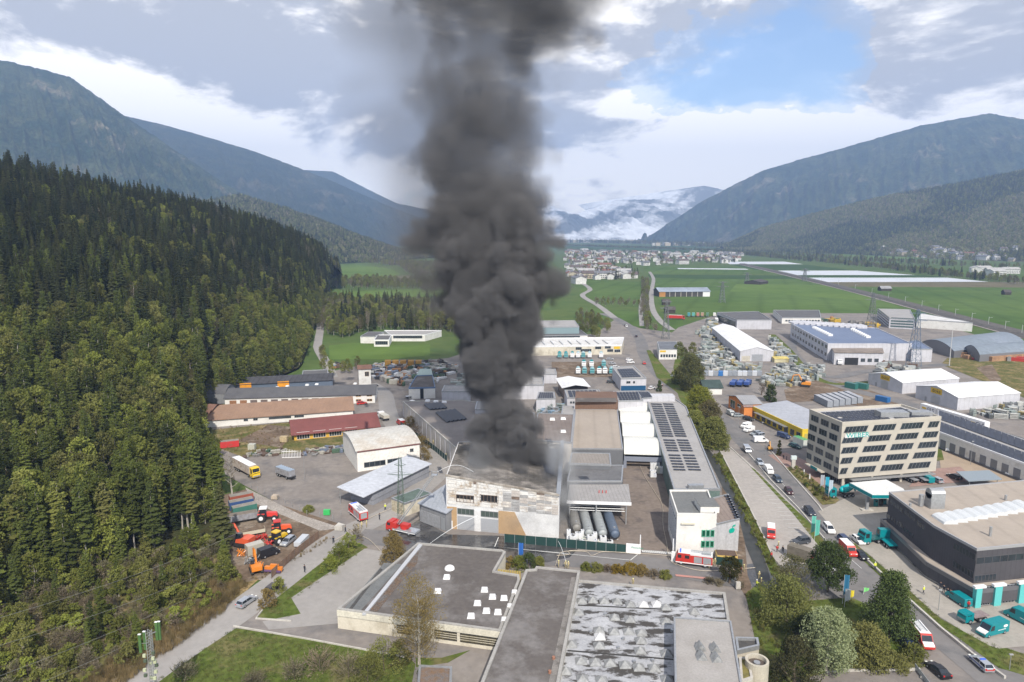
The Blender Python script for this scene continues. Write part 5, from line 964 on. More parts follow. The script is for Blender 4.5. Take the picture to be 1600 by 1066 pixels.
def truck(rear,front,col,label,L_=9,body=None,bh=3.2,h=3.2,w=2.5,name='truck',cat='truck',group=None,bl=None,drum=None,flat=None,axles=2,roof=None):
 loc,rz=spot(rear,front);r=empty(name,loc,rz,label,cat,group);x0,x1=-L_/2,L_/2;cab(r,x1-2.1,x1,w,h,col)
 MB().box(x0,-.45,.7,x1-1,.45,1.0).build('chassis',BLACK,r)
 if body:MB().box(x0,-w/2,1.1,x1-2.35,w/2,bh).build('box_body',body,r)
 if roof:MB().box(x0+.05,-w/2+.05,bh,x1-2.4,w/2-.05,bh+.05).build('roof',roof,r)
 if flat:MB().box(x0,-w/2,1.05,x1-2.35,w/2,1.25).build('flatbed',flat,r)
 if drum:b=MB();b.cyl((x0+.3,0,2.9),(x0+1.8,0,2.6),.6,1.15,12);b.cyl((x0+1.8,0,2.6),(x0+3.6,0,2.15),1.15,1.1,12);b.cyl((x0+3.6,0,2.15),(x0+4.6,0,1.95),1.1,.5,12);b.build('mixer_drum',drum,r,smooth=True);MB().cyl((x0+.2,0,3.2),(x0-.5,0,1.4),.3,.2,6).build('chute',col,r)
 wheels(r,[x1-1.3]+[x0+1.0+1.3*k for k in range(axles)],w/2,.5,.3);return r
C=lambda*a:paint(a)
DK,SLV,WHT,BLU=C(.03,.032,.036),SILV,WHITE,C(.03,.05,.12)
car('estate',(374,953),(397,937),SLV,'silver estate car driving up the lane beside the scrub');car('estate',(418,931),(438,915),C(.06,.05,.05),'dark parked car half hidden by a shrub on the lane')
van((1162,700),(1172,713),SLV,'silver minibus leading the queue on the main road',5.2,2.0,1.9,win=True);car('hatch',(1183,721),(1191,731),C(.3,.34,.4),'light blue hatchback behind the silver minibus in the queue')
van((1195,732),(1207,746),WHT,'white van in the queue on the main road',5.0,2.0,1.9);car('estate',(1210,747),(1220,758),C(.04,.06,.09),'dark blue estate behind the white van in the queue')
car('hatch',(1227,765),(1238,778),C(.05,.015,.02),'dark car with red lights in the queue on the main road');car('suv',(1258,797),(1272,811),C(.03,.035,.05),'black car beside the teal flag on the main road')
car('mpv',(1289,824),(1301,838),WHT,'white car on the main road near the teal tractor units');car('estate',(1311,841),(1329,857),BLU,'dark blue estate beside the partly hidden fire van')
car('sedan',(1336,864),(1354,880),C(.012,.012,.015),'black car on the main road right of the pine');car('suv',(1262,849),(1240,852),C(.05,.055,.065),'dark grey car parked behind the tarpaulin trailer')
car('sedan',(1408,1003),(1432,1026),C(.015,.03,.08),'dark blue saloon waiting beside the red and white fire van');car('sedan',(1402,992),(1412,1003),DK,'black car behind the dark blue saloon under the pine')
car('sedan',(1478,1064),(1452,1042),C(.012,.012,.015),'black saloon at the bottom edge beside the metal barrier')
pc=car('estate',(1546,1055),(1518,1030),SLV,'silver patrol estate with blue and red stripes leaving the road','patrol_car','police car')
MB().box(-1.9,-.93,.62,1.7,.93,.78).build('blue_stripe',C(.02,.06,.3),pc);MB().box(-2.39,-.8,.55,-2.33,.8,.72).build('red_stripe',RED,pc);MB().box(-.5,-.5,1.5,-.2,.5,1.62).build('light_bar',C(.02,.1,.6),pc)
for f,b,lb in(((1474,710),(1503,702),'leftmost white van at the depot doors'),((1520,727),(1550,719),'second white van at the depot doors'),((1568,747),(1600,740),'white van near the right edge at the depot'),((1590,752),(1622,748),'white van cut by the right picture edge at the depot')):van(b,f,WHT,lb,6.2,2.6,side=YEL if 'second' in lb else None)
truck((1431,757),(1411,748),WHT,'white pickup with grey tray next to the canopy, left one',5.6,None,2,2.1,1.9,'pickup','pickup',flat=GREY);truck((1447,757),(1431,748),WHT,'white pickup with white tray next to the canopy, right one',5.6,None,2,2.1,1.9,'pickup','pickup',flat=SILV)
van((1455,757),(1441,749),TEAL,'teal van between white pickup and silver estate',5,2,1.9);car('estate',(1472,758),(1453,749),SLV,'silver estate on the red paving beside the canopy');car('estate',(1500,752),(1482,745),DK,'dark car under the shade roof beside the depot')
r=empty('carport',(*P2(G(1525,750)),0),0,'grey blue flat carport between depot yard and workshop','carport',world=True);Pq=RP([(1513,752),(1566,749),(1546,735),(1494,737)],3);MB().prism(Pq,2.8,3.05).build('roof',plain('grey_blue_sheet',(.22,.26,.29)),r)
for p in inset(Pq,1):MB().cyl((*p,0),(*p,2.8),.1,n=6).build('post',GREY,r)
van((1173,667),(1158,671),WHT,'northernmost white van parked before the yellow shops',5,2,1.9);van((1178,673),(1162,677),WHT,'second white van parked before the yellow shops',5,2,1.9);car('estate',(1189,679),(1172,682),C(.25,.28,.3),'grey car between white vans before the yellow shops');car('mpv',(1194,683),(1177,686),SLV,'silver car between white vans before the yellow shops')
van((1178,692),(1199,692),WHT,'white van parked crosswise at the shop entrance',5.4,2.2,1.9);van((1218,683),(1231,687),BLU,'dark blue van at the yellow shop wall',5,2,1.9);car('suv',(1163,656),(1176,659),DK,'black car at the north end of the yellow shops');car('estate',(1149,652),(1160,652),C(.3,.34,.36),'silver car beside the orange house');van((1136,646),(1148,653),C(.4,.42,.42),'grey van beside the orange house',5,2,1.9)
car('estate',(1235,698),(1250,703),C(.02,.07,.07),'dark green car beside the green container')
van((1570,986),(1529,997),TEAL,'teal delivery van with white bonnet on the paved yard',6.4,2.6,2.05,nose=WHT,side=WHT);van((1620,985),(1575,962),TEAL,'teal van cut by the right picture edge',6.4,2.6,2.05,side=WHT);van((1506,948),(1488,936),TEAL,'teal van parked along the concrete wall',5.3,2.0,1.95)
truck((1537,968),(1502,975),TEAL,'teal flatbed pickup with grey tray',6.2,None,2,2.3,2.0,'flatbed_pickup','pickup',flat=mat('worn_tray',(.25,.2,.2),scale=2))
truck((1382,846),(1348,850),TEAL,'teal tipper lorry parked nose to the road',8,None,3.2,3.3,flat=C(.01,.08,.08),axles=3);truck((1398,863),(1374,842),TEAL,'teal tractor unit with white rear guards',6.6,None,3.2,3.3,flat=TEAL,axles=2)
car('hatch',(1336,845),(1345,852),WHT,'small white car in front of the teal tipper');truck((1330,776),(1296,778),TEAL,'teal concrete mixer lorry under the office building',8.5,None,h=3.0,drum=C(.0,.36,.38),axles=3)
def fire_engine(rear,front,label,L_=8,shut=SILV,white=True):
 loc,rz=spot(rear,front);r=empty('fire_engine',loc,rz,label,'fire engine');x0,x1,y=-L_/2,L_/2,1.25;cab(r,x1-1.9,x1,2.5,3.0,RED,.55)
 MB().box(x1-3.3,-y,.55,x1-1.92,y,3.0).build('crew_cab',RED,r);MB().box(x0,-y,.6,x1-3.32,y,2.7).build('body',RED,r);MB().box(x0,-y+.05,2.7,x1-.5,y-.05,3.08).build('roof',C(.62,.62,.62),r)
 for s in(-1,1):
  MB().box(x1-3.1,s*y-.01,1.8,x1-2.1,s*y+.02,2.6).build('side_window',GLASS,r)
  for k in range(2):MB().box(x0+.3+k*2.1,s*y-.01,1.0,x0+2.1+k*2.1,s*y+.03,2.5).build('shutter',shut,r)
  MB().box(x0,s*y-.02,.62,x1,s*y+.035,.85).build('white_stripe',WHT,r)
 b=MB();b.box(x0+.3,-.7,3.1,x1-3.4,-.55,3.3);b.box(x0+.3,.1,3.1,x1-3.4,.25,3.3)
 for k in range(9):b.box(x0+.5+k*.45,-.7,3.12,x0+.56+k*.45,.25,3.2)
 b.build('roof_ladder',SILV,r);MB().box(x0+.4,.5,3.08,x0+2.4,1.0,3.4).build('roof_box',SILV,r);MB().box(x1-1.2,-.9,3.02,x1-.9,.9,3.22).build('light_bar',C(.02,.1,.6),r);MB().box(x0-.04,-.9,1.0,x0,.9,2.5).build('rear_shutter',shut,r)
 wheels(r,(x0+1.6,x1-1.3),y,.52,.32);return r
fire_engine((570,818),(550,801),'red fire engine with white roof on the lane at the yard gate',8);fire_engine((1104,886),(1064,881),'red fire engine with silver shutters at the works gate',8.4)
loc,rz=spot((650,838),(610,829));r=empty('turntable_ladder_truck',loc,rz,'fire service turntable ladder truck with raised ladder before the side hall','ladder truck');cab(r,2.6,4.6,2.5,2.9,RED,.55)
MB().box(-4.6,-1.25,.8,2.6,1.25,1.25).build('deck',SILV,r);MB().box(1.3,-1.25,1.0,2.55,1.25,2.7).build('crew_cab',RED,r);MB().cyl((-.6,0,1.25),(-.6,0,1.8),1.1,n=14).build('turntable',RED,r);MB().box(-2.0,-.8,1.6,.3,.8,2.6).build('ladder_base',RED,r);wheels(r,(-2.6,3.4),1.25,.5,.3)
for s in(-1,1):MB().box(-4.5,s*1.26,.75,2.4,s*1.3,.9).build('white_stripe',WHT,r)
tip=AT(679,742,177);ba=Vector(loc)+Vector((-.9,0,2.4));d=tip-ba;n_=d.cross(Vector((0,0,1))).normalized();up_=n_.cross(d).normalized()*-1;b=MB()
for s in(-1,1):
 for k in range(4):f0,f1=k*.25,min(1,k*.25+.3);o_=n_*s*(.5-.05*k);b.cyl(ba+d*f0+o_,ba+d*f1+o_,.11,n=5);b.cyl(ba+d*f0+o_-up_*.5,ba+d*f1+o_-up_*.5,.08,n=5)
for k in range(44):f=k/44;w_=.45-.15*f;b.cyl(ba+d*f-n_*w_,ba+d*f+n_*w_,.035,n=4);b.cyl(ba+d*f+n_*w_,ba+d*(f+.012)+n_*w_-up_*.5,.025,n=4)
lad=b.build('ladder',SILV,None);lad.parent=r;lad.matrix_parent_inverse=(Matrix.Translation(Vector(loc))@Matrix.Rotation(rz,4,'Z')).inverted()
b=MB();b.box(tip.x-.8,tip.y-.6,tip.z-.1,tip.x+.8,tip.y+.6,tip.z+.05);[b.box(tip.x+sx,tip.y-.6,tip.z,tip.x+sx+.06,tip.y+.6,tip.z+1.1)for sx in(-.8,.74)];b.box(tip.x-.8,tip.y-.6,tip.z+1.0,tip.x+.8,tip.y-.55,tip.z+1.1);cg=b.build('rescue_cage',SILV,None);cg.parent=r;cg.matrix_parent_inverse=lad.matrix_parent_inverse
v=van((1426,988),(1452,1020),RED,'red and white fire service van with roof rack on the main road',6.6,2.5,2.1,nose=WHT,roof=WHT,name='fire_van',cat='fire van');MB().box(-3.3,-1.06,.35,3.0,1.06,.6).build('white_stripe',WHT,v);b=MB();[b.box(-3+k*.5,-.6,2.6,-2.94+k*.5,.6,2.72)for k in range(8)];b.box(-3,-.62,2.6,.9,-.55,2.75);b.box(-3,.55,2.6,.9,.62,2.75);b.build('roof_rack',SILV,v)
van((1204,828),(1205,848),RED,'red fire service minibus on the parking lot',5.6,2.3,2.0,win=True,roof=WHT,name='fire_van',cat='fire van');van((1310,850),(1340,880),RED,'red and white emergency van half hidden by the pine',6,2.3,2.0,roof=WHT,name='fire_van',cat='fire van')
r=empty('tarpaulin_trailer',spot((1238,872),(1262,880))[0],spot((1238,872),(1262,880))[1],'brown grey tarpaulin covered trailer beside the pine','trailer');MB().box(-2.8,-1.2,.9,2.8,1.2,3.2).build('cover',mat('khaki_tarp',(.17,.15,.12),scale=1),r);MB().box(-2.7,-1.1,.5,3.6,1.1,.85).build('chassis',BLACK,r);MB().box(2.81,-1.0,1.2,2.86,1.0,2.2).build('red_sign',RED,r);wheels(r,(-1,1),1.2,.45)
van((1280,893),(1292,897),WHT,'white vehicle under the pine at the car park end',5,2,1.9);fv=van((632,668),(621,661),RED,'red and white fire service van in the lane behind the curved hall',5.5,2.3,2.0,roof=WHT,name='fire_van',cat='fire van')
loc,rz=spot((362,728),(409,754));r=empty('lorry',loc,rz,'yellow lorry with long dirty white box trailer in the gravel yard','lorry');cab(r,5.6,7.7,2.5,3.6,C(.75,.5,.01),.6);MB().box(-7.6,-1.25,1.1,5.2,1.25,3.9).build('box_body',mat('dirty_white_tarp',(.50,.46,.42),(.36,.3,.25),scale=.6,fine=.1,c3=(.25,.17,.12),s3=.8),r);MB().box(-7.6,-1.25,3.9,5.2,1.25,3.95).build('roof',WHT,r);wheels(r,(-5.5,-4.2,-2.9,4.2,6.6),1.25,.5,.3);MB().box(-7,-.9,.6,5,.9,1.1).build('chassis',BLACK,r)
loc,rz=spot((431,741),(461,752));r=empty('bulk_trailer',loc,rz,'silver bulk trailer standing alone in the gravel yard','trailer');MB().taper(-3.8,-1.2,1.0,3.8,1.2,2.9,.2,.05,.2).build('hopper',mat('worn_aluminium',(.36,.37,.4),(.25,.24,.25),scale=1,metal=.3,rough=.4),r);b=MB();[b.box(-3.4+k*1.1,-1.1,2.9,-3.0+k*1.1,1.1,3.1)for k in range(7)];b.build('lid',C(.3,.38,.48),r);wheels(r,(-2.5,-1.3,2.4),1.2,.5,.3);MB().box(-3.9,-.8,.6,4.6,.8,1.0).build('chassis',BLACK,r)
FAR=[('truck',(1040,497),(1056,498),'red and white lorry at the corner of the green field',RED),]
r=truck((1040,499),(1072,500),RED,'long red and white lorry at the corner of the green field',16,RED,3.9,3.5,roof=WHT,axles=3)
for k,(x,c,n_)in enumerate([(1076,TEAL,'green'),(1083,C(.05,.3,.25),'white and green'),(1090,C(.4,.12,.08),'reddish'),(1097,C(.35,.2,.12),'brown'),(1105,C(.05,.15,.08),'dark green'),(1116,C(.6,.6,.55),'white and orange')]):truck((x,492),(x+.6,498),c,n_+' lorry in the row parked along the field',8,c,3.3,3.1,axles=1,group='lorries parked along the field')
k=0
for row,yy,xs in(('rear',563,(874,884,894,903,911,921,939)),('middle',577,(912,924,943)),('front',588,(903,913,925,936,945,955))):
 for x in xs:truck((x,yy-8),(x+.4,yy),C(.05,.25,.27)if x%3 else WHT,'teal and white mixer lorry in the %s row of the mixer yard'%row,8,None,drum=C(.3,.42,.44)if x%2 else TEAL,axles=2,group='mixer lorries in the %s row of the mixer yard'%row)
for i,(a,b_,c,lb)in enumerate([((978,512),(976,508),DK,'black car on the far end of the main road'),((995,529),(993,525),DK,'dark car on the bend of the main road'),((1008,572),(1005,567),RED,'red car on the main road beside the white office'),((978,509),(980,513),WHT,'white car on the far end of the main road'),((1034,606),(1030,601),DK,'dark car on the main road beside the narrow conifer'),((948,563),(958,563),SLV,'silver car parked behind the logistics hall front'),((952,570),(962,570),SLV,'silver car in the middle of the small office car park'),((958,576),(968,576),WHT,'white car in front row of the small office car park'),((978,564),(988,564),WHT,'upper white car next to the road'),((980,568),(990,568),WHT,'lower white car next to the road'),((948,599),(960,599),DK,'black car between tent roof and small office'),((1014,610),(1022,607),WHT,'white car beside the small blue and white office'),((1050,589),(1058,590),SLV,'silver car parked below the house with yellow sign'),((560,633),(571,632),RED,'red car at the end of the garage row'),((664,613),(672,612),BLU,'dark blue car behind the green roofed office'),((660,600),(668,599),C(.2,.03,.03),'dark red car behind the green roofed office'),((1130,493),(1136,492),DK,'dark car at the lorry park')]):car('estate' if i%2 else 'hatch',a,b_,c,lb)
for a,b_,lb in(((640,612),(655,611),'white pickup beside the green roofed office, upper one'),((636,624),(651,622),'white pickup beside the green roofed office, middle one'),((632,637),(647,634),'white lorry at the corner of the factory wing')):truck(a,b_,WHT,lb,6,None,2.5,2.4,2.0,'pickup','pickup',flat=SILV)
truck((606,660),(592,652),WHT,'white tipper lorry beside the yellow building',7.5,C(.5,.47,.4),2.4,2.8);
for k in range(3):truck((1142+k*11,607),(1150+k*11,600),C(.02,.06,.2),'blue skip lorry in the yard left of the earth lot, number %s from the left'%('one','two','three')[k]if 0 else['leftmost','middle','rightmost'][k]+' of three blue skip lorries beside the earth lot',8,C(.03,.07,.25),2.6,2.8)
def tractor(rear,front,c1,c2,label,s=1.0):
 loc,rz=spot(rear,front);r=empty('tractor',loc,rz,label,'tractor');r.scale=(s,s,s);MB().prof([(.0,.9),(.0,1.75),(1.9,1.55),(2.1,1.2),(2.1,.8)],-.42,.42).build('bonnet',c1,r);MB().taper(-1.4,-.8,1.0,.1,.8,2.6,.15,.12,.15).build('cab',GLASS,r);MB().box(-1.35,-.75,2.58,.1,.75,2.78).build('roof',c2,r)
 for sy in(-1,1):
  MB().box(-1.7,sy*.85-.2,1.55,-.3,sy*.85+.2,1.68).build('mudguard',c1,r)
  for x,rd,w_ in((-1.0,.85,.5),(1.5,.6,.4)):o=MB().cyl((x,sy*(.95-w_/2),rd),(x,sy*(.95+w_/2),rd),rd,n=14).build('wheel',TYRE,r);MB().cyl((x,sy*(.93+w_/2),rd),(x,sy*(.97+w_/2),rd),rd*.5,n=10).build('rim',WHT,o)
 MB().box(-1.5,-.3,.6,1.9,.3,1.0).build('chassis',BLACK,r);return r
tractor((405,815),(430,813),C(.6,.05,.04),WHT,'white roofed red tractor pulling the silver tipper trailer',1.35);tractor((428,836),(450,833),C(.68,.1,.03),RED,'red tractor in the middle of the machine lot',1.3);tractor((430,852),(442,846),YEL,YEL,'yellow tractor beside the silver car in the machine lot',1.2)
def excavator(px,rz,col,label,s=1.0):
 r=empty('excavator',G(px[0],px[1],GL),rz,label,'excavator');r.scale=(s,s,s)
 for sy in(-1,1):MB().prof([(-1.5,.15),(-1.7,.4),(-1.4,.7),(1.4,.7),(1.7,.4),(1.5,.15)],sy*.95-.25,sy*.95+.25).build('track',TYRE,r)
 MB().prof([(-1.7,.8),(-1.7,1.7),(-.2,1.8),(1.0,1.5),(1.2,.8)],-1.05,1.05).build('body',col,r);MB().taper(-.1,.2,.9,1.3,1.05,2.6,.1,.1,.3).build('cab',GLASS,r)
 b=MB();b.cyl((.9,-.3,1.4),(2.2,-.3,3.8),.24,.2,6);b.cyl((2.2,-.3,3.8),(4.0,-.3,3.5),.2,.17,6);b.build('boom',col,r);MB().cyl((4.0,-.3,3.5),(4.5,-.3,1.3),.17,.13,6).build('dipper_arm',col,r);MB().prof([(4.1,.5),(4.2,1.3),(4.7,1.3),(5.1,.6),(4.6,.3)],-.7,.1).build('bucket',TYRE,r);return r
excavator((382,852),math.radians(165),C(.6,.1,.04),'orange red excavator reaching left in the machine lot',1.35);excavator((400,893),math.radians(120),ORG,'orange excavator at the lower end of the machine lot',1.1);excavator((1203,703),math.radians(80),C(.6,.3,.05),'small orange excavator on display beside the shop entrance',.7);excavator((1258,604),math.radians(150),C(.65,.25,.03),'orange excavator at the top of the earth lot',1.5)
def crate(name,label,cat,rear,front,L_,w,h,m,z0=0,extra=None,top=None,ribs=0,group=None):
 loc,rz=spot(rear,front);r=empty(name,loc,rz,label,cat,group);MB().box(-L_/2,-w/2,z0,L_/2,w/2,h).build('body',m,r)
 if top:MB().box(-L_/2+.08,-w/2+.08,h,L_/2-.08,w/2-.08,h+.06).build('top',top,r)
 for k in range(ribs):x=-L_/2+L_*(k+.5)/ribs;b=MB();b.box(x-.06,-w/2-.06,z0,x+.06,w/2+.06,h);b.build('rib',m,r)
 return r
crate('tipper_trailer','silver tipper trailer hitched to the white roofed tractor','trailer',(358,820),(398,813),8,2.4,2.4,mat('worn_aluminium',(0,0,0)),.8,top=mat('earth_load',(.2,.17,.14),scale=1),ribs=8);crate('flat_trailer','long cream loading bed in the machine lot','trailer',(376,840),(408,834),7,2.3,1.4,C(.5,.46,.36),.5,top=mat('trodden_earth',(0,0,0)));crate('machine_cover','beige covered machine in the machine lot','machine',(388,868),(408,862),4,2.2,2.4,C(.36,.34,.29),top=C(.4,.38,.33))
van((410,873),(430,866),C(.015,.015,.018),'black covered van beside the beige machine',5,2.3,2.0);car('estate',(460,843),(440,858),SLV,'silver car in the machine lot beside the board fence');crate('boat_trailer','white covered trailer parked along the board fence','trailer',(465,858),(478,845),5,1.8,1.5,C(.45,.47,.5),.4)
for a,b_,m_,lb in(((362,788),(392,782),C(.28,.08,.05),'rusty red container behind the tipper trailer'),((362,797),(392,791),C(.04,.08,.2),'blue container behind the tipper trailer'),((366,806),(398,799),C(.05,.16,.13),'green open skip behind the tipper trailer'),((350,700),(368,698),C(.5,.04,.04),'red container at the forest edge above the lorry')):crate('container',lb,'container',a,b_,6.5,2.4,2.3,m_,top=mat('timber_grey',(.25,.23,.2),scale=.5),ribs=6)
r=empty('farm_implement',G(428,893,GL),math.radians(-8),'orange attachment with purple roller at the end of the board fence','implement');r.scale=(.75,.75,.75);MB().box(-2.8,-.5,.6,2.8,.5,1.6).build('frame',ORG,r);MB().cyl((-2.6,-.9,.5),(2.6,-.9,.5),.4,n=10).build('roller',C(.09,.05,.12),r);MB().box(-1,-.3,1.6,1.6,.4,2.4).build('hood',ORG,r);MB().cyl((2.5,0,0),(2.5,0,1.9),.1,n=5).build('leg',ORG,r)
for k in range(8):b=MB();s_=random.uniform(.6,1);rnd=random.Random(k);[b.cyl((rnd.uniform(-1,1),rnd.uniform(-1,1),0.1),(rnd.uniform(-1.3,1.3),rnd.uniform(-1.3,1.3),1.3),.09,n=5)for _ in range(14)];p=G([400,412,395,420,388,378,398,406][k],[846,842,858,852,880,868,878,888][k],GL);o=b.build('farm_implement',RED if k<4 else(ORG if k%2 else STEEL),None);o.location=p;tag(o,['red tined implement behind the red tractor','red harrow right of the red implement','small red implement beside the beige machine','red frame next to the yellow tractor','steel frame left of the orange excavator','orange frame at the left end of the machine lot','grey frame above the orange excavator','orange frame right beside the orange excavator'][k],'implement')
r=empty('metal_gate',(*P2(G(457,714)),0),0,'white garden gate frame standing at the edge of the gravel yard','gate',world=True);W_=Wall(G(441,716),G(470,715))
for k in range(13):u=W_.L*k/12;W_.slab(r,'bar',WHT,u-.06,.1,u+.06,2.6+.5*math.sin(math.pi*min(k/9,1)),0,.08)
W_.slab(r,'rail',WHT,0,.1,W_.L,.3,.09,.16);W_.slab(r,'rail',WHT,0,2.3,W_.L*.8,2.5,.09,.16)
cols_=[mat('scrap_brown',(.12,.08,.06),scale=2),mat('scrap_grey',(.25,.24,.23),scale=2),mat('scrap_green',(.07,.12,.08),scale=2),mat('scrap_pale',(.4,.38,.33),scale=2),C(.13,.16,.22),mat('scrap_orange',(.36,.19,.09),scale=2),mat('scrap_dark',(.03,.03,.035),scale=2),C(.5,.5,.5)]
def junk(name,poly,sp,size,mats,hmax,label,bars=False):
 b=MB();pts=fill_(poly,sp)
 for x,y in pts:
  s=random.uniform(*size);a=random.uniform(0,3.14);c_,s2=math.cos(a),math.sin(a);L2,w2,h2=s*random.uniform(.6,1.6)/2,s*random.uniform(.3,.7)/2,random.uniform(.3,1)*hmax;z=GL-.05;q=[(x+c_*i-s2*j,y+s2*i+c_*j)for i,j in((-L2,-w2),(L2,-w2),(L2,w2),(-L2,w2))];mi=random.randrange(len(mats))
  if bars and random.random()<.7:
   for k in range(4):zz=z+h2*k/4;b.hexa([(*p,zz)for p in q],[(*p,zz+h2*.12)for p in q],mi)
   for p in q:b.box(p[0]-.06,p[1]-.06,z,p[0]+.06,p[1]+.06,z+h2,mi)
  else:t_=random.uniform(-.25,.25)*h2;b.hexa([(*p,z)for p in q],[(*q[0],z+h2+t_),(*q[1],z+h2),(*q[2],z+h2-t_),(*q[3],z+h2)],mi)
 o=b.build(name,mats);tag(o,label,None,kind='stuff');return o
def fill_(poly,sp):
 W_=[tuple(G(*p))[:2]for p in poly];xs=[w[0]for w in W_];ys=[w[1]for w in W_];R_=[];x=min(xs)
 while x<max(xs):
  y=min(ys)
  while y<max(ys):
   qx,qy=x+random.uniform(-.4,.4)*sp,y+random.uniform(-.4,.4)*sp;ins=False
   for i in range(len(W_)):
    (x0,y0),(x1,y1)=W_[i],W_[(i+1)%len(W_)]
    if(y0>qy)!=(y1>qy)and qx<(x1-x0)*(qy-y0)/(y1-y0)+x0:ins=not ins
   if ins:R_.append((qx,qy))
   y+=sp
  x+=sp
 return R_
junk('scrap_row',[(380,716),(440,712),(445,705),(400,706)],1.5,(1,2.8),cols_[:4],1.2,'row of rusty farm scrap along the gravel yard',True);junk('scrap_row',[(470,714),(545,706),(545,698),(480,704)],1.6,(1,2.6),cols_[:5],1.2,'row of timber and metal scrap along the gravel yard',True)
junk('scrap_heap',[(566,585),(590,568),(690,566),(716,575),(700,590),(668,604),(628,605),(600,597)],2.9,(1.5,5),cols_,2.4,'dense scrap and wrecked cars in the scrapyard behind the lane');junk('scrap_heap',[(518,572),(534,569),(536,575),(520,578)],2.6,(1.5,4),cols_,2,'small scrap heap by the school lawn')
GR=[mat('galvanised_stack',(.36,.38,.38),(.26,.28,.28),scale=.6),mat('pale_stack',(.47,.47,.44),scale=.6),mat('grey_green_stack',(.27,.31,.29),scale=.6),mat('yellow_stack',(.33,.27,.12),scale=.6),mat('dark_stack',(.13,.14,.14),scale=.6)];GR=[GR[0],GR[1],GR[2],GR[0],GR[1],GR[4],GR[2],GR[3]]
junk('formwork_stacks',[(1185,597),(1220,572),(1290,575),(1285,592),(1245,603),(1200,606)],3.0,(2,3.6),GR,3.4,'dense stacks of galvanised formwork frames beside the earth lot',True);junk('formwork_stacks',[(1082,582),(1088,560),(1100,540),(1085,516),(1108,520),(1128,540),(1160,572),(1190,572),(1184,582)],3.4,(2,4),GR,3,'formwork stacks left of the white hall',True);junk('formwork_stacks',[(1212,562),(1200,530),(1215,535),(1246,566),(1238,570)],3.2,(2,4),GR,3.4,'formwork stacks right of the white hall',True)
junk('formwork_stacks',[(1095,518),(1108,500),(1122,505),(1118,520)],3.6,(2,4),GR,2.6,'formwork stacks at the corner of the lorry park',True);junk('machine_park',[(1230,506),(1300,504),(1370,508),(1362,516),(1300,500),(1240,502)],5,(3,6),[cols_[5],mat('machine_yellow',(.55,.36,.04)),cols_[2],cols_[1]],3.5,'yellow and orange machines parked behind the blue roofed hall')
junk('trade_stacks',[(1500,650),(1560,640),(1600,634),(1640,640),(1640,660),(1560,655)],3.2,(2,4),GR,3,'stacks of formwork in front of the storage hall',True);junk('yard_stock',[(1380,570),(1440,576),(1440,583),(1375,580)],4,(2,5),GR+[cols_[0]],2.5,'stored goods behind the rear storage hall');junk('timber_stock',[(1500,552),(1600,552),(1660,560),(1600,566),(1510,562)],4,(3,7),[MC['sawn_timber'],cols_[1],C(.4,.04,.03)],3,'sawn timber stacks before the barrel roofed halls')
junk('yard_stock',[(1360,540),(1376,560),(1400,590),(1372,590)],5,(2,5),GR,2,'odd stored goods along the estate road');junk('reefer_stock',[(840,640),(876,638),(880,650),(842,652)],2.6,(2,3),[STEEL,GR[2],C(.2,.3,.4)],4,'pipes and small tanks behind the brown seamed roof',True);junk('yard_goods',[(700,590),(760,584),(800,600),(790,625),(720,605)],5,(2,5),GR,2,'pallets and goods in the yard behind the smoke')
for k in range(5):crate('container',['leftmost','second from left','middle','second from right','rightmost'][k]+' of the orange brown containers in the scrapyard','container',(606+k*12,576),(606+k*12+.3,571),5.5,3.4,3.6,mat('ochre_container',(.42,.23,.05),scale=.5),ribs=5)
for k in range(6):crate('container',['first','second','third','fourth','fifth','sixth'][k]+' long grey container from the left behind the yellow shops','container',(1296+k*9.5,637-k*1.2),(1276+k*9.0,627-k*1.2),13,2.5,2.9,mat('grey_container',(.25,.27,.30),(.22,.24,.27),scale=.5),top=mat('grey_container_top',(.36,.37,.4)),ribs=12)
for k in range(12):crate('container','small %s container in the row at the blue lorries'%(['grey','blue','white'][[0,2,0,1,2,0,0,2,2,0,2,0][k]]),'container',(1103+k*7.6,589),(1103+k*7.6+.1,586),3,2.4,2.5,[mat('grey_container',(0,0,0)),C(.03,.15,.4),C(.5,.52,.55)][[0,2,0,1,2,0,0,2,2,0,2,0][k]],group='row of small containers at the blue lorries')
crate('container','left dark green container on the earth lot','container',(1323,606),(1337,609),6,2.5,2.8,C(.03,.14,.12),ribs=8);crate('container','right dark green container on the earth lot','container',(1340,607),(1352,609),6,2.5,2.8,C(.03,.14,.12),ribs=8);crate('container','blue container near the north end of the depot','container',(1370,626),(1388,630),6,2.5,2.4,C(.02,.12,.32),ribs=8);crate('container','green and white container beside the yellow shops','container',(1242,692),(1260,700),6,2.5,2.6,C(.5,.53,.5),top=C(.07,.3,.1))
truck((1118,500),(1121,508),WHT,'white lorry at the front wall of the flat roofed warehouse',9,WHT,3.6);truck((1304,567),(1314,572),WHT,'white lorry at the dock of the blue roofed hall',8,WHT,3.6)
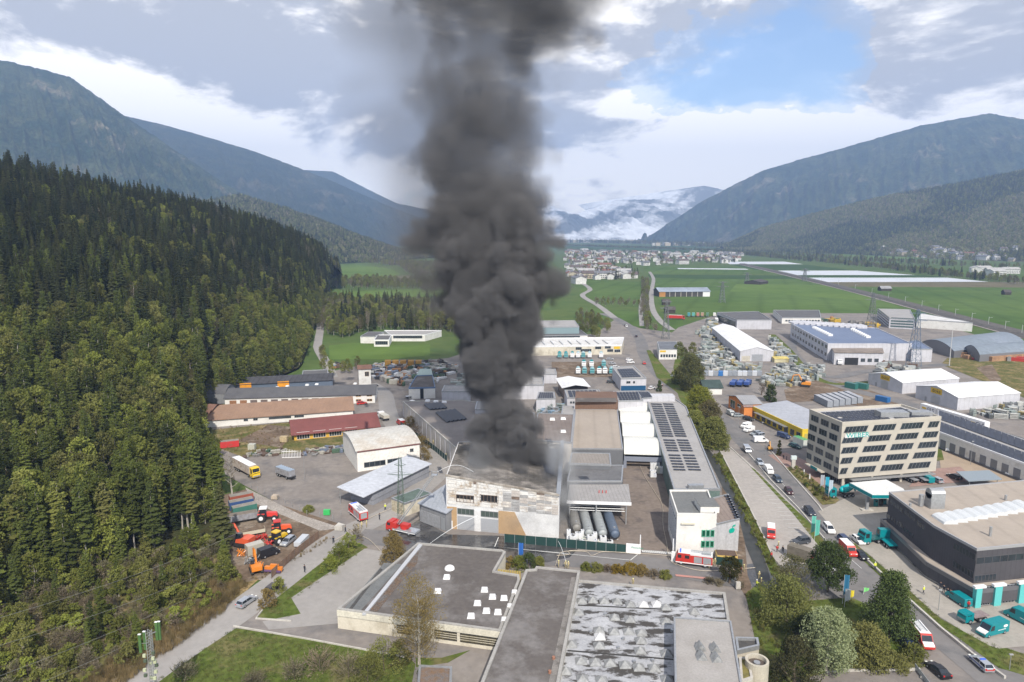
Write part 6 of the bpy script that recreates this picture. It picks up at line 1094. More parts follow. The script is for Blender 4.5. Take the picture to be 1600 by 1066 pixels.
#  vegetation
def leafmat(name,a,b,c=None,trans=.25,var=.35):
 m=bpy.data.materials.new(name);m.use_nodes=True;n=m.node_tree.nodes;l=m.node_tree.links;bs=n['Principled BSDF'];bs.inputs['Roughness'].default_value=.8;bs.inputs['Specular IOR Level'].default_value=.08
 oi=n.new('ShaderNodeObjectInfo');tcn=n.new('ShaderNodeTexCoord');no=n.new('ShaderNodeTexNoise');l.new(tcn.outputs['Object'],no.inputs['Vector']);no.inputs['Scale'].default_value=1.1;no.inputs['Detail'].default_value=3
 mr=n.new('ShaderNodeMapRange');l.new(no.outputs['Fac'],mr.inputs[0]);mr.inputs[1].default_value=.35;mr.inputs[2].default_value=.65
 mx1=n.new('ShaderNodeMix');mx1.data_type='RGBA';l.new(mr.outputs[0],mx1.inputs[0]);mx1.inputs[6].default_value=(*a,1);mx1.inputs[7].default_value=(*b,1)
 mx2=n.new('ShaderNodeMix');mx2.data_type='RGBA';l.new(oi.outputs['Random'],mx2.inputs[0]);l.new(mx1.outputs[2],mx2.inputs[6]);mx2.inputs[7].default_value=(*(c or tuple(x*.7 for x in a)),1)
 wn=n.new('ShaderNodeMath');wn.operation='MULTIPLY';l.new(oi.outputs['Random'],wn.inputs[0]);wn.inputs[1].default_value=7.31;fr=n.new('ShaderNodeMath');fr.operation='FRACT';l.new(wn.outputs[0],fr.inputs[0])
 sc=n.new('ShaderNodeMapRange');l.new(fr.outputs[0],sc.inputs[0]);sc.inputs[3].default_value=1-var;sc.inputs[4].default_value=1+var
 vm=n.new('ShaderNodeVectorMath');vm.operation='SCALE';l.new(mx2.outputs[2],vm.inputs[0]);l.new(sc.outputs[0],vm.inputs['Scale']);l.new(vm.outputs[0],bs.inputs['Base Color'])
 td=n.new('ShaderNodeBsdfTranslucent');l.new(vm.outputs[0],td.inputs[0]);ms=n.new('ShaderNodeMixShader');ms.inputs[0].default_value=trans;l.new(bs.outputs[0],ms.inputs[1]);l.new(td.outputs[0],ms.inputs[2]);l.new(ms.outputs[0],n['Material Output'].inputs[0])
 return m
LM=dict(spruce=leafmat('spruce_needles',(.042,.056,.021),(.028,.040,.018),(.066,.068,.025),.15,.35),larch=leafmat('larch_needles',(.165,.19,.04),(.12,.145,.034),(.08,.10,.03),.35,.4),green=leafmat('spring_leaves',(.17,.205,.035),(.21,.23,.05),(.15,.145,.05),.35,.4),bare=leafmat('bare_twigs',(.17,.135,.095),(.13,.10,.07),(.14,.13,.08),.1,.25),olive=leafmat('olive_catkins',(.27,.20,.075),(.20,.16,.06),None,.3,.15),yellow=leafmat('yellow_green_leaves',(.24,.24,.03),(.17,.19,.03),None,.3,.12),pine=leafmat('pine_needles',(.062,.088,.028),(.09,.118,.036),None,.1,.1),pale=leafmat('pale_blossom',(.36,.40,.22),(.24,.30,.13),None,.3,.05),straw=leafmat('straw',(.30,.22,.11),(.22,.16,.08),(.16,.13,.06),.3,.2),gold=leafmat('golden_shrub',(.33,.23,.03),(.2,.15,.04),None,.3,.15))
BARK=plain('bark',(.13,.10,.075),.95,var=.4,scale=3);BARKP=plain('pale_bark',(.38,.35,.30),.9,var=.4,scale=2);BARKB=plain('dark_bark',(.05,.04,.032),.95,var=.3)
def quads_mesh(name,Q,m):
 n=len(Q);me=bpy.data.meshes.new(name);me.vertices.add(n*4);me.vertices.foreach_set('co',Q.reshape(-1).astype(np.float32));me.loops.add(n*4);me.loops.foreach_set('vertex_index',np.arange(n*4,dtype=np.int32))
 me.polygons.add(n);me.polygons.foreach_set('loop_start',np.arange(n,dtype=np.int32)*4);me.polygons.foreach_set('loop_total',np.full(n,4,np.int32));me.materials.append(m);me.update(calc_edges=True);return me
def leaves(C,size,r,flat=.0,el=1.0):
 n=len(C);a=r.normal(size=(n,3));a[:,2]+=flat*3;a/=np.linalg.norm(a,axis=1)[:,None];t=np.cross(a,r.normal(size=(n,3)));t/=np.linalg.norm(t,axis=1)[:,None]+1e-9;b=np.cross(a,t)
 s=(size*r.uniform(.6,1.3,n))[:,None];t=t*s*el;b=b*s*.7
 return np.stack([C-t,C-b*.9+t*.1,C+t,C+b*.9+t*.1],1)
def spruce_q(h,R,seed,wh=15,nb=9,bare=.08,dens=1.0,droop=.25,up=0.0):
 r=np.random.default_rng(seed);Q=[]
 for k in range(wh):
  t=(k+r.uniform(-.3,.3))/wh;z=h*(bare+(1-bare)*max(t,0));L_=R*(1-t)**.8*r.uniform(.85,1.1)+.25
  if t<.12:L_*=.75
  for j in range(nb):
   if r.random()>dens:continue
   zj=z+r.uniform(-.5,.5)*h/wh*.9;a=6.2832*(j+r.uniform(-.4,.4))/nb+k*.7;l_=L_*r.uniform(.6,1.2);d=np.array([math.cos(a),math.sin(a),0]);s=np.array([-math.sin(a),math.cos(a),0]);w=l_*.28+.18
   p0=np.array([0,0,zj]);zz=np.array([0,0,1.]);dr=droop*l_*r.uniform(.6,1.4)-up*l_
   p1=p0+d*l_*.55-zz*dr*.35;p2=p0+d*l_-zz*dr
   Q.append([p0,p1-s*w-zz*.25*w,p2,p1+s*w-zz*.25*w])
   Q.append([p0-zz*.1,p1-zz*(.5*w+.3),p2-zz*.1,p1+zz*.15])
   q=p0+d*l_*.7-zz*dr*.6;Q.append([q,q+s*w*.9+d*w*.3-zz*.3*w,q+d*l_*.3-zz*.2,q-s*w*.9+d*w*.3-zz*.3*w])
 Q.append([np.array([0.15,0,h-1.3]),np.array([0,.15,h-1.3]),np.array([0,0,h+.5]),np.array([-.15,0,h-1.3])])
 return np.array(Q)
def crown_q(h,z0,R,seed,clumps=26,per=30,size=.42,shape='oval',flat=0):
 r=np.random.default_rng(seed);C=[]
 for k in range(clumps):
  t=r.uniform(0,1);a=r.uniform(0,6.2832)
  prof={'oval':math.sin(math.pi*(t*.85+.12))**.6,'cone':(1-t)**.7*.95+.06,'dome':math.sqrt(max(1-t*t,.02)),'column':(math.sin(math.pi*(t*.8+.15)))**.4*.8}[shape]
  rr=R*prof*math.sqrt(r.uniform(.15,1))*.9;c=np.array([math.cos(a)*rr,math.sin(a)*rr,z0+(h-z0)*t]);s=R*r.uniform(.16,.34)
  d=r.normal(size=(per,3));d/=np.linalg.norm(d,axis=1)[:,None];C.append(c+d*s*r.uniform(.35,1,(per,1))**.5*np.array([1,1,.8]))
 return leaves(np.concatenate(C),size,r,flat)
def twigs_q(h,z0,R,seed,n=120,w=.05):
 r=np.random.default_rng(seed);Q=[]
 for k in range(n):
  t=r.uniform(0,1);z=z0+(h*.8-z0)*t*.9;a=r.uniform(0,6.2832);L_=R*r.uniform(.5,1.05)*math.sin(math.pi*(t*.8+.2))**.5;d=np.array([math.cos(a),math.sin(a),r.uniform(.5,1.6)]);d/=np.linalg.norm(d)
  p=np.array([0,0,z])+np.array([math.cos(a),math.sin(a),0])*r.uniform(0,.4)*L_;e=p+d*L_;s=np.cross(d,r.normal(size=3));s/=np.linalg.norm(s);m_=(p+e)/2+r.normal(size=3)*.1*L_
  Q.append([p,m_-s*w,e,m_+s*w])
 return np.array(Q)
def trunk_me(name,h,r0,m,limbs=0,lz=.3,R=2,seed=0,forks=0):
 b=MB();r=random.Random(seed);p=Vector((0,0,-.6));n=5
 for k in range(n):
  q=Vector((r.uniform(-.02,.02)*h*(k>0),r.uniform(-.02,.02)*h,h*(k+1)/n));b.cyl(p,q,r0*(1-k/n)+.03,r0*(1-(k+1)/n)+.03,6,cap=False);p=q
 for k in range(limbs):
  z=h*(lz+(.85-lz)*k/limbs);a=k*2.4+r.uniform(-.4,.4);L_=R*r.uniform(.6,1)*(1-.5*k/limbs);e=Vector((math.cos(a)*L_,math.sin(a)*L_,z+L_*r.uniform(.5,.9)));m_=Vector((math.cos(a)*L_*.4,math.sin(a)*L_*.4,z+L_*.15))
  b.cyl((0,0,z),m_,r0*.35,r0*.25,5,cap=False);b.cyl(m_,e,r0*.25,.03,5,cap=False)
  for s_ in range(2):a2=a+(.6 if s_ else-.6);b.cyl(m_,m_+Vector((math.cos(a2),math.sin(a2),.9))*L_*.5,r0*.15,.02,4,cap=False)
 me=bpy.data.meshes.new(name);me.from_pydata(b.v,[],b.f);me.materials.append(m);me.update();return me
def join_me(name,a,b):
 me=bpy.data.meshes.new(name);va=[v.co[:]for v in a.vertices];vb=[v.co[:]for v in b.vertices];n=len(va)
 me.from_pydata(va+vb,[],[tuple(p.vertices)for p in a.polygons]+[tuple(n+i for i in p.vertices)for p in b.polygons]);me.materials.append(a.materials[0]);me.materials.append(b.materials[0])
 me.polygons.foreach_set('material_index',[0]*len(a.polygons)+[1]*len(b.polygons));me.update();return me
PROTO={}
def proto(kind,crown,trunk):PROTO.setdefault(kind,[]).append((crown,trunk,None))
for s in range(4):proto('spruce_tree',quads_mesh('crown',spruce_q(20+s,3.4+.25*s,s,wh=17,nb=10),LM['spruce']),trunk_me('trunk',19,.24,BARKB,seed=s))
for s in range(3):proto('larch_tree',quads_mesh('crown',np.concatenate([spruce_q(19,3.2,20+s,wh=14,nb=8,bare=.15,dens=.85,droop=.1),crown_q(18.5,3,3.0,60+s,46,13,.30,'cone')]),LM['larch']),trunk_me('trunk',18,.2,BARKP,seed=s+5))
for s in range(3):proto('broadleaf_tree',quads_mesh('crown',crown_q(14,3.2,4.4,30+s,60,26,.38,'oval'),LM['green']),trunk_me('trunk',11,.24,BARKP,7,.35,3,seed=s+9))
for s in range(3):proto('bare_tree',quads_mesh('crown',np.concatenate([twigs_q(14,3,3.6,40+s,260,.06),crown_q(14,4,3.6,45+s,40,10,.22,'oval')]),LM['bare']),trunk_me('trunk',13,.2,BARKP,8,.3,3.2,seed=s+13))
for s in range(2):proto('edge_pine',quads_mesh('crown',np.concatenate([spruce_q(24,3.4,50+s,wh=16,nb=9,bare=.34,dens=.8,droop=.1),crown_q(23,10,3.0,55+s,44,20,.36,'column')]),LM['green' if s else 'larch']),trunk_me('trunk',23,.26,BARKP,4,.4,2,seed=s+21))
for s in range(3):proto('shrub',quads_mesh('crown',crown_q(3.4,.2,2.1,70+s,30,22,.24,'dome'),LM['green']),trunk_me('trunk',1.6,.09,BARK,4,.2,1.2,seed=s+31))
for s in range(2):proto('bare_shrub',quads_mesh('crown',np.concatenate([twigs_q(4.2,.1,2.2,80+s,150,.035),crown_q(3.8,.4,2.0,84+s,16,10,.16,'dome')]),LM['bare']),trunk_me('trunk',2,.06,BARK,6,.1,1.6,seed=s+41))
hid={}
def proto_objs(kind):
 if kind not in hid:
  hid[kind]=[]
  for i,(c,t,_)in enumerate(PROTO[kind]):
   if t is None:hid[kind].append(c);continue
   hid[kind].append(join_me(kind+'_joined',c,t))
 return hid[kind]
PN={}
def place_tree(kind,p,s=1.0,rz=None,label=None,cat='tree',group=None,v=None,sz=None):
 c,t,_=PROTO[kind][v if v is not None else random.randrange(len(PROTO[kind]))]
 r=bpy.data.objects.new(kind,None);COL.objects.link(r);r.location=p;r.rotation_euler=(0,0,random.uniform(0,6.28)if rz is None else rz);r.scale=(s,s,sz or s*random.uniform(.9,1.12));tag(r,label,cat,group)
 for nm,me in(('crown',c),('trunk',t)):
  o=bpy.data.objects.new(nm,me);COL.objects.link(o);o.parent=r
 return r
def scatter(name,pts,kinds,lo=.75,hi=1.15,zoff=0,label=None):
 """many small plants in one object: vertices carry which plant, how big and how turned"""
 pts=np.asarray(pts,float);n=len(pts)
 if n==0:return
 me=bpy.data.meshes.new(name);me.vertices.add(n);pts=pts.copy();pts[:,2]+=zoff;me.vertices.foreach_set('co',pts.reshape(-1).astype(np.float32))
 src=[];cp=bpy.data.collections.new(name+'_plants')
 for k,w in kinds:
  for m in proto_objs(k):src.append((m,w))
 for i,(m,w)in enumerate(src):o=bpy.data.objects.new('%03d_plant'%i,m);cp.objects.link(o)
 w=np.array([x[1]for x in src],float);w/=w.sum();ix=rng.choice(len(src),n,p=w)
 for an,ty,dat in(('ix','INT',ix.astype(np.int32)),('sc','FLOAT',rng.uniform(lo,hi,n).astype(np.float32)),('rz','FLOAT',rng.uniform(0,6.28,n).astype(np.float32))):
  me.attributes.new(an,ty,'POINT').data.foreach_set('value',dat)
 o=bpy.data.objects.new(name,me);COL.objects.link(o);o['kind']='stuff'
 if label:o['label']=label
 g=bpy.data.node_groups.new(name,'GeometryNodeTree');g.interface.new_socket('Geometry',in_out='INPUT',socket_type='NodeSocketGeometry');g.interface.new_socket('Geometry',in_out='OUTPUT',socket_type='NodeSocketGeometry')
 gi,go=g.nodes.new('NodeGroupInput'),g.nodes.new('NodeGroupOutput');ip=g.nodes.new('GeometryNodeInstanceOnPoints');ci=g.nodes.new('GeometryNodeCollectionInfo');ci.inputs[0].default_value=cp;ci.inputs[1].default_value=True;ci.inputs[2].default_value=True
 ip.inputs['Pick Instance'].default_value=True;g.links.new(gi.outputs[0],ip.inputs['Points']);g.links.new(ci.outputs[0],ip.inputs['Instance'])
 def at(n_,t):a=g.nodes.new('GeometryNodeInputNamedAttribute');a.data_type=t;a.inputs[0].default_value=n_;return a.outputs[0]
 g.links.new(at('ix','INT'),ip.inputs['Instance Index']);g.links.new(at('sc','FLOAT'),ip.inputs['Scale']);cx=g.nodes.new('ShaderNodeCombineXYZ');g.links.new(at('rz','FLOAT'),cx.inputs[2]);g.links.new(cx.outputs[0],ip.inputs['Rotation']);g.links.new(ip.outputs[0],go.inputs[0])
 md=o.modifiers.new('scatter','NODES');md.node_group=g;return o
def to_px(P):
 P=np.asarray(P,float);x,y,z=P[:,0],P[:,1],P[:,2]-CAMH;dep=y*cosp-z*sinp;up_=y*sinp+z*cosp
 return 800+FPX*x/dep,533-FPX*up_/dep,dep
def inpoly(px,py,poly):
 c=np.zeros(len(px),bool);n=len(poly)
 for i in range(n):
  x0,y0=poly[i];x1,y1=poly[(i+1)%n];k=((y0>py)!=(y1>py))&(px<(x1-x0)*(py-y0)/(y1-y0+1e-9)+x0);c^=k
 return c
def fill(poly,spacing,jit=.45,z=0):
 W_=np.array([list(G(*p))[:2]for p in poly]);lo,hi=W_.min(0),W_.max(0);xs=np.arange(lo[0],hi[0],spacing);ys=np.arange(lo[1],hi[1],spacing)
 if len(xs)*len(ys)>400000:return np.zeros((0,3))
 X,Y=np.meshgrid(xs,ys);X=X.ravel()+rng.uniform(-jit,jit,X.size)*spacing;Y=Y.ravel()+rng.uniform(-jit,jit,Y.size)*spacing;k=inpoly(X,Y,[tuple(w)for w in W_]);return np.stack([X[k],Y[k],np.full(k.sum(),z)],1)
 # --- the hillside forest
U,T=rng.uniform(0,1,90000),rng.uniform(0,1.45,90000);e=.002
P0=HILL.P(U,T);dA=np.linalg.norm(np.cross(HILL.P(U+e,T)-P0,HILL.P(U,T+e)-P0),axis=1);keep=rng.random(90000)<dA/np.percentile(dA,99);P0,T,U=P0[keep],T[keep],U[keep]
cell={};sel=[]
for i in range(len(P0)):
 c=(int(P0[i,0]//4.3),int(P0[i,1]//4.3));
 if c in cell:continue
 cell[c]=1;sel.append(i)
sel=np.array(sel);P0,T,U=P0[sel],T[sel],U[sel]
px,py,dep=to_px(P0);P0[:,2]-=.3
mix=fbm(P0[:,0]*.018,P0[:,1]*.018,4,5);mix2=fbm(P0[:,0]*.03,P0[:,1]*.03,3,8);rr=rng.random(len(P0))
low=np.clip(1.3-T*2.1,0,1)
kind=np.full(len(P0),0)
kind[(mix>.50-low*.3)&(rr<.18+low*.36)]=1;kind[(mix2>.52-.22*low)&(rr>.78-.30*low)]=2;kind[(mix<.42)&(rr>.80-.15*low)&(kind==0)]=3;kind[(rr>.97)]=1;r2=rng.random(len(P0));kind[(kind==0)&(r2<(low-.45)*.9)]=2;kind[(kind==0)&(r2>1-(low-.5)*.5)]=1
KN=['spruce_tree','larch_tree','broadleaf_tree','bare_tree']
inside=(px>-30)&(px<1630)&(py<1100)&(T<1.02)&(dep>60)
LB={'spruce_tree':'dark green spruce in the forest on the left hillside','larch_tree':'light green larch in the forest on the left hillside','broadleaf_tree':'round crowned green tree in the forest on the left hillside','bare_tree':'brown leafless tree in the forest on the left hillside'}
for k in range(4):
 idx=np.where((kind==k)&inside)[0];idx=idx[np.argsort(dep[idx])][:(200,230,160,120)[k]]
 for i in idx:place_tree(KN[k],P0[i],random.uniform(.45,.98)*(.8 if k==0 and T[i]<.3 else 1),label=LB[KN[k]],group=('spruces','larches','round crowned trees','leafless trees')[k]+' of the left hillside')
 rest=np.setdiff1d(np.where(kind==k)[0],idx);scatter('hillside_'+('spruces','larches','broadleaf_trees','bare_trees')[k],P0[rest],[(KN[k],1)],.42,1.0)
for i in range(52):
 t=i/51;x=-10+352*t+random.uniform(-9,9);y=905-95*t**1.2+random.uniform(-16,12)-(30 if t>.9 else 0);s_=random.uniform(.72,1.0)
 place_tree('edge_pine',G(x,y),s_,label='tall bare stemmed tree along the foot of the forest',group='bare stemmed trees along the forest edge')
for i in range(26):
 x,y=[(352,800),(345,770),(335,745),(300,690),(290,668),(372,862),(365,840),(355,720),(318,655),(330,760),(343,820),(300,640),(312,628),(322,614),(340,602),(350,594),(365,588),(385,583),(405,580),(425,577),(445,574),(462,571),(285,700),(300,712),(325,705),(338,700)][i]
 x-=22 if y>680 else 0
 place_tree(['larch_tree','broadleaf_tree','spruce_tree'][i%3],G(x,y),random.uniform(.6,.95),label=['light green larch','round crowned green tree','dark green spruce'][i%3]+' at the forest edge beside the yards',group='trees at the forest edge beside the yards')
SC=[(-60,1110),(-60,930),(60,900),(200,872),(345,855),(372,900),(330,950),(200,1040),(150,1066)]
pts=fill(SC,3.1,z=.2);px,py,dep=to_px(pts);n_=len(pts);o_=np.argsort(dep)
for q,i in enumerate(o_[:230]):
 k='shrub' if rng.random()<.55 else 'bare_shrub';place_tree(k,pts[i],random.uniform(.55,1.15),label='green leafy shrub in the scrub below the forest' if k=='shrub' else 'brown twiggy shrub in the scrub below the forest',cat='shrub',group=('green' if k=='shrub' else 'brown')+' shrubs in the scrub below the forest')
for i in range(46):
 p=pts[rng.integers(n_)];place_tree('broadleaf_tree' if i%3 else 'larch_tree',p,random.uniform(.28,.55),label='young light green tree standing in the scrub below the forest',group='young trees in the scrub below the forest')
scatter('scrub_undergrowth',pts[o_[230:]],[('shrub',1),('bare_shrub',1.2)],.5,1.3)
scatter('low_undergrowth',fill(SC,1.7,z=.1),[('shrub',1),('bare_shrub',2)],.22,.5)
for s in range(2):PROTO.setdefault('reed',[]).append((quads_mesh('reed',np.array([[[x,y,0],[x+.03,y,.7],[x+dx,y+dy,h_],[x-.03,y,.7]]for x,y,dx,dy,h_ in np.random.default_rng(s).uniform([-.6,-.6,-.4,-.4,.9],[.6,.6,.4,.4,1.9],(40,5))]),LM['straw']),None,None))
scatter('reeds',fill([(345,962),(250,1030),(160,1095),(110,1090),(230,985),(330,910),(372,912),(392,912)],.75,z=.1),[('reed',1)],.6,1.2)
scatter('yard_edge_weeds',np.concatenate([fill([(395,905),(520,838),(524,842),(400,912)],.9,z=.1),fill([(340,668),(455,662),(452,700),(350,710)],3.0,z=.1)]),[('reed',1)],.2,.6)
PROTO['tuft']=[(quads_mesh('tuft',np.array([[[x,y,0],[x+.04,y,.12],[x+dx,y+dy,h_],[x-.04,y,.12]]for x,y,dx,dy,h_ in np.random.default_rng(3).uniform([-.5,-.5,-.12,-.12,.15],[.5,.5,.12,.12,.38],(26,5))]),leafmat('grass_blades',(.075,.12,.025),(.11,.14,.035),(.16,.15,.06),.3,.3)),None,None)]
scatter('grass',fill([(262,1050),(365,985),(480,1003),(640,1033),(700,1085),(560,1130),(150,1130)],1.0,z=.25),[('tuft',1)],.5,1.2)
scatter('grass_strip',np.concatenate([fill(q,1.1,z=.28)for q in([(1165,930),(1205,925),(1330,940),(1400,965),(1430,1000),(1440,1045),(1250,1060),(1200,1130)],[(1340,855),(1400,905),(1470,968),(1500,985),(1560,1012),(1620,1032),(1620,1060),(1560,1045),(1470,985)],[(1124,712),(1180,815),(1222,905),(1205,900),(1150,770)],[(440,935),(505,880),(575,856),(450,945),(455,970),(405,966)])]),[('tuft',1)],.5,1.1)
# --- single trees and shrubs placed one by one
def big(name,label,base,h,R,m,z0=.15,clumps=90,per=50,size=.3,shape='oval',bark=BARK,seed=0,cat='tree',twig=0,limbs=9,tr=.3,sq=1.0):
 p=G(*base);r=empty(name,p,0,label,cat);Q=crown_q(h,h*z0,R,seed,int(clumps*1.2),int(per*1.3),size*.82,shape)
 if twig:Q=np.concatenate([Q,twigs_q(h,h*z0,R*.95,seed+1,twig,.05)])
 o=bpy.data.objects.new('crown',quads_mesh('crown',Q,LM[m]if isinstance(m,str)else m));COL.objects.link(o);o.parent=r
 o=bpy.data.objects.new('trunk',trunk_me('trunk',h*.85,tr,bark,limbs,max(z0,.12),R*.9,seed));COL.objects.link(o);o.parent=r;return r
big('birch_tree','golden brown birch in front of the cream foreground hall',(655,1040),HT(655,1040,903),5.0,'olive',.18,130,44,.13,'oval',BARKP,1,twig=420)
big('pine_tree','dark green pine beside the grey van at the car park end',(1293,925),HT(1293,925,852),5.2,'pine',.3,110,90,.22,'dome',BARK,2)
big('pine_tree','large dark pine on the grass strip beside the main road',(1388,1000),HT(1388,1000,898),5.6,'pine',.12,150,90,.22,'cone',BARK,3,tr=.4)
big('flowering_tree','pale green flowering tree at the bottom of the grass strip',(1290,1050),HT(1290,1050,956),4.6,'pale',.1,120,70,.2,'oval',BARKP,4)
big('willow_tree','yellowish willow left of the pine at the canal',(1228,975),HT(1228,975,905),5.8,leafmat('willow_leaves',(.22,.23,.07),(.15,.17,.055)),.05,110,70,.22,'dome',BARK,5)
big('willow_tree','twiggy olive willow between the canal and the car park',(1235,935),HT(1235,935,872),5.0,leafmat('olive_willow_leaves',(.17,.16,.075),(.13,.14,.055)),.05,60,40,.2,'dome',BARK,6,twig=200)
big('broadleaf_tree','bright green bush tree between flowering tree and big pine',(1352,1035),7.0,4.6,'green',.02,90,60,.22,'dome',BARK,7)
big('broadleaf_tree','dark green bushes behind the flowering tree',(1260,1020),7.5,4.2,leafmat('dull_leaves',(.06,.08,.025),(.08,.09,.035)),.02,80,50,.22,'dome',BARK,8)
big('broadleaf_tree','brown green tree at the bottom right of the grass strip',(1240,1075),9,4.6,leafmat('brownish_leaves',(.09,.085,.04),(.07,.08,.03)),.02,80,50,.22,'dome',BARK,9)
big('hedge_shrub','long green hedge shrub above the small parking place',(1395,1042),2.6,3.0,'green',.02,50,40,.18,'dome',seed=10,cat='shrub',limbs=3);big('hedge_shrub','right end of the hedge beside the metal barrier',(1428,1030),2.6,2.6,'green',.02,45,40,.18,'dome',seed=11,cat='shrub',limbs=3)
big('hedge_shrub','middle piece of the hedge above the small parking place',(1365,1045),2.4,2.8,'green',.02,45,40,.18,'dome',seed=12,cat='shrub',limbs=3)
big('young_tree','small dark olive tree beside the front street near the red truck',(1140,912),HT(1140,912,872),2.7,leafmat('dark_olive_leaves',(.075,.075,.02),(.10,.085,.025)),.2,60,60,.17,'oval',BARK,13)
big('alder_tree','olive bushy tree in front of the turntable ladder truck',(614,884),HT(614,884,834),3.4,'olive',.05,90,60,.17,'dome',BARK,14,twig=60)
big('poplar_tree','bright yellow green tree on the canal bank beside the solar roof',(1092,650),HT(1092,650,606),7.0,'yellow',.1,130,60,.32,'dome',BARK,15)
big('poplar_tree','olive green tree on the canal bank right of the solar roof',(1113,700),HT(1113,700,655),6.5,leafmat('canal_leaves',(.18,.18,.05),(.12,.135,.04)),.05,140,60,.32,'dome',BARK,16)
big('poplar_tree','reddish brown budding tree next to the yellow green tree',(1108,672),HT(1108,672,628),6.0,leafmat('budding_leaves',(.15,.12,.06),(.12,.12,.04)),.05,110,60,.3,'dome',BARK,17)
big('poplar_tree','green tree leaning over the canal at the works edge',(1085,678),9,4.5,'green',.05,90,50,.3,'dome',BARK,18)
big('canal_tree','tall grey green tree cluster at the bend of the main road',(1078,612),HT(1078,612,556),7.0,leafmat('grey_green_leaves',(.19,.185,.07),(.15,.165,.055)),.05,130,50,.4,'oval',BARK,19,twig=100)
big('canal_tree','lower leafy tree south of the road bend',(1062,600),9,5.0,'green',.05,90,40,.4,'dome',BARK,20)
big('conifer_tree','narrow dark conifer beside the small blue and white office',(1030,612),HT(1030,612,595),1.6,'pine',.02,50,40,.25,'cone',BARK,21)
big('conifer_tree','slim light green conifer on the verge near the orange excavator',(1217,712),HT(1217,712,688),1.0,'green',.02,40,40,.2,'cone',BARK,22)
big('garden_tree','dark green tree beside the orange house',(1203,628),HT(1203,628,602),3.2,'pine',.05,60,40,.3,'dome',BARK,23)
big('bare_birch_tree','pale leafless birch beside the yellow lorry',(363,785),HT(363,785,690),2.6,'bare',.3,16,20,.1,'oval',BARKP,24,twig=170)
big('garden_tree','leafless reddish tree beside the orange house',(1190,618),8,2.5,'bare',.2,16,20,.15,'oval',BARK,25,twig=140)
for k,(x,y,h_,R_,m_,lb)in enumerate([(545,862,4.6,2.8,'green','dark green hedge shrub at the upper end of the lane verge'),(530,878,4.4,2.8,'green','green hedge shrub in the middle of the lane verge'),(516,893,3.6,2.6,'green','green hedge shrub at the lower end of the row on the lane verge'),(556,848,5.0,2.6,'bare','grey twiggy shrub next to the junction'),(418,950,4.0,2.3,'olive','olive willow shrub beside the silver estate car'),(436,925,3.2,1.8,'green','light green shrub overhanging the parked dark car'),(810,889,3.0,2.2,'green','green shrub bed by the blue flag pole'),(826,886,3.2,2.2,'pine','dark shrub right of the blue flag pole'),(842,885,2.2,1.8,'green','low bright green shrub at the foreground roof corner'),(798,886,2.4,1.8,'olive','olive shrub left of the blue flag pole'),(916,890,1.5,1.6,'green','leftmost low shrub of the planting strip on the front street'),(932,892,1.7,1.8,'green','second low shrub of the planting strip on the front street'),(950,893,1.6,1.7,'bare','brown shrub in the planting strip on the front street'),(966,894,1.8,1.9,'gold','small golden shrub in the planting strip'),(985,896,2.4,2.3,'gold','large golden yellow shrub in the planting strip'),(1003,898,2.2,2.0,'olive','olive shrub right of the golden shrub'),(1022,901,1.6,1.9,'bare','brown shrub near the right end of the planting strip'),(1040,903,1.7,1.7,'green','rightmost green shrub of the planting strip'),(1108,911,1.2,1.5,'bare','low reddish shrub left of the olive street tree'),(1122,914,1.2,1.5,'bare','low brown shrub under the olive street tree'),(1155,918,1.2,1.5,'bare','low brown shrub right of the olive street tree'),(640,668,4.5,3.0,'olive','olive shrub at the top of the green fence'),(651,684,6.0,3.2,'bare','tall bare shrub beside the pale factory wall'),(660,700,5.0,3.2,'olive','olive shrub in the middle of the green fence'),(663,718,4.0,2.8,'olive','olive green shrub beside the white curved hall'),(500,1050,4.2,4.0,'bare','big bare hazel shrub at the bottom edge left of the birch'),(545,1060,4.5,4.2,'bare','big bare shrub at the bottom edge beside the green bush'),(460,1062,3.4,3.6,'bare','straw coloured bare shrub at the bottom edge'),(600,1050,6.0,4.0,'green','large dark green bush at the foot of the birch'),(575,1075,5.5,4.0,'green','green bush at the bottom edge below the cream hall'),(625,1035,4.0,2.8,'green','green bush right against the cream hall'),(395,1075,2.6,3.2,'bare','low bare shrub on the meadow at the bottom edge'),(290,1060,2.6,3.4,'bare','reddish bare shrub beside the mast'),(482,800,1.8,1.8,'green','small green shrub at the yard fence'),(1275,775,1.2,.9,'green','small shrub in the flower bed under the office building'),(1260,760,1.2,.9,'pine','small dark shrub in the upper flower bed'),(1290,782,1.2,.9,'olive','small olive shrub near the concrete mixer')]):
 big('shrub' if m_!='bare' else 'bare_shrub',lb,(x,y),h_,R_,m_,.02,40 if m_!='bare' else 18,36 if m_!='bare' else 14,.17,'dome',BARK,100+k,'shrub',twig=170 if m_=='bare' else 12,limbs=4,tr=.08)
def belt(name,line_,w,sp,kinds,lo=.6,hi=1.0,label=None):
 P=[]
 for a,b in zip(line_,line_[1:]):
  A_,B2=G(*a),G(*b);n=max(2,int((B2-A_).length/sp));d=(B2-A_).normalized();q=Vector((-d.y,d.x,0))
  for k in range(n):
   for j in range(max(1,int(w/sp))):P.append(list(A_.lerp(B2,(k+rng.uniform(-.5,.5))/n)+q*rng.uniform(-w/2,w/2)))
 scatter(name,P,kinds,lo,hi,label=label)
MIXK=[('broadleaf_tree',2),('bare_tree',2),('larch_tree',.6),('spruce_tree',.5)]
belt('river_woodland',[(880,384),(1000,388),(1130,393),(1200,402),(1290,410),(1400,421),(1500,433),(1620,445)],60,11,MIXK,.5,.95,'belt of riverside trees crossing the valley behind the fields')
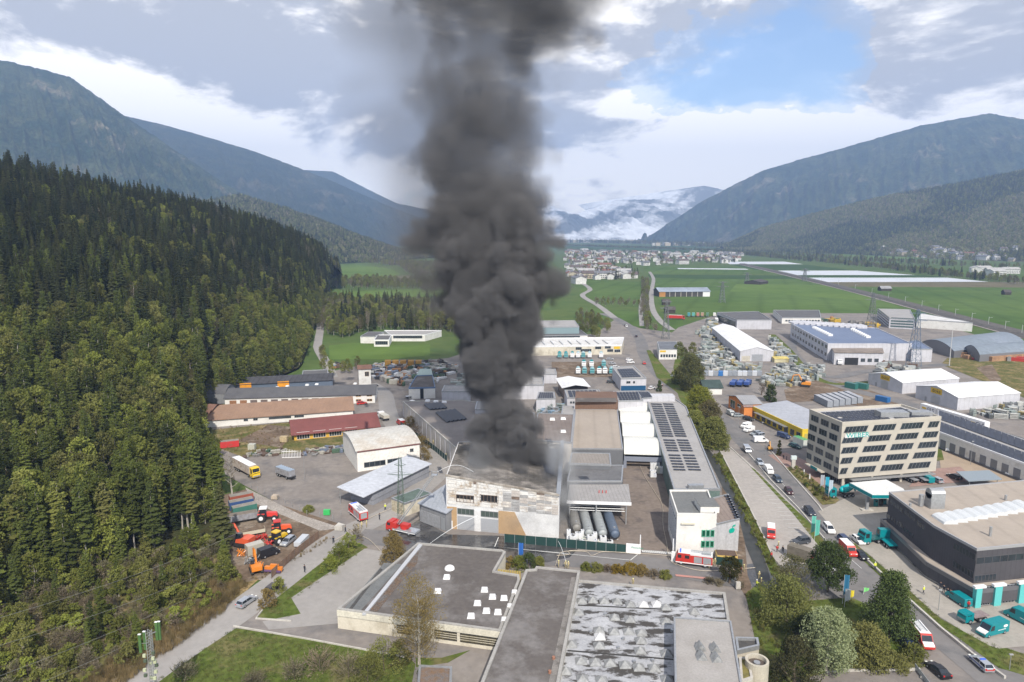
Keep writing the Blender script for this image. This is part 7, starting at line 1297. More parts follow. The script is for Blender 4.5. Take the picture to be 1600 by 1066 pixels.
belt('valley_woodland',[(870,378.5),(960,380),(1080,383),(1180,388)],500,34,MIXK,1.2,2.0,'dark woodland behind the village')
belt('slope_foot_trees',[(1180,396),(1280,402),(1380,410),(1480,415),(1620,421)],150,20,MIXK,.6,1.0,'scattered trees at the foot of the right slope')
def grove(name,poly,sp,kinds,n_ind,lo,hi,lab,z=0):
 pts=fill(poly,sp,z=z);px,py,dep=to_px(pts);o=np.argsort(dep);ks=[k for k,w in kinds];ws=np.array([w for k,w in kinds],float);ws/=ws.sum()
 for i in o[:n_ind]:k=rng.choice(ks,p=ws);place_tree(str(k),pts[i],random.uniform(lo,hi),label={'broadleaf_tree':'round green tree ','bare_tree':'brown leafless tree ','larch_tree':'pale green pointed tree ','spruce_tree':'dark spruce ','shrub':'green shrub ','bare_shrub':'bare shrub '}[str(k)]+lab,group='trees '+lab)
 if len(o)>n_ind:scatter(name,pts[o[n_ind:]],kinds,lo,hi)
grove('wood_behind_school',[(478,470),(530,474),(600,478),(700,478),(720,520),(600,515),(560,522),(540,530),(502,520),(490,500)],6.5,[('broadleaf_tree',2.4),('bare_tree',2),('spruce_tree',.6),('larch_tree',.6)],90,.6,1.0,'in the wood behind the low white building')
grove('meadow_edge_wood',[(500,550),(518,545),(512,565),(520,580),(560,570),(575,590),(520,590),(500,580)],8,[('broadleaf_tree',2),('bare_tree',1)],30,.35,.6,'around the lane by the school lawn')
grove('meadow_trees',[(518,438),(640,442),(720,446),(720,454),(600,452),(518,451)],11,[('broadleaf_tree',2),('bare_tree',1)],0,.6,1,'between the hill meadows')
grove('meadow_top_trees',[(560,410),(640,412),(700,416),(700,434),(640,432),(625,418)],14,[('broadleaf_tree',2),('bare_tree',2)],0,.7,1.1,'above the hill meadow')
grove('creek_trees',[(1003,438),(1013,438),(1014,500),(1030,525),(1008,520),(1000,500)],7,[('bare_tree',2),('broadleaf_tree',1)],34,.4,.7,'along the creek between the fields')
grove('road_trees',[(900,490),(935,500),(955,520),(935,530),(905,525)],8,[('broadleaf_tree',2),('bare_tree',1)],20,.4,.7,'near the road fork at the edge of the smoke')
grove('ditch_shrubs',[(922,470),(1000,474),(1000,480),(925,478)],9,[('bare_tree',2),('broadleaf_tree',1)],20,.35,.6,'beside the ditch between the green fields')
grove('canal_shrubs',[(1064,545),(1082,560),(1092,585),(1070,580),(1060,560)],6,[('broadleaf_tree',1),('bare_shrub',2)],16,.4,.8,'on the canal bank near the formwork yard')
scatter('canal_weeds',np.concatenate([fill([(1112,712),(1124,708),(1222,900),(1200,890)],1.5,z=.2),fill([(1168,930),(1190,920),(1230,1060),(1200,1120),(1182,1060)],3,z=.2)]),[('shrub',1)],.15,.38)
scatter('flower_bed_plants',fill([(1230,734),(1245,730),(1300,778),(1290,788),(1262,765)],1.6,z=.2),[('shrub',1),('bare_shrub',1)],.15,.3)
scatter('rail_side_shrubs',fill([(1228,430),(1300,444),(1310,446),(1240,434)],12),[('bare_shrub',1),('shrub',1)],.5,1)
# --- woods on the spur and on the right slope
LM['far_bare']=leafmat('far_bare_woods',(.33,.28,.19),(.26,.22,.13),(.28,.29,.12),.3,.3);LM['far_green']=leafmat('far_green_woods',(.20,.25,.06),(.15,.19,.05),(.27,.27,.09),.3,.25);LM['far_dark']=leafmat('far_spruce_needles',(.06,.085,.035),(.045,.06,.03),(.09,.10,.04),.2,.3)
for kx in('far_spruce','far_round'):
 PROTO[kx]=[(quads_mesh(kx,spruce_q(17,3.6,3,wh=6,nb=6)if kx=='far_spruce' else crown_q(12,1.5,4.4,5,14,9,1.3,'dome'),LM['far_dark' if kx=='far_spruce' else 'far_bare']),None,None)]
PROTO['far_green']=[(quads_mesh('far_green',crown_q(12,1.5,4.4,6,14,9,1.3,'dome'),LM['far_green']),None,None)]
def cloak(name,H_,n,kinds,t0=0,t1=1.05,lab=None,thresh=None,u0=0):
 u,t=rng.uniform(u0,1,n*3),rng.uniform(t0,t1,n*3);p=H_.P(u,t)
 if thresh is not None:k=fbm(p[:,0]*.004,p[:,1]*.004,4,17)>thresh;p=p[k]
 scatter(name,p[:n],kinds,.7,1.2,zoff=-.5,label=lab)
cloak('spur_forest',SPUR,15000,[('far_spruce',3),('far_round',.8),('far_green',.7)],lab='mixed forest covering the low spur behind the meadows')
for nm_,ks_,sg in(('slope_conifers',[('far_spruce',3),('far_green',1)],1),('slope_broadleaf_woods',[('far_round',3),('far_green',2),('far_spruce',.4)],-1)):
 u,t=rng.uniform(0,1,60000),rng.uniform(0,1.05,60000);p=RH.P(u,t);f_=fbm(p[:,0]*.0035,p[:,1]*.0035,4,17)+rng.uniform(-.05,.05,60000);k=(f_-.49)*sg>0;k&=~((t<.14)&(rng.random(60000)<.6));scatter(nm_,p[k][:17000],ks_,.7,1.25,zoff=-.5,label=('conifer' if sg>0 else 'mixed leafy')+' woods covering the lower right slope')
 #  tanks, containers and yard things of the works
hcn=6.4;r=empty('tank_canopy',(*P2(G(935,800)),0),0,'grey ribbed canopy roof over the liquid tanks','canopy',world=True)
Pq=RP([(886,783),(986,786),(982,757),(890,756)],hcn);MB().prism(Pq,hcn-.1,hcn+.1).build('roof',mat('canopy_ribbed',(.30,.29,.285),(.26,.25,.245),scale=.3,stripe=(0,1,0,.2)),r);Wc=Wall(Pq[0],Pq[1]);Wc.slab(r,'fascia',WHITE,-.1,hcn-.7,Wc.L+.1,hcn+.15,0,.15)
for u in(.04,.46,.93):
 q=Wc.pt(Wc.L*u,0,-.3);MB().box(q.x-.15,q.y-.15,0,q.x+.15,q.y+.15,hcn-.2).build('post',STEEL,r)
b=MB();[b.cyl(Wc.pt(.5,3.6+k*.5,-.8-k*.4),Wc.pt(Wc.L-1,3.6+k*.5,-.8-k*.4),.09,n=5)for k in range(3)];b.build('pipe',STEEL,r)
for k in range(3):q=G(936+k*5.5,771,hcn);MB().box(q.x-.1,q.y-.1,hcn,q.x+.1,q.y+.1,hcn+.9).build('vent_pipe',RED,r)
for k,(x,y,c,lb,L_)in enumerate([(901,838,(.22,.21,.19),'dirty brown grey horizontal tank next to the hall',10),(920.5,846,(.30,.32,.32),'second horizontal tank from the left, pale grey',13),(941.5,847,(.31,.33,.33),'third horizontal tank from the left, pale grey',13),(961,848,(.10,.13,.18),'blue grey horizontal tank at the right',13)]):
 p=G(x,y,0);m_=mat('tank_%d'%k,c,tuple(v*.75 for v in c),scale=.6,fine=.06,rough=.45,spec=.4,c3=tuple(v*.55 for v in c)if k==0 else None);r=empty('storage_tank',(p.x,p.y,GL),0,lb,'tank');b=MB();R0=1.32;z=1.75;b.cyl((0,.5,z),(0,L_,z),R0,n=24,cap=False);b.cyl((0,0,z),(0,.5,z),R0*.55,R0,n=24);b.cyl((0,L_,z),(0,L_+.5,z),R0,R0*.5,n=24);b.build('shell',m_,r,smooth=True)
 for yy in(1.5,L_/2,L_-1.5):MB().box(-1.0,yy-.2,-.3,1.0,yy+.2,.9).build('saddle',CONC,r)
 MB().cyl((0,1.6,z+1.2),(0,1.6,z+1.55),.3,n=10).build('manhole',STEEL,r)
for k,(x,c)in enumerate(((904,(.38,.35,.29)),(921,(.38,.35,.29)),(937,(.38,.35,.29)),(956,(.16,.19,.25)))):p=G(x,762,2);o=MB().cyl((0,0,0),(0,3,0),1.5,n=18).sph((0,3,0),1.5,(1,.4,1),14,6).build('rear_tank',mat('tank_rear_%d'%(k//3),c,scale=.5),None,smooth=True);o.location=(p.x,p.y+1,4.5);tag(o,['leftmost cream tank end above the canopy','second cream tank end above the canopy','third cream tank end above the canopy','blue tank end above the canopy'][k],'tank')
IB=[C(.6,.61,.62),C(.52,.54,.58),C(.6,.58,.5),C(.45,.48,.42)]
pr=None
for k in range(46):
 if k<30:x=888+(k%10)*4.6+random.uniform(-.6,.6)+(22 if k%10>7 else 0)*0;y=852-(k//10)*4.2-random.uniform(0,1);lb='white liquid container in the stack in front of the tanks';gp='liquid containers in front of the tanks'
 elif k<36:x=937+(k-30)*3.5;y=853;lb='white liquid container in the stack in front of the tanks';gp='liquid containers in front of the tanks'
 else:x=1018+(k%4)*5;y=735+(k-36)//4*6;lb='white liquid container stacked inside the covered yard';gp='liquid containers in the covered yard'
 p=G(x,y,0);r=empty('liquid_container',(p.x,p.y,GL),random.uniform(-.1,.1),lb,'container',gp);zz=1.15*(1 if(k//3)%2 else 2)if k>=36 or k%3 else 1.15
 MB().box(-.5,-.55,.15,.5,.55,zz).build('tank',IB[k%4 if k%3==0 else 0],r);MB().box(-.52,-.58,0,.52,.58,.14).build('pallet',C(.3,.27,.22),r);MB().cyl((0,0,zz),(0,0,zz+.06),.16,n=8).build('cap',BLACK if k%3 else BLU,r)
M_SCR=mat('green_screen',(.012,.04,.037),(.018,.052,.047),scale=.3,fine=.06)
def fence(name,label,px,h,m,post=STEEL,sp=2.5,thick=.05,cat='fence',rails=None,z=0):
 r=empty(name,(*P2(G(*px[0])),z),0,label,cat,world=True)
 for a,b_ in zip(px,px[1:]):
  W_=Wall(G(*a),G(*b_));n=max(1,round(W_.L/sp))
  for k in range(n):
   if m:W_.slab(r,'panel',m,W_.L*k/n+.04,z+.15,W_.L*(k+1)/n-.04,z+h,0,thick)
   for zr in rails or():W_.slab(r,'board',M_BRD,W_.L*k/n+.06,z+zr,W_.L*(k+1)/n-.06,z+zr+.42,0,.06)
  for k in range(n+1):q=W_.pt(W_.L*k/n,0,.06);MB().box(q.x-.05,q.y-.05,z,q.x+.05,q.y+.05,z+h+.1).build('post',post,r)
 return r
M_BRD=mat('weathered_board',(.20,.13,.09),(.14,.09,.065),scale=.6,fine=.2)
fence('screen_fence','dark green screened fence in front of the burning hall and tanks',[(788,848),(870,855),(978,865.5)],2.4,M_SCR);fence('screen_fence','dark green screened fence below the white and grey office',[(1118,883),(1160,888)],2.2,M_SCR);fence('screen_fence','dark green fence along the lane behind the curved hall',[(622,664),(650,684),(680,706),(699,722)],2.2,M_SCR)
W_=Wall(G(978,866),G(1001,868));r=empty('gate_sign',(*P2(G(990,867)),0),0,'large white sign board with green lettering at the works gate','sign',world=True);W_.slab(r,'board',WHITE,0,.4,W_.L,2.9,0,.1);text(r,'Wetscher',W_,W_.L*.33,1.7,.75,C(.0,.25,.14),.12,.01);
for u in(.3,W_.L-.3):W_.slab(r,'post',STEEL,u-.06,0,u+.06,2.9,-.15,-.02)
fence('board_fence','weathered brown board fence along the machine lot',[(424,905),(460,872),(498,842)],2.2,None,C(.12,.1,.08),2.4,rails=(.25,.75,1.25,1.75));fence('mesh_fence','thin wire fence with posts along the gravel yard',[(393,763),(435,782),(480,806),(520,812),(545,800)],1.6,None,STEEL,4)
fence('metal_barrier','grey metal barrier at the bottom edge beside the black saloon',[(1430,1046),(1452,1075)],1.1,mat('barrier_mesh',(.4,.42,.42),scale=1),STEEL,1.2)
for a,b_ in(((1000,862),(1000,836)),((1051,876),(1051,842))):p=G(*a);q=HT(*a,b_[1]);r=MB().cyl((0,0,0),(0,0,q),.14,n=8).build('barrier_post',WHITE,None);r.location=p;tag(r,'left white upright barrier arm of the works gate' if a[0]==1000 else 'right white upright barrier arm of the works gate','barrier')
r=empty('gate_block',(*P2(G(1053,876)),0),0,'white gate pillar beside the fire engine','gate pillar',world=True);W_=Wall(G(1049,877),G(1062,879));W_.slab(r,'pillar',WHITE,0,0,.9,2.6,0,.5);W_.slab(r,'wall',CONC,.95,0,W_.L,2.4,0,.4)
r=empty('yellow_skip',(*P2(G(1140,878)),0),0,'yellow skip in front of the grey office wall','skip',world=True);Pq=rect(G(1120,882),G(1152,884),3);MB().prism(Pq,0,2.3).build('body',C(.6,.42,.12),r);MB().prism(inset(Pq,.1),2.3,2.4).build('load',mat('scrap_brown',(0,0,0)),r)
#  lattice masts
def lattice(name,label,base,top,w0,w1,m,arms=(),nseg=8,cat='pylon',r0=.09,z=None):
 p=G(*base);H_=z or HT(base[0],base[1],top);r=empty(name,p,0,label,cat);b=MB();c=lambda f,k:Vector((((-1,-1),(1,-1),(1,1),(-1,1))[k%4][0]*(w0+(w1-w0)*f)/2,((-1,-1),(1,-1),(1,1),(-1,1))[k%4][1]*(w0+(w1-w0)*f)/2,H_*f))
 for s in range(nseg):
  f0,f1=s/nseg,(s+1)/nseg
  for k in range(4):b.cyl(c(f0,k),c(f1,k),r0,n=4,cap=False);b.cyl(c(f0,k),c(f1,k+1),r0*.6,n=3,cap=False);b.cyl(c(f1,k),c(f1,k+1),r0*.6,n=3,cap=False)
 b.build('tower',m,r)
 for f,L_ in arms:a=MB();[a.cyl((0,-w1/2*s,H_*f),(L_*e,0,H_*f+.3),r0*.8,n=4)for s in(-1,1)for e in(-1,1)];[a.cyl((0,0,H_*f+1.0),(L_*e,0,H_*f+.3),r0*.6,n=4)for e in(-1,1)];a.build('crossarm',m,r)
 return r
GM=C(.10,.14,.11);LG=C(.13,.14,.14)
lattice('lattice_mast','green lattice mast rising through the silver storage shed',(627,806),715,1.9,.7,GM,((.86,1.6),(.7,3.6)),9,r0=.07);lattice('pylon','power pylon in the green field behind the farm hall',(1128,473),440,6,1.2,LG,((.75,7),(.95,5)),7,r0=.28);lattice('pylon','power pylon by the creek road next to the field barns',(1040,530),470,5,1,LG,((.8,5),(.96,4)),8,r0=.22);lattice('pylon','power pylon behind the blue roofed hall',(1361,512),458,6,1.2,LG,((.8,7),(.95,5)),8,r0=.22);lattice('pylon','blue grey power pylon at the corner of the blue roofed hall',(1427,572),484,6,1.2,C(.10,.14,.2),((.8,6),(.93,5)),9,r0=.16);lattice('pylon','far power pylon beside the white fleece fields',(1257,440),420,7,1.5,LG,((.8,8),(.95,6)),6,r0=.35)
lattice('pylon','far power pylon in the middle of the valley fields',(1167,443),426,7,1.5,LG,((.8,8),(.95,6)),6,r0=.3)
for k in range(13):
 x=1284+k*26;y=441.5+k*7.1;p=G(x,y-2);o=MB().cyl((0,0,0),(0,0,8.5),.22,.16,6).cyl((0,0,7.6),(2.6,-.8,8),.1,n=4).build('catenary_mast',C(.4,.42,.42),None);o.location=p;tag(o,'pale overhead line mast standing along the railway','mast','overhead line masts along the railway')
AP=AT(232,985,105);r=empty('antenna_mast',(AP.x,AP.y,0),0,'lattice phone mast with green antenna panels at the bottom left','antenna mast');b=MB();Ht=AP.z;w_=.32
for s in range(36):
 z0,z1=Ht*s/36,Ht*(s+1)/36
 for k in range(4):a0=Vector(((-w_,w_,w_,-w_)[k],(-w_,-w_,w_,w_)[k],0));a1=Vector(((w_,w_,-w_,-w_)[k],(-w_,w_,w_,-w_)[k],0));b.cyl(a0+Vector((0,0,z0)),a0+Vector((0,0,z1)),.05,n=4,cap=False);b.cyl(a0+Vector((0,0,z0)),a1+Vector((0,0,z1)),.035,n=4,cap=False)
b.build('tower',C(.25,.26,.26),r)
PG=mat('green_antenna',(.07,.14,.045),(.05,.11,.035),scale=2)
for dx,dy,zz in((-1.35,-.2,-.6),(-.75,.1,-.3),(.75,.9,.8),(1.05,1.1,.75)):
 o=MB().box(dx-.2,dy-.12,Ht+zz-3.0,dx+.2,dy+.12,Ht+zz).build('antenna_panel',PG,r);MB().box(dx-.22,dy-.14,Ht+zz,dx+.22,dy+.14,Ht+zz+.09).build('cap',WHITE,o);MB().cyl((0,0,Ht+zz-1.5),(dx,dy,Ht+zz-1.5),.04,n=4).build('bracket',STEEL,r)
for k in range(12):a=random.uniform(0,6.28);q=Vector((-.5+math.cos(a)*.6 if k%2 else .55,math.sin(a)*.4,Ht-3.6-k*.42));MB().box(q.x-.22,q.y-.15,q.z-.25,q.x+.22,q.y+.15,q.z+.25).build('radio_unit',C(.42,.44,.3)if k%3 else C(.08,.1,.07),r)
for k,(y0,y1)in enumerate(((940,790),(985,828),(1040,850),(1082,872))):
 a,b_=AT(-120,y0+60,90),AT(400,y1+30,170);pts=[a.lerp(b_,i/14)-Vector((0,0,1.6*math.sin(math.pi*i/14)))for i in range(15)];o=MB().tube(pts,.022,4).build('overhead_wire',C(.3,.3,.28),None);tag(o,['uppermost','second','third','lowest'][k]+' thin overhead wire above the scrub','wire')
 #  poles, flags, signs
def pole(label,base,top,name='lamp_post',cat='street lamp',m=None,arm=0,head=True,rad=.08):
 p=G(*base);h_=HT(base[0],base[1],top);r=empty(name,p,0,label,cat);MB().cyl((0,0,0),(0,0,h_),rad,rad*.7,6).build('post',m or STEEL,r)
 if head:MB().box(arm-.35,-.15,h_-.05,arm+.35,.15,h_+.12).build('lamp_head',C(.3,.3,.3),r)
 return r,h_
pole('lamp post standing alone in the gravel yard',(476,750),710);pole('tall pale pole beside the grass lot',(1483,572),516,m=C(.5,.5,.5),rad=.25);pole('tall lamp post in the depot yard',(1516,728),690);pole('lamp post beside the concrete wall of the workshop',(1466,955),922);pole('lamp post in front of the orange house',(1153,672),636);pole('lamp post at the bottom right of the road',(1577,1048),1023);pole('slim pole in the gravel yard',(1190,690),660);pole('lamp post beside the pavement of the office building',(1196,712),690)
for b_,t_,c,lb in(((1266,845),806,C(.12,.42,.34),'left teal and white flag beside the main road'),((1272,850),812,C(.10,.4,.32),'right teal flag beside the main road'),((1316,945),898,C(.03,.14,.25),'dark blue banner flag behind the pine'),((1319,950),920,C(.55,.58,.6),'pale banner flag behind the pine'),((1325,942),922,C(.7,.58,.05),'yellow banner flag behind the pine'),((810,880),848,C(.03,.12,.4),'blue flag on its pole beside the foreground roof'),((1281,768),742,C(.35,.38,.42),'pale banner beside the office entrance'),((1288,775),745,C(.03,.3,.42),'blue banner left of the concrete mixer'),((1294,780),750,C(.4,.48,.55),'light blue banner next to the concrete mixer'),((1349,930),918,C(.2,.6,.2),'small green and white flags left of the big pine')):
 r,h_=pole(lb,b_,t_,'flag_pole','flag',C(.5,.5,.5),0,False,.05);o=MB();n_=5;w_=1.1
 for k in range(n_):x0,x1=.06+w_*k/n_,.06+w_*(k+1)/n_;y0,y1=.12*math.sin(k*1.3),.12*math.sin((k+1)*1.3);o.hexa([(x0,y0,h_*.3+k*.14),(x1,y1,h_*.3+k*.14+.14),(x1,y1+.03,h_*.3+k*.14+.14),(x0,y0+.03,h_*.3+k*.14)],[(x0,y0,h_-.1),(x1,y1,h_-.1),(x1,y1+.03,h_-.1),(x0,y0+.03,h_-.1)])
 o.build('flag',c,r)
p=G(1239,733);r=empty('sign_pylon',p,0,'grey sign pillar with white head at the office forecourt','sign pillar');MB().box(-.6,-.3,0,.6,.3,3.4).build('pillar',CONC,r);MB().box(-.9,-.4,3.4,.9,.4,4.6).build('sign_head',C(.55,.62,.62),r)
for x,y,lb in((1256,741,'upper white column ornament in the flower bed'),(1265,748,'lower white column ornament in the flower bed')):o=MB().cyl((0,0,0),(0,0,1.6),.25,.12,8).build('ornament',WHITE,None);o.location=G(x,y,GL);tag(o,lb,'ornament')
p=G(1356,870,GL);
o=MB().prism([(-1.2,-.8),(.9,-1.1),(1.3,.6),(-.6,1.2)],0,[1.2,1.5,1.1,1.4]).build('boulder',CONC,None);o.location=G(531,827,GL);tag(o,'big pale concrete block at the lane junction','block')
o=MB().prism([(-1,-.7),(.8,-.9),(1,.6),(-.6,.8)],0,[1,1.2,.9,1.1]).build('boulder',mat('pale_rock',(.45,.38,.3),scale=1),None);o.location=G(430,779,GL);tag(o,'pale boulder on the concrete ramp of the yard','boulder')
o=MB().box(-.9,-.5,0,.9,.5,1.4).build('green_bin',C(.04,.4,.1),None);o.location=G(511,804,GL);tag(o,'bright green box at the yard fence','box')
o=MB().box(-1.3,-1,0,1.3,1,2).build('wooden_box',mat('pale_wood',(.45,.36,.22),scale=1),None);o.location=G(444,690,GL);tag(o,'pale wooden box in the dirt lot','box')
o=MB().box(-1.2,-1,0,1.2,1,2).build('wooden_box',C(.42,.42,.36),None);o.location=G(394,702,GL);tag(o,'white tank box at the edge of the dirt lot','box')
o=MB().box(-.5,-.3,0,.5,.3,1.6).build('bridge_post',CONC,None);o.location=G(1153,920,GL);tag(o,'pale concrete post at the canal culvert','post')
fence('guard_rail','low rail over the canal culvert',[(1158,919),(1190,923)],.9,None,STEEL,2);fence('garden_edging','row of short white stones between road and parking lot',[(1142,700),(1158,715),(1175,731)],.35,CONC,CONC,1.6,.35,'edging')
#  hoses and jets
def hose(label,px,r_=.06,m=None,name='fire_hose'):
 P=[G(*p,GL+.1)for p in px];Q=[]
 for i in range(len(P)-1):
  a,b_,c,d=P[max(i-1,0)],P[i],P[i+1],P[min(i+2,len(P)-1)]
  for k in range(5):t=k/5;Q.append(.5*((2*b_)+(c-a)*t+(2*a-5*b_+4*c-d)*t*t+(3*b_-a-3*c+d)*t**3))
 Q.append(P[-1]);o=MB().tube(Q,r_,5).build(name,m or mat('hose_canvas',(.55,.48,.38),scale=2),None);tag(o,label,'hose');return o
hose('pale fire hose running up the works yard',[(1057,883),(1045,872),(1042,850),(1036,820),(1035,790),(1024,770),(1008,745),(1000,728)]);hose('fire hose curving along the fire engine at the gate',[(1180,887),(1140,890),(1100,892),(1070,886),(1052,878),(1042,868),(900,860),(890,866),(870,868)]);hose('fire hose along the lane to the fire engine',[(520,846),(545,832),(562,824),(572,812),(610,795)]);hose('fire hose crossing the junction',[(556,835),(575,842),(590,856),(600,868)]);hose('fire hose from the shrubs to the hall',[(868,884),(872,872),(880,862),(915,862),(925,868),(945,862),(1000,866)])
WAT=plain('water_spray',(.75,.78,.8),.2)
def jet(label,a,b_,sag,r0,r1):
 pts=[a.lerp(b_,i/16)+Vector((0,0,sag*math.sin(math.pi*i/16)))for i in range(17)];o=MB();[o.cyl(p,q,r0+(r1-r0)*i/16,r0+(r1-r0)*(i+1)/16,6,cap=False)for i,(p,q)in enumerate(zip(pts,pts[1:]))];tag(o.build('water_jet',WAT),label,'water jet')
jet('arched water jet from the rescue cage onto the burning roof',tip+Vector((.8,0,.8)),AT(742,739,186),2.0,.03,.07);jet('straight water jet from the ground onto the roller door',G(668,852,1.5),AT(746,806,176),.6,.03,.07);jet('thin water jet rising in front of the screened fence',G(886,883,1.5),AT(866,838,178),1.2,.03,.07)
#  people
def person_mesh(pose):
 me=bpy.data.meshes.new('person');st,ar={'walk':(.24,.25),'stand':(.09,.16),'work':(.16,.5)}[pose]
 V=[(0,0,.95),(.0,0,1.2),(0,0,1.42),(0,.02,1.55),(0,.02,1.68),(.1,0,.9),(.12,st*.5,.5),(.13,st,.06),(.13,st+.12,.03),(-.1,0,.9),(-.12,-st*.3,.5),(-.13,-st,.06),(-.13,-st+.12,.03),(.2,0,1.4),(.27,ar*.4,1.15),(.24,ar,.92+ar*.4),(-.2,0,1.4),(-.27,-ar*.1+(ar>.4)*.3,1.15),(-.24,ar*.7,.92+ar*.3)]
 E=[(0,1),(1,2),(2,3),(3,4),(0,5),(5,6),(6,7),(7,8),(0,9),(9,10),(10,11),(11,12),(2,13),(13,14),(14,15),(2,16),(16,17),(17,18)]
 R_=[.16,.15,.15,.065,.115,.11,.085,.06,.05,.11,.085,.06,.05,.085,.065,.05,.085,.065,.05];me.from_pydata(V,E,[]);o=bpy.data.objects.new('t',me);COL.objects.link(o);o.modifiers.new('s','SKIN');sv=me.skin_vertices[0].data
 for i,x in enumerate(R_):sv[i].radius=(x,x)
 sv[0].use_root=True;o.modifiers.new('u','SUBSURF').levels=1;dg=bpy.context.evaluated_depsgraph_get();m2=bpy.data.meshes.new_from_object(o.evaluated_get(dg));bpy.data.objects.remove(o);return m2
PM={k:person_mesh(k)for k in('walk','stand','work')};HEL={}
SK=C(.45,.28,.2);OUT={'fire':(C(.40,.34,.18),C(.33,.28,.16),C(.75,.72,.3)),'dark':(C(.02,.02,.025),C(.025,.025,.03),C(.05,.035,.025)),'vest':(C(.65,.72,.08),C(.06,.06,.08),C(.7,.7,.68)),'red':(C(.45,.03,.03),C(.05,.05,.06),C(.08,.05,.03)),'black':(C(.015,.018,.03),C(.015,.018,.03),C(.03,.02,.02))}
def body_mesh(pose,outf):
 k=pose+outf
 if k in HEL:return HEL[k]
 me=PM[pose].copy();me.materials.clear();[me.materials.append(m)for m in(OUT[outf][1],OUT[outf][0],SK,BLACK)]
 for p in me.polygons:z=p.center.z;x=abs(p.center.x);p.material_index=3 if z<.1 else 0 if z<.92 and x<.2 else 2 if(z>1.5 or(x>.2 and z<.98))else 1
 h=MB();h.sph((0,.01,1.72),.135,(1,1.15,.85),10,6);hm=h.build('t',OUT[outf][2]);hd=hm.data;bpy.data.objects.remove(hm);HEL[k]=(me,hd);return HEL[k]
PEO=[((565,826),'work','fire','firefighter bent over the pump at the rear of the fire engine'),((573,824),'stand','fire','firefighter right behind the fire engine on the lane'),((560,829),'stand','fire','firefighter holding a hose beside the lane'),((593,812),'walk','black','person in black walking between the fire engine and the kiosk'),((602,797),'stand','vest','person in a yellow vest at the substation kiosk'),((540,832),'walk','black','person in dark clothes at the lane junction'),((521,849),'walk','black','person in dark clothes walking up the lane near the hose'),((476,894),'walk','black','lone person in black walking down the lane'),((669,693),'stand','fire','firefighter in yellow kit beside the green lane fence'),((697,717),'stand','fire','firefighter at the lower end of the green lane fence'),((677,695),'walk','fire','firefighter right of the one at the lane fence'),((873,887),'stand','fire','firefighter at the corner of the foreground roof'),((884,888),'work','fire','firefighter aiming a jet above the foreground roof'),((888,889),'work','fire','second firefighter at the jet above the foreground roof'),((1108,888),'stand','fire','firefighter behind the fire engine at the gate'),((1113,886),'work','fire','firefighter bending behind the gate fire engine'),((1117,884),'stand','fire','firefighter near the dark green fence end'),((1158,896),'stand','red','person in red at the small olive street tree'),((1162,894),'stand','fire','firefighter beside the person in red'),((1152,889),'stand','fire','firefighter left of the person in red'),((1182,918),'work','vest','crouching person in bright vest at the culvert'),((1189,915),'work','fire','firefighter bending at the culvert'),((1186,905),'stand','fire','firefighter standing above the culvert'),((1214,863),'stand','red','person in red beside the red minibus'),((1216,857),'stand','fire','firefighter beside the red minibus'),((1223,864),'stand','dark','person in dark clothes right of the red minibus'),((1367,890),'stand','vest','person in yellow vest on the edge of the main road'),((1443,928),'walk','vest','person in yellow vest walking on the pavement'),((1469,921),'stand','black','leftmost person in black at the concrete wall'),((1474,926),'stand','black','second person in black at the concrete wall'),((1480,931),'stand','black','third person in black at the concrete wall'),((1484,933),'stand','black','fourth person in black next to the teal van'),((1509,950),'stand','red','person in red left at the teal pillar'),((1513,951),'stand','red','person in red right at the teal pillar'),((989,916),'stand','fire','firefighter at the front edge of the pyramid roof'),((1224,718),'stand','dark','person in dark clothes on the red forecourt paving'),((1229,719),'stand','dark','second person in dark clothes on the red forecourt paving'),((1205,873),'stand','red','person in red kit at the canal end of the parking lot')]
for i,(px,pose,outf,lb)in enumerate(PEO):
 z=GL if px!=(989,916)else GL;p=G(*px,z);r=empty('person',p,random.uniform(0,6.28),lb,'person');me,hd=body_mesh(pose,outf);r.scale=(1.05,1.05,1.05)
 for nm,m_ in(('body',me),('helmet' if outf in('fire','vest')else 'hair',hd)):o=bpy.data.objects.new(nm,m_);COL.objects.link(o);o.parent=r
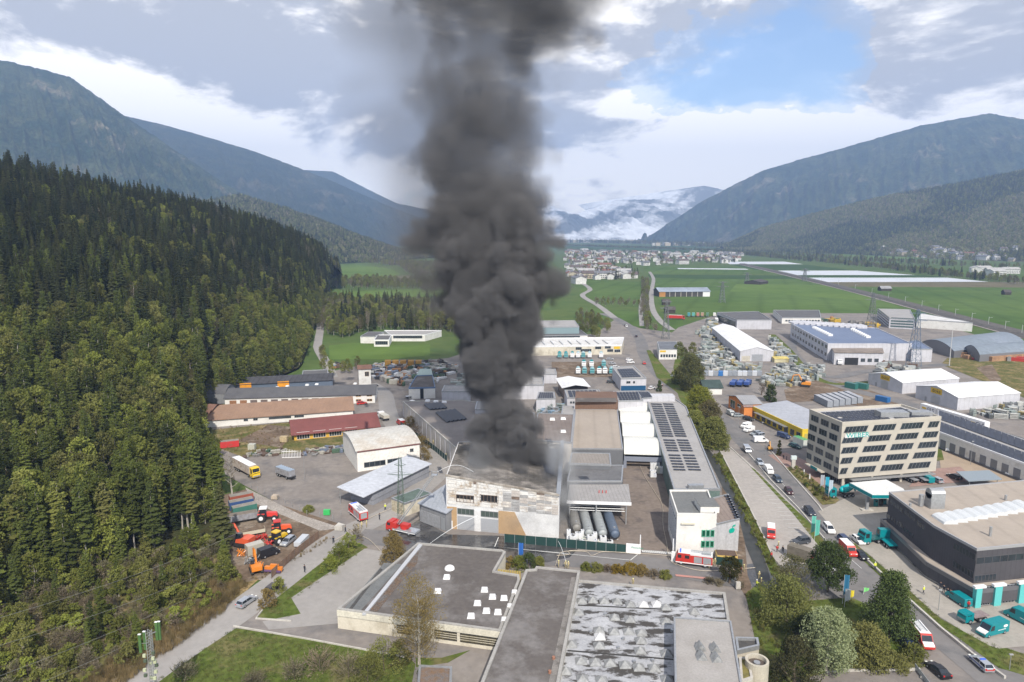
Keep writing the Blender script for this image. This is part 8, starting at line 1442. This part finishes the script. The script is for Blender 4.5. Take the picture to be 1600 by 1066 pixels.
 #  villages
ROOFS=[mat('roof_red_tiles',(.22,.095,.07),scale=.3),mat('roof_brown_tiles',(.13,.10,.09),scale=.3),mat('roof_grey_slate',(.17,.17,.18),scale=.3),mat('roof_pale',(.42,.41,.39),scale=.3)];RL=['red','brown','grey','pale'];WLS=[mat('house_white',(.66,.65,.62)),mat('house_cream',(.55,.48,.36))]
HM={}
def house_mesh(rf,wl,big_):
 k=(rf,wl,big_)
 if k not in HM:
  a,c,e=(6.5,5,6.2)if not big_ else(12,7,8);b=MB();b.add([(-a,-c,0),(a,-c,0),(a,c,0),(-a,c,0),(-a,-c,e),(a,-c,e),(a,c,e),(-a,c,e),(-a,0,e+2.6),(a,0,e+2.6)],[(0,1,5,4),(2,3,7,6),(1,2,6,9,5),(3,0,4,8,7)],0)
  o=.8;b.hexa([(-a-o,-c-o,e-.4),(a+o,-c-o,e-.4),(a+o,0,e+2.65),(-a-o,0,e+2.65)],[(-a-o,-c-o,e),(a+o,-c-o,e),(a+o,0,e+3.05),(-a-o,0,e+3.05)],1);b.hexa([(-a-o,c+o,e-.4),(a+o,c+o,e-.4),(a+o,0,e+2.65),(-a-o,0,e+2.65)],[(-a-o,c+o,e),(a+o,c+o,e),(a+o,0,e+3.05),(-a-o,0,e+3.05)],1)
  for zz in(1.2,3.8):
   for x in np.arange(-a+1.2,a-1.5,2.6):b.box(x,-c-.05,zz,x+1.3,-c+.02,zz+1.3,2)
  b.box(-a*.4,-.5,e+1,-a*.4+.9,.4,e+4,0);ob=b.build('t',[WLS[wl],ROOFS[rf],GLASS]);HM[k]=ob.data;bpy.data.objects.remove(ob)
 return HM[k]
def house(p,rf=None,big_=False,where='far village',s=1.0):
 rf=random.choices(range(4),(2,3,4,2))[0]if rf is None else rf;o=bpy.data.objects.new('house',house_mesh(rf,random.randrange(2)if random.random()<.4 else 0,big_));COL.objects.link(o);o.location=p;o.rotation_euler=(0,0,random.uniform(-.5,.5)+(1.57 if random.random()<.4 else 0));o.scale=(s,s,s)
 tag(o,'%s house with %s roof in the %s'%('long' if big_ else 'small',RL[rf],where),'house','%s roofed houses of the %s'%(RL[rf],where)+(' (long)' if big_ else ''))
V=[p for p in fill_([(884,393),(1160,397),(1152,412),(1010,415),(905,414),(884,420)],40)];random.shuffle(V)
for x,y in V[:245]:house((x,y,0),None,random.random()<.2,s=random.uniform(.9,1.4))
for x,y in fill_([(888,420),(960,416),(1000,430),(1000,437),(925,437),(890,450)],27)[:70]:house((x,y,0),None,random.random()<.35,'near part of the village',random.uniform(.9,1.3))
for k in range(55):
 u,t=random.uniform(.48,.95),random.uniform(.0,.16);p=RH.P(np.array([u]),np.array([t]))[0];house((p[0],p[1],p[2]-1),None,k%6==0,'hamlet on the right slope',random.uniform(1.0,1.5))
for x,y in fill_([(1500,424),(1610,427),(1610,434),(1530,432)],60)[:22]:house((x,y,0),3,True,'commercial strip beyond the white fields',1.2)
scatter('village_trees',np.concatenate([fill([(884,393),(1160,397),(1152,412),(1010,415),(905,414),(884,420)],38),fill([(888,420),(960,416),(1000,430),(1000,437),(925,437),(890,450)],22)]),MIXK,.5,.95)
b=MB()
for x,y in fill_([(885,377.6),(1010,377.6),(1010,379.5),(885,379.5)],95)[:420]+fill_([(1010,382.5),(1100,383),(1130,384.5),(1020,384.5)],120)[:160]:s=random.uniform(12,26);b.prism([(x-s,y-s),(x+s,y-s),(x+s,y+s),(x-s,y+s)],0,random.uniform(9,26),random.choice((0,0,1)))
tag(b.build('distant_town',[WLS[0],WLS[1]]),'pale speckled town at the end of the valley',kind='stuff')
#  smoke: a density grid computed here, rendered as a real volume
def noise3(shape,cellv,seed):
 r=np.random.default_rng(seed);n=[int(math.ceil(s/cellv))+2 for s in shape];g=r.random(n).astype(np.float32)
 ax=[np.arange(s,dtype=np.float32)/cellv for s in shape];out_=None
 i=[a.astype(int)for a in ax];f=[a-b for a,b in zip(ax,i)];f=[x*x*(3-2*x)for x in f]
 a=g[i[0]]*(1-f[0])[:,None,None]+g[i[0]+1]*f[0][:,None,None]
 a=a[:,i[1]]*(1-f[1])[None,:,None]+a[:,i[1]+1]*f[1][None,:,None]
 return a[:,:,i[2]]*(1-f[2])[None,None,:]+a[:,:,i[2]+1]*f[2][None,None,:]
def volume_obj(name,lo,dx,D,m,label,cat=None,kind=None):
 nx,ny,nz=D.shape;n=nx*ny*nz;me=bpy.data.meshes.new(name+'_grid');me.vertices.add(n);me.attributes.new('dens','FLOAT','POINT').data.foreach_set('value',np.ascontiguousarray(D.transpose(2,1,0)).ravel().astype(np.float32))
 src=bpy.data.objects.new(name+'_grid',me);vd=bpy.data.volumes.new(name);vd.materials.append(m);o=bpy.data.objects.new(name,vd);COL.objects.link(o)
 g=bpy.data.node_groups.new(name,'GeometryNodeTree');g.interface.new_socket('Geometry',in_out='INPUT',socket_type='NodeSocketGeometry');g.interface.new_socket('Geometry',in_out='OUTPUT',socket_type='NodeSocketGeometry');nn,ll=g.nodes,g.links
 go=nn.new('NodeGroupOutput');oi=nn.new('GeometryNodeObjectInfo');oi.inputs[0].default_value=src;vc=nn.new('GeometryNodeVolumeCube');hi=[lo[0]+dx*nx,lo[1]+dx*ny,lo[2]+dx*nz]
 vc.inputs['Min'].default_value=lo;vc.inputs['Max'].default_value=hi;vc.inputs['Resolution X'].default_value=nx;vc.inputs['Resolution Y'].default_value=ny;vc.inputs['Resolution Z'].default_value=nz
 pos=nn.new('GeometryNodeInputPosition');sx=nn.new('ShaderNodeSeparateXYZ');ll.new(pos.outputs[0],sx.inputs[0])
 def mth(op,a,b):
  q=nn.new('ShaderNodeMath');q.operation=op
  for k,x in enumerate((a,b)):
   if x is None:continue
   if isinstance(x,(int,float)):q.inputs[k].default_value=x
   else:ll.new(x,q.inputs[k])
  return q.outputs[0]
 ids=[mth('MINIMUM',mth('MAXIMUM',mth('FLOOR',mth('DIVIDE',mth('SUBTRACT',sx.outputs[k],float(lo[k])),float(dx)),None),0.0),float(s-1))for k,s in enumerate((nx,ny,nz))]
 idx=mth('ADD',ids[0],mth('MULTIPLY',mth('ADD',ids[1],mth('MULTIPLY',ids[2],float(ny))),float(nx)))
 na=nn.new('GeometryNodeInputNamedAttribute');na.data_type='FLOAT';na.inputs[0].default_value='dens';si=nn.new('GeometryNodeSampleIndex');si.data_type='FLOAT';si.domain='POINT'
 ll.new(oi.outputs['Geometry'],si.inputs['Geometry']);ll.new(na.outputs[0],si.inputs['Value']);ll.new(idx,si.inputs['Index']);ll.new(si.outputs[0],vc.inputs['Density'])
 sm=nn.new('GeometryNodeSetMaterial');sm.inputs['Material'].default_value=m;ll.new(vc.outputs[0],sm.inputs[0]);ll.new(sm.outputs[0],go.inputs[0])
 md=o.modifiers.new('grid','NODES');md.node_group=g;tag(o,label,cat,kind=kind);return o
def vmat(name,col,dens,aniso=0.0):
 m=bpy.data.materials.new(name);m.use_nodes=True;n=m.node_tree.nodes;n.clear();o=n.new('ShaderNodeOutputMaterial');p=n.new('ShaderNodeVolumePrincipled');p.inputs['Color'].default_value=(*col,1);p.inputs['Density'].default_value=dens;p.inputs['Anisotropy'].default_value=aniso
 m.node_tree.links.new(p.outputs[0],o.inputs['Volume']);return m
PL=[(765,726,866,.8,1),(752,722,870,.8,1),(735,716,876,.8,1),(700,714,870,1.0,1),(660,722,850,1.3,1),(620,710,842,1.5,1),(580,698,862,1.7,1),(540,684,868,1.9,1),(500,674,872,2.1,1),(450,650,896,2.4,.9),(400,640,892,3.0,.75),(350,630,884,4.0,.6),(300,622,876,5.0,.4),(250,606,864,7,.26),(200,594,860,8,.22),(150,592,866,9,.20),(100,620,900,9,.22),(50,590,970,10,.24),(0,560,1020,11,.24),(-80,570,1050,12,.2),(-200,560,1120,14,.14)]
DX=.8;zb0=13.0
rows_=[]
for(y,x0,x1,sft,dn)in PL:
 Zd=199+(752-y)*.03;c=AT((x0+x1)/2,y,Zd);rows_.append((c.z,c.x,c.y,(x1-x0)/2*Zd/FPX,sft,dn))
rows_=np.array(rows_);order=np.argsort(rows_[:,0]);rows_=rows_[order]
lo=[-62.0,165.0,11.0];shp=(160,104,250)
zc=lo[2]+DX*(np.arange(shp[2])+.5);cxv,cyv,rv,sv,dv_=[np.interp(zc,rows_[:,0],rows_[:,k])for k in(1,2,3,4,5)]
X=(lo[0]+DX*(np.arange(shp[0])+.5))[:,None,None];Y=(lo[1]+DX*(np.arange(shp[1])+.5))[None,:,None]
core=rv*.84;SD=(core-np.sqrt((X-cxv)**2+((Y-cyv)*1.25)**2)).astype(np.float32)
r_=np.random.default_rng(5)
for k in range(520):
 z=r_.uniform(12,22)if k<50 else r_.uniform(14,205)if k>330 else r_.uniform(14,122);i=int((z-lo[2])/DX);a=r_.uniform(0,6.2832);R0=rv[i];rad=(r_.uniform(8,13)if k%9==0 and 40<z<120 else 2.4+7.5*r_.random()**1.6)*(1 if z<100 else 1.5)*(.55+.45*min(z/50,1));d=R0*r_.uniform(.5,.95)-rad*.6
 c=np.array([cxv[i]+math.cos(a)*d,cyv[i]+math.sin(a)*d*.8,z]);j0=[max(0,int((c[q]-rad*1.2-lo[q])/DX))for q in range(3)];j1=[min(shp[q],int((c[q]+rad*1.2-lo[q])/DX)+2)for q in range(3)]
 if any(j1[q]<=j0[q]for q in range(3)):continue
 s_=tuple(slice(a_,b_)for a_,b_ in zip(j0,j1));xx=X[j0[0]:j1[0]];yy=Y[:,j0[1]:j1[1]];zz=zc[j0[2]:j1[2]][None,None,:]
 SD[s_]=np.maximum(SD[s_],rad-np.sqrt((xx-c[0])**2+(yy-c[1])**2+(zz-c[2])**2))
for px_,py_,rp in[(852,440,46),(800,480,56),(738,505,48),(775,568,56),(824,592,34),(716,405,62),(790,345,70),(700,335,56),(846,362,40),(772,650,42),(800,700,44),(755,712,36),(842,712,32),(690,235,74),(800,235,54),(730,140,80),(865,45,84),(800,110,62),(868,500,26),(660,430,30),(720,60,60),(905,5,60),(640,10,60),(945,-20,60),(640,290,30)]:
 Zd=193+(752-py_)*.03;c=AT(px_,py_,Zd);rad=rp*Zd/FPX;sub_=np.sqrt((X-c.x)**2+(Y-c.y)**2+(zc-c.z)**2);SD=np.maximum(SD,(rad-sub_).astype(np.float32))
for cell_,amp,sd_ in((16,7.0,1),(8,4.4,2),(4,2.6,3),(2,1.4,4)):
 n3=noise3(shp,cell_,sd_);top_=np.clip((zc-85)/60,0,1);SD+=((np.abs(n3*2-1)*2-.75)*amp*.5+(n3-.5)*amp*top_*1.6-amp*.12).astype(np.float32)
t=np.clip(SD/sv,0,1);dens=t*t*(3-2*t)*dv_
mod_=noise3(shp,22,11)*.6+noise3(shp,10,12)*.4;top_=np.clip((zc-88)/40,0,1);dens*=1-top_*.75*np.clip((.56-mod_)*6,0,1)
veil=np.clip(1-np.sqrt((X-cxv+6)**2+((Y-cyv)*1.2)**2)/(rv*1.5),0,1)*np.clip(noise3(shp,14,21)+.5*noise3(shp,6,22)-.62,0,1)*.10*np.clip((zc-22)/20,.15,1)
dens=np.maximum(dens,veil);halo=np.clip(1-np.sqrt((X-cxv+rv*.35)**2+((Y-cyv)*1.1)**2)/(rv*1.25),0,1)*np.clip(noise3(shp,18,41)*1.2-.3,0,1)*.15*np.clip((zc-40)/30,0,1);dens=np.maximum(dens,halo);dens*=np.clip((zc-11)/1.0,.3,1)*np.clip((lo[2]+DX*shp[2]-zc)/25,0,1)
for q in(0,1):
 e_=np.arange(shp[q]);w_=np.clip(np.minimum(e_,shp[q]-1-e_)/6,0,1);dens=dens*(w_[:,None,None]if q==0 else w_[None,:,None])
dens[dens<.004]=0
volume_obj('smoke_plume',lo,DX,dens,vmat('dark_smoke',(.285,.28,.285),.5,0),'thick dark grey smoke column rising from the burning hall','smoke')
lo2=[-14.0,166.0,.4];sh2=(64,60,44);dx2=.6
X2=(lo2[0]+dx2*(np.arange(sh2[0])+.5))[:,None,None];Y2=(lo2[1]+dx2*(np.arange(sh2[1])+.5))[None,:,None];Z2=(lo2[2]+dx2*(np.arange(sh2[2])+.5))[None,None,:]
st=G(876,838);f2_=np.exp(-(((X2-st.x-1.2+Z2*.05)/2.3)**2+((Y2-st.y-6)/11)**2))+1.1*np.exp(-(((X2-st.x+8)/7)**2+((Y2-st.y+1.8)/1.7)**2+((Z2-4)/6)**2))+.3*np.exp(-(((X2-st.x+26)/7)**2+((Y2-st.y-9)/7)**2+((Z2-17)/3)**2))
d2=f2_*np.clip(noise3(sh2,9,31)+.6*noise3(sh2,4,32)-.60,0,1)*3.6
for q in range(3):
 e_=np.arange(sh2[q]);w_=np.clip(np.minimum(e_,sh2[q]-1-e_)/5,0,1)if q<2 else np.clip((sh2[q]-1-e_)/8,0,1);d2=d2*(w_[:,None,None]if q==0 else w_[None,:,None]if q==1 else w_[None,None,:])
volume_obj('steam',lo2,dx2,d2,vmat('pale_steam',(.92,.94,.97),.2,.1),'thin pale blue smoke drifting along the right end of the burning hall','steam')
#  air of the valley
hz=MB().box(-6500,-200,-1,6500,10400,1350).build('haze',vmat('valley_haze',(.42,.60,.96),1.2e-4,0.0),kind='stuff')
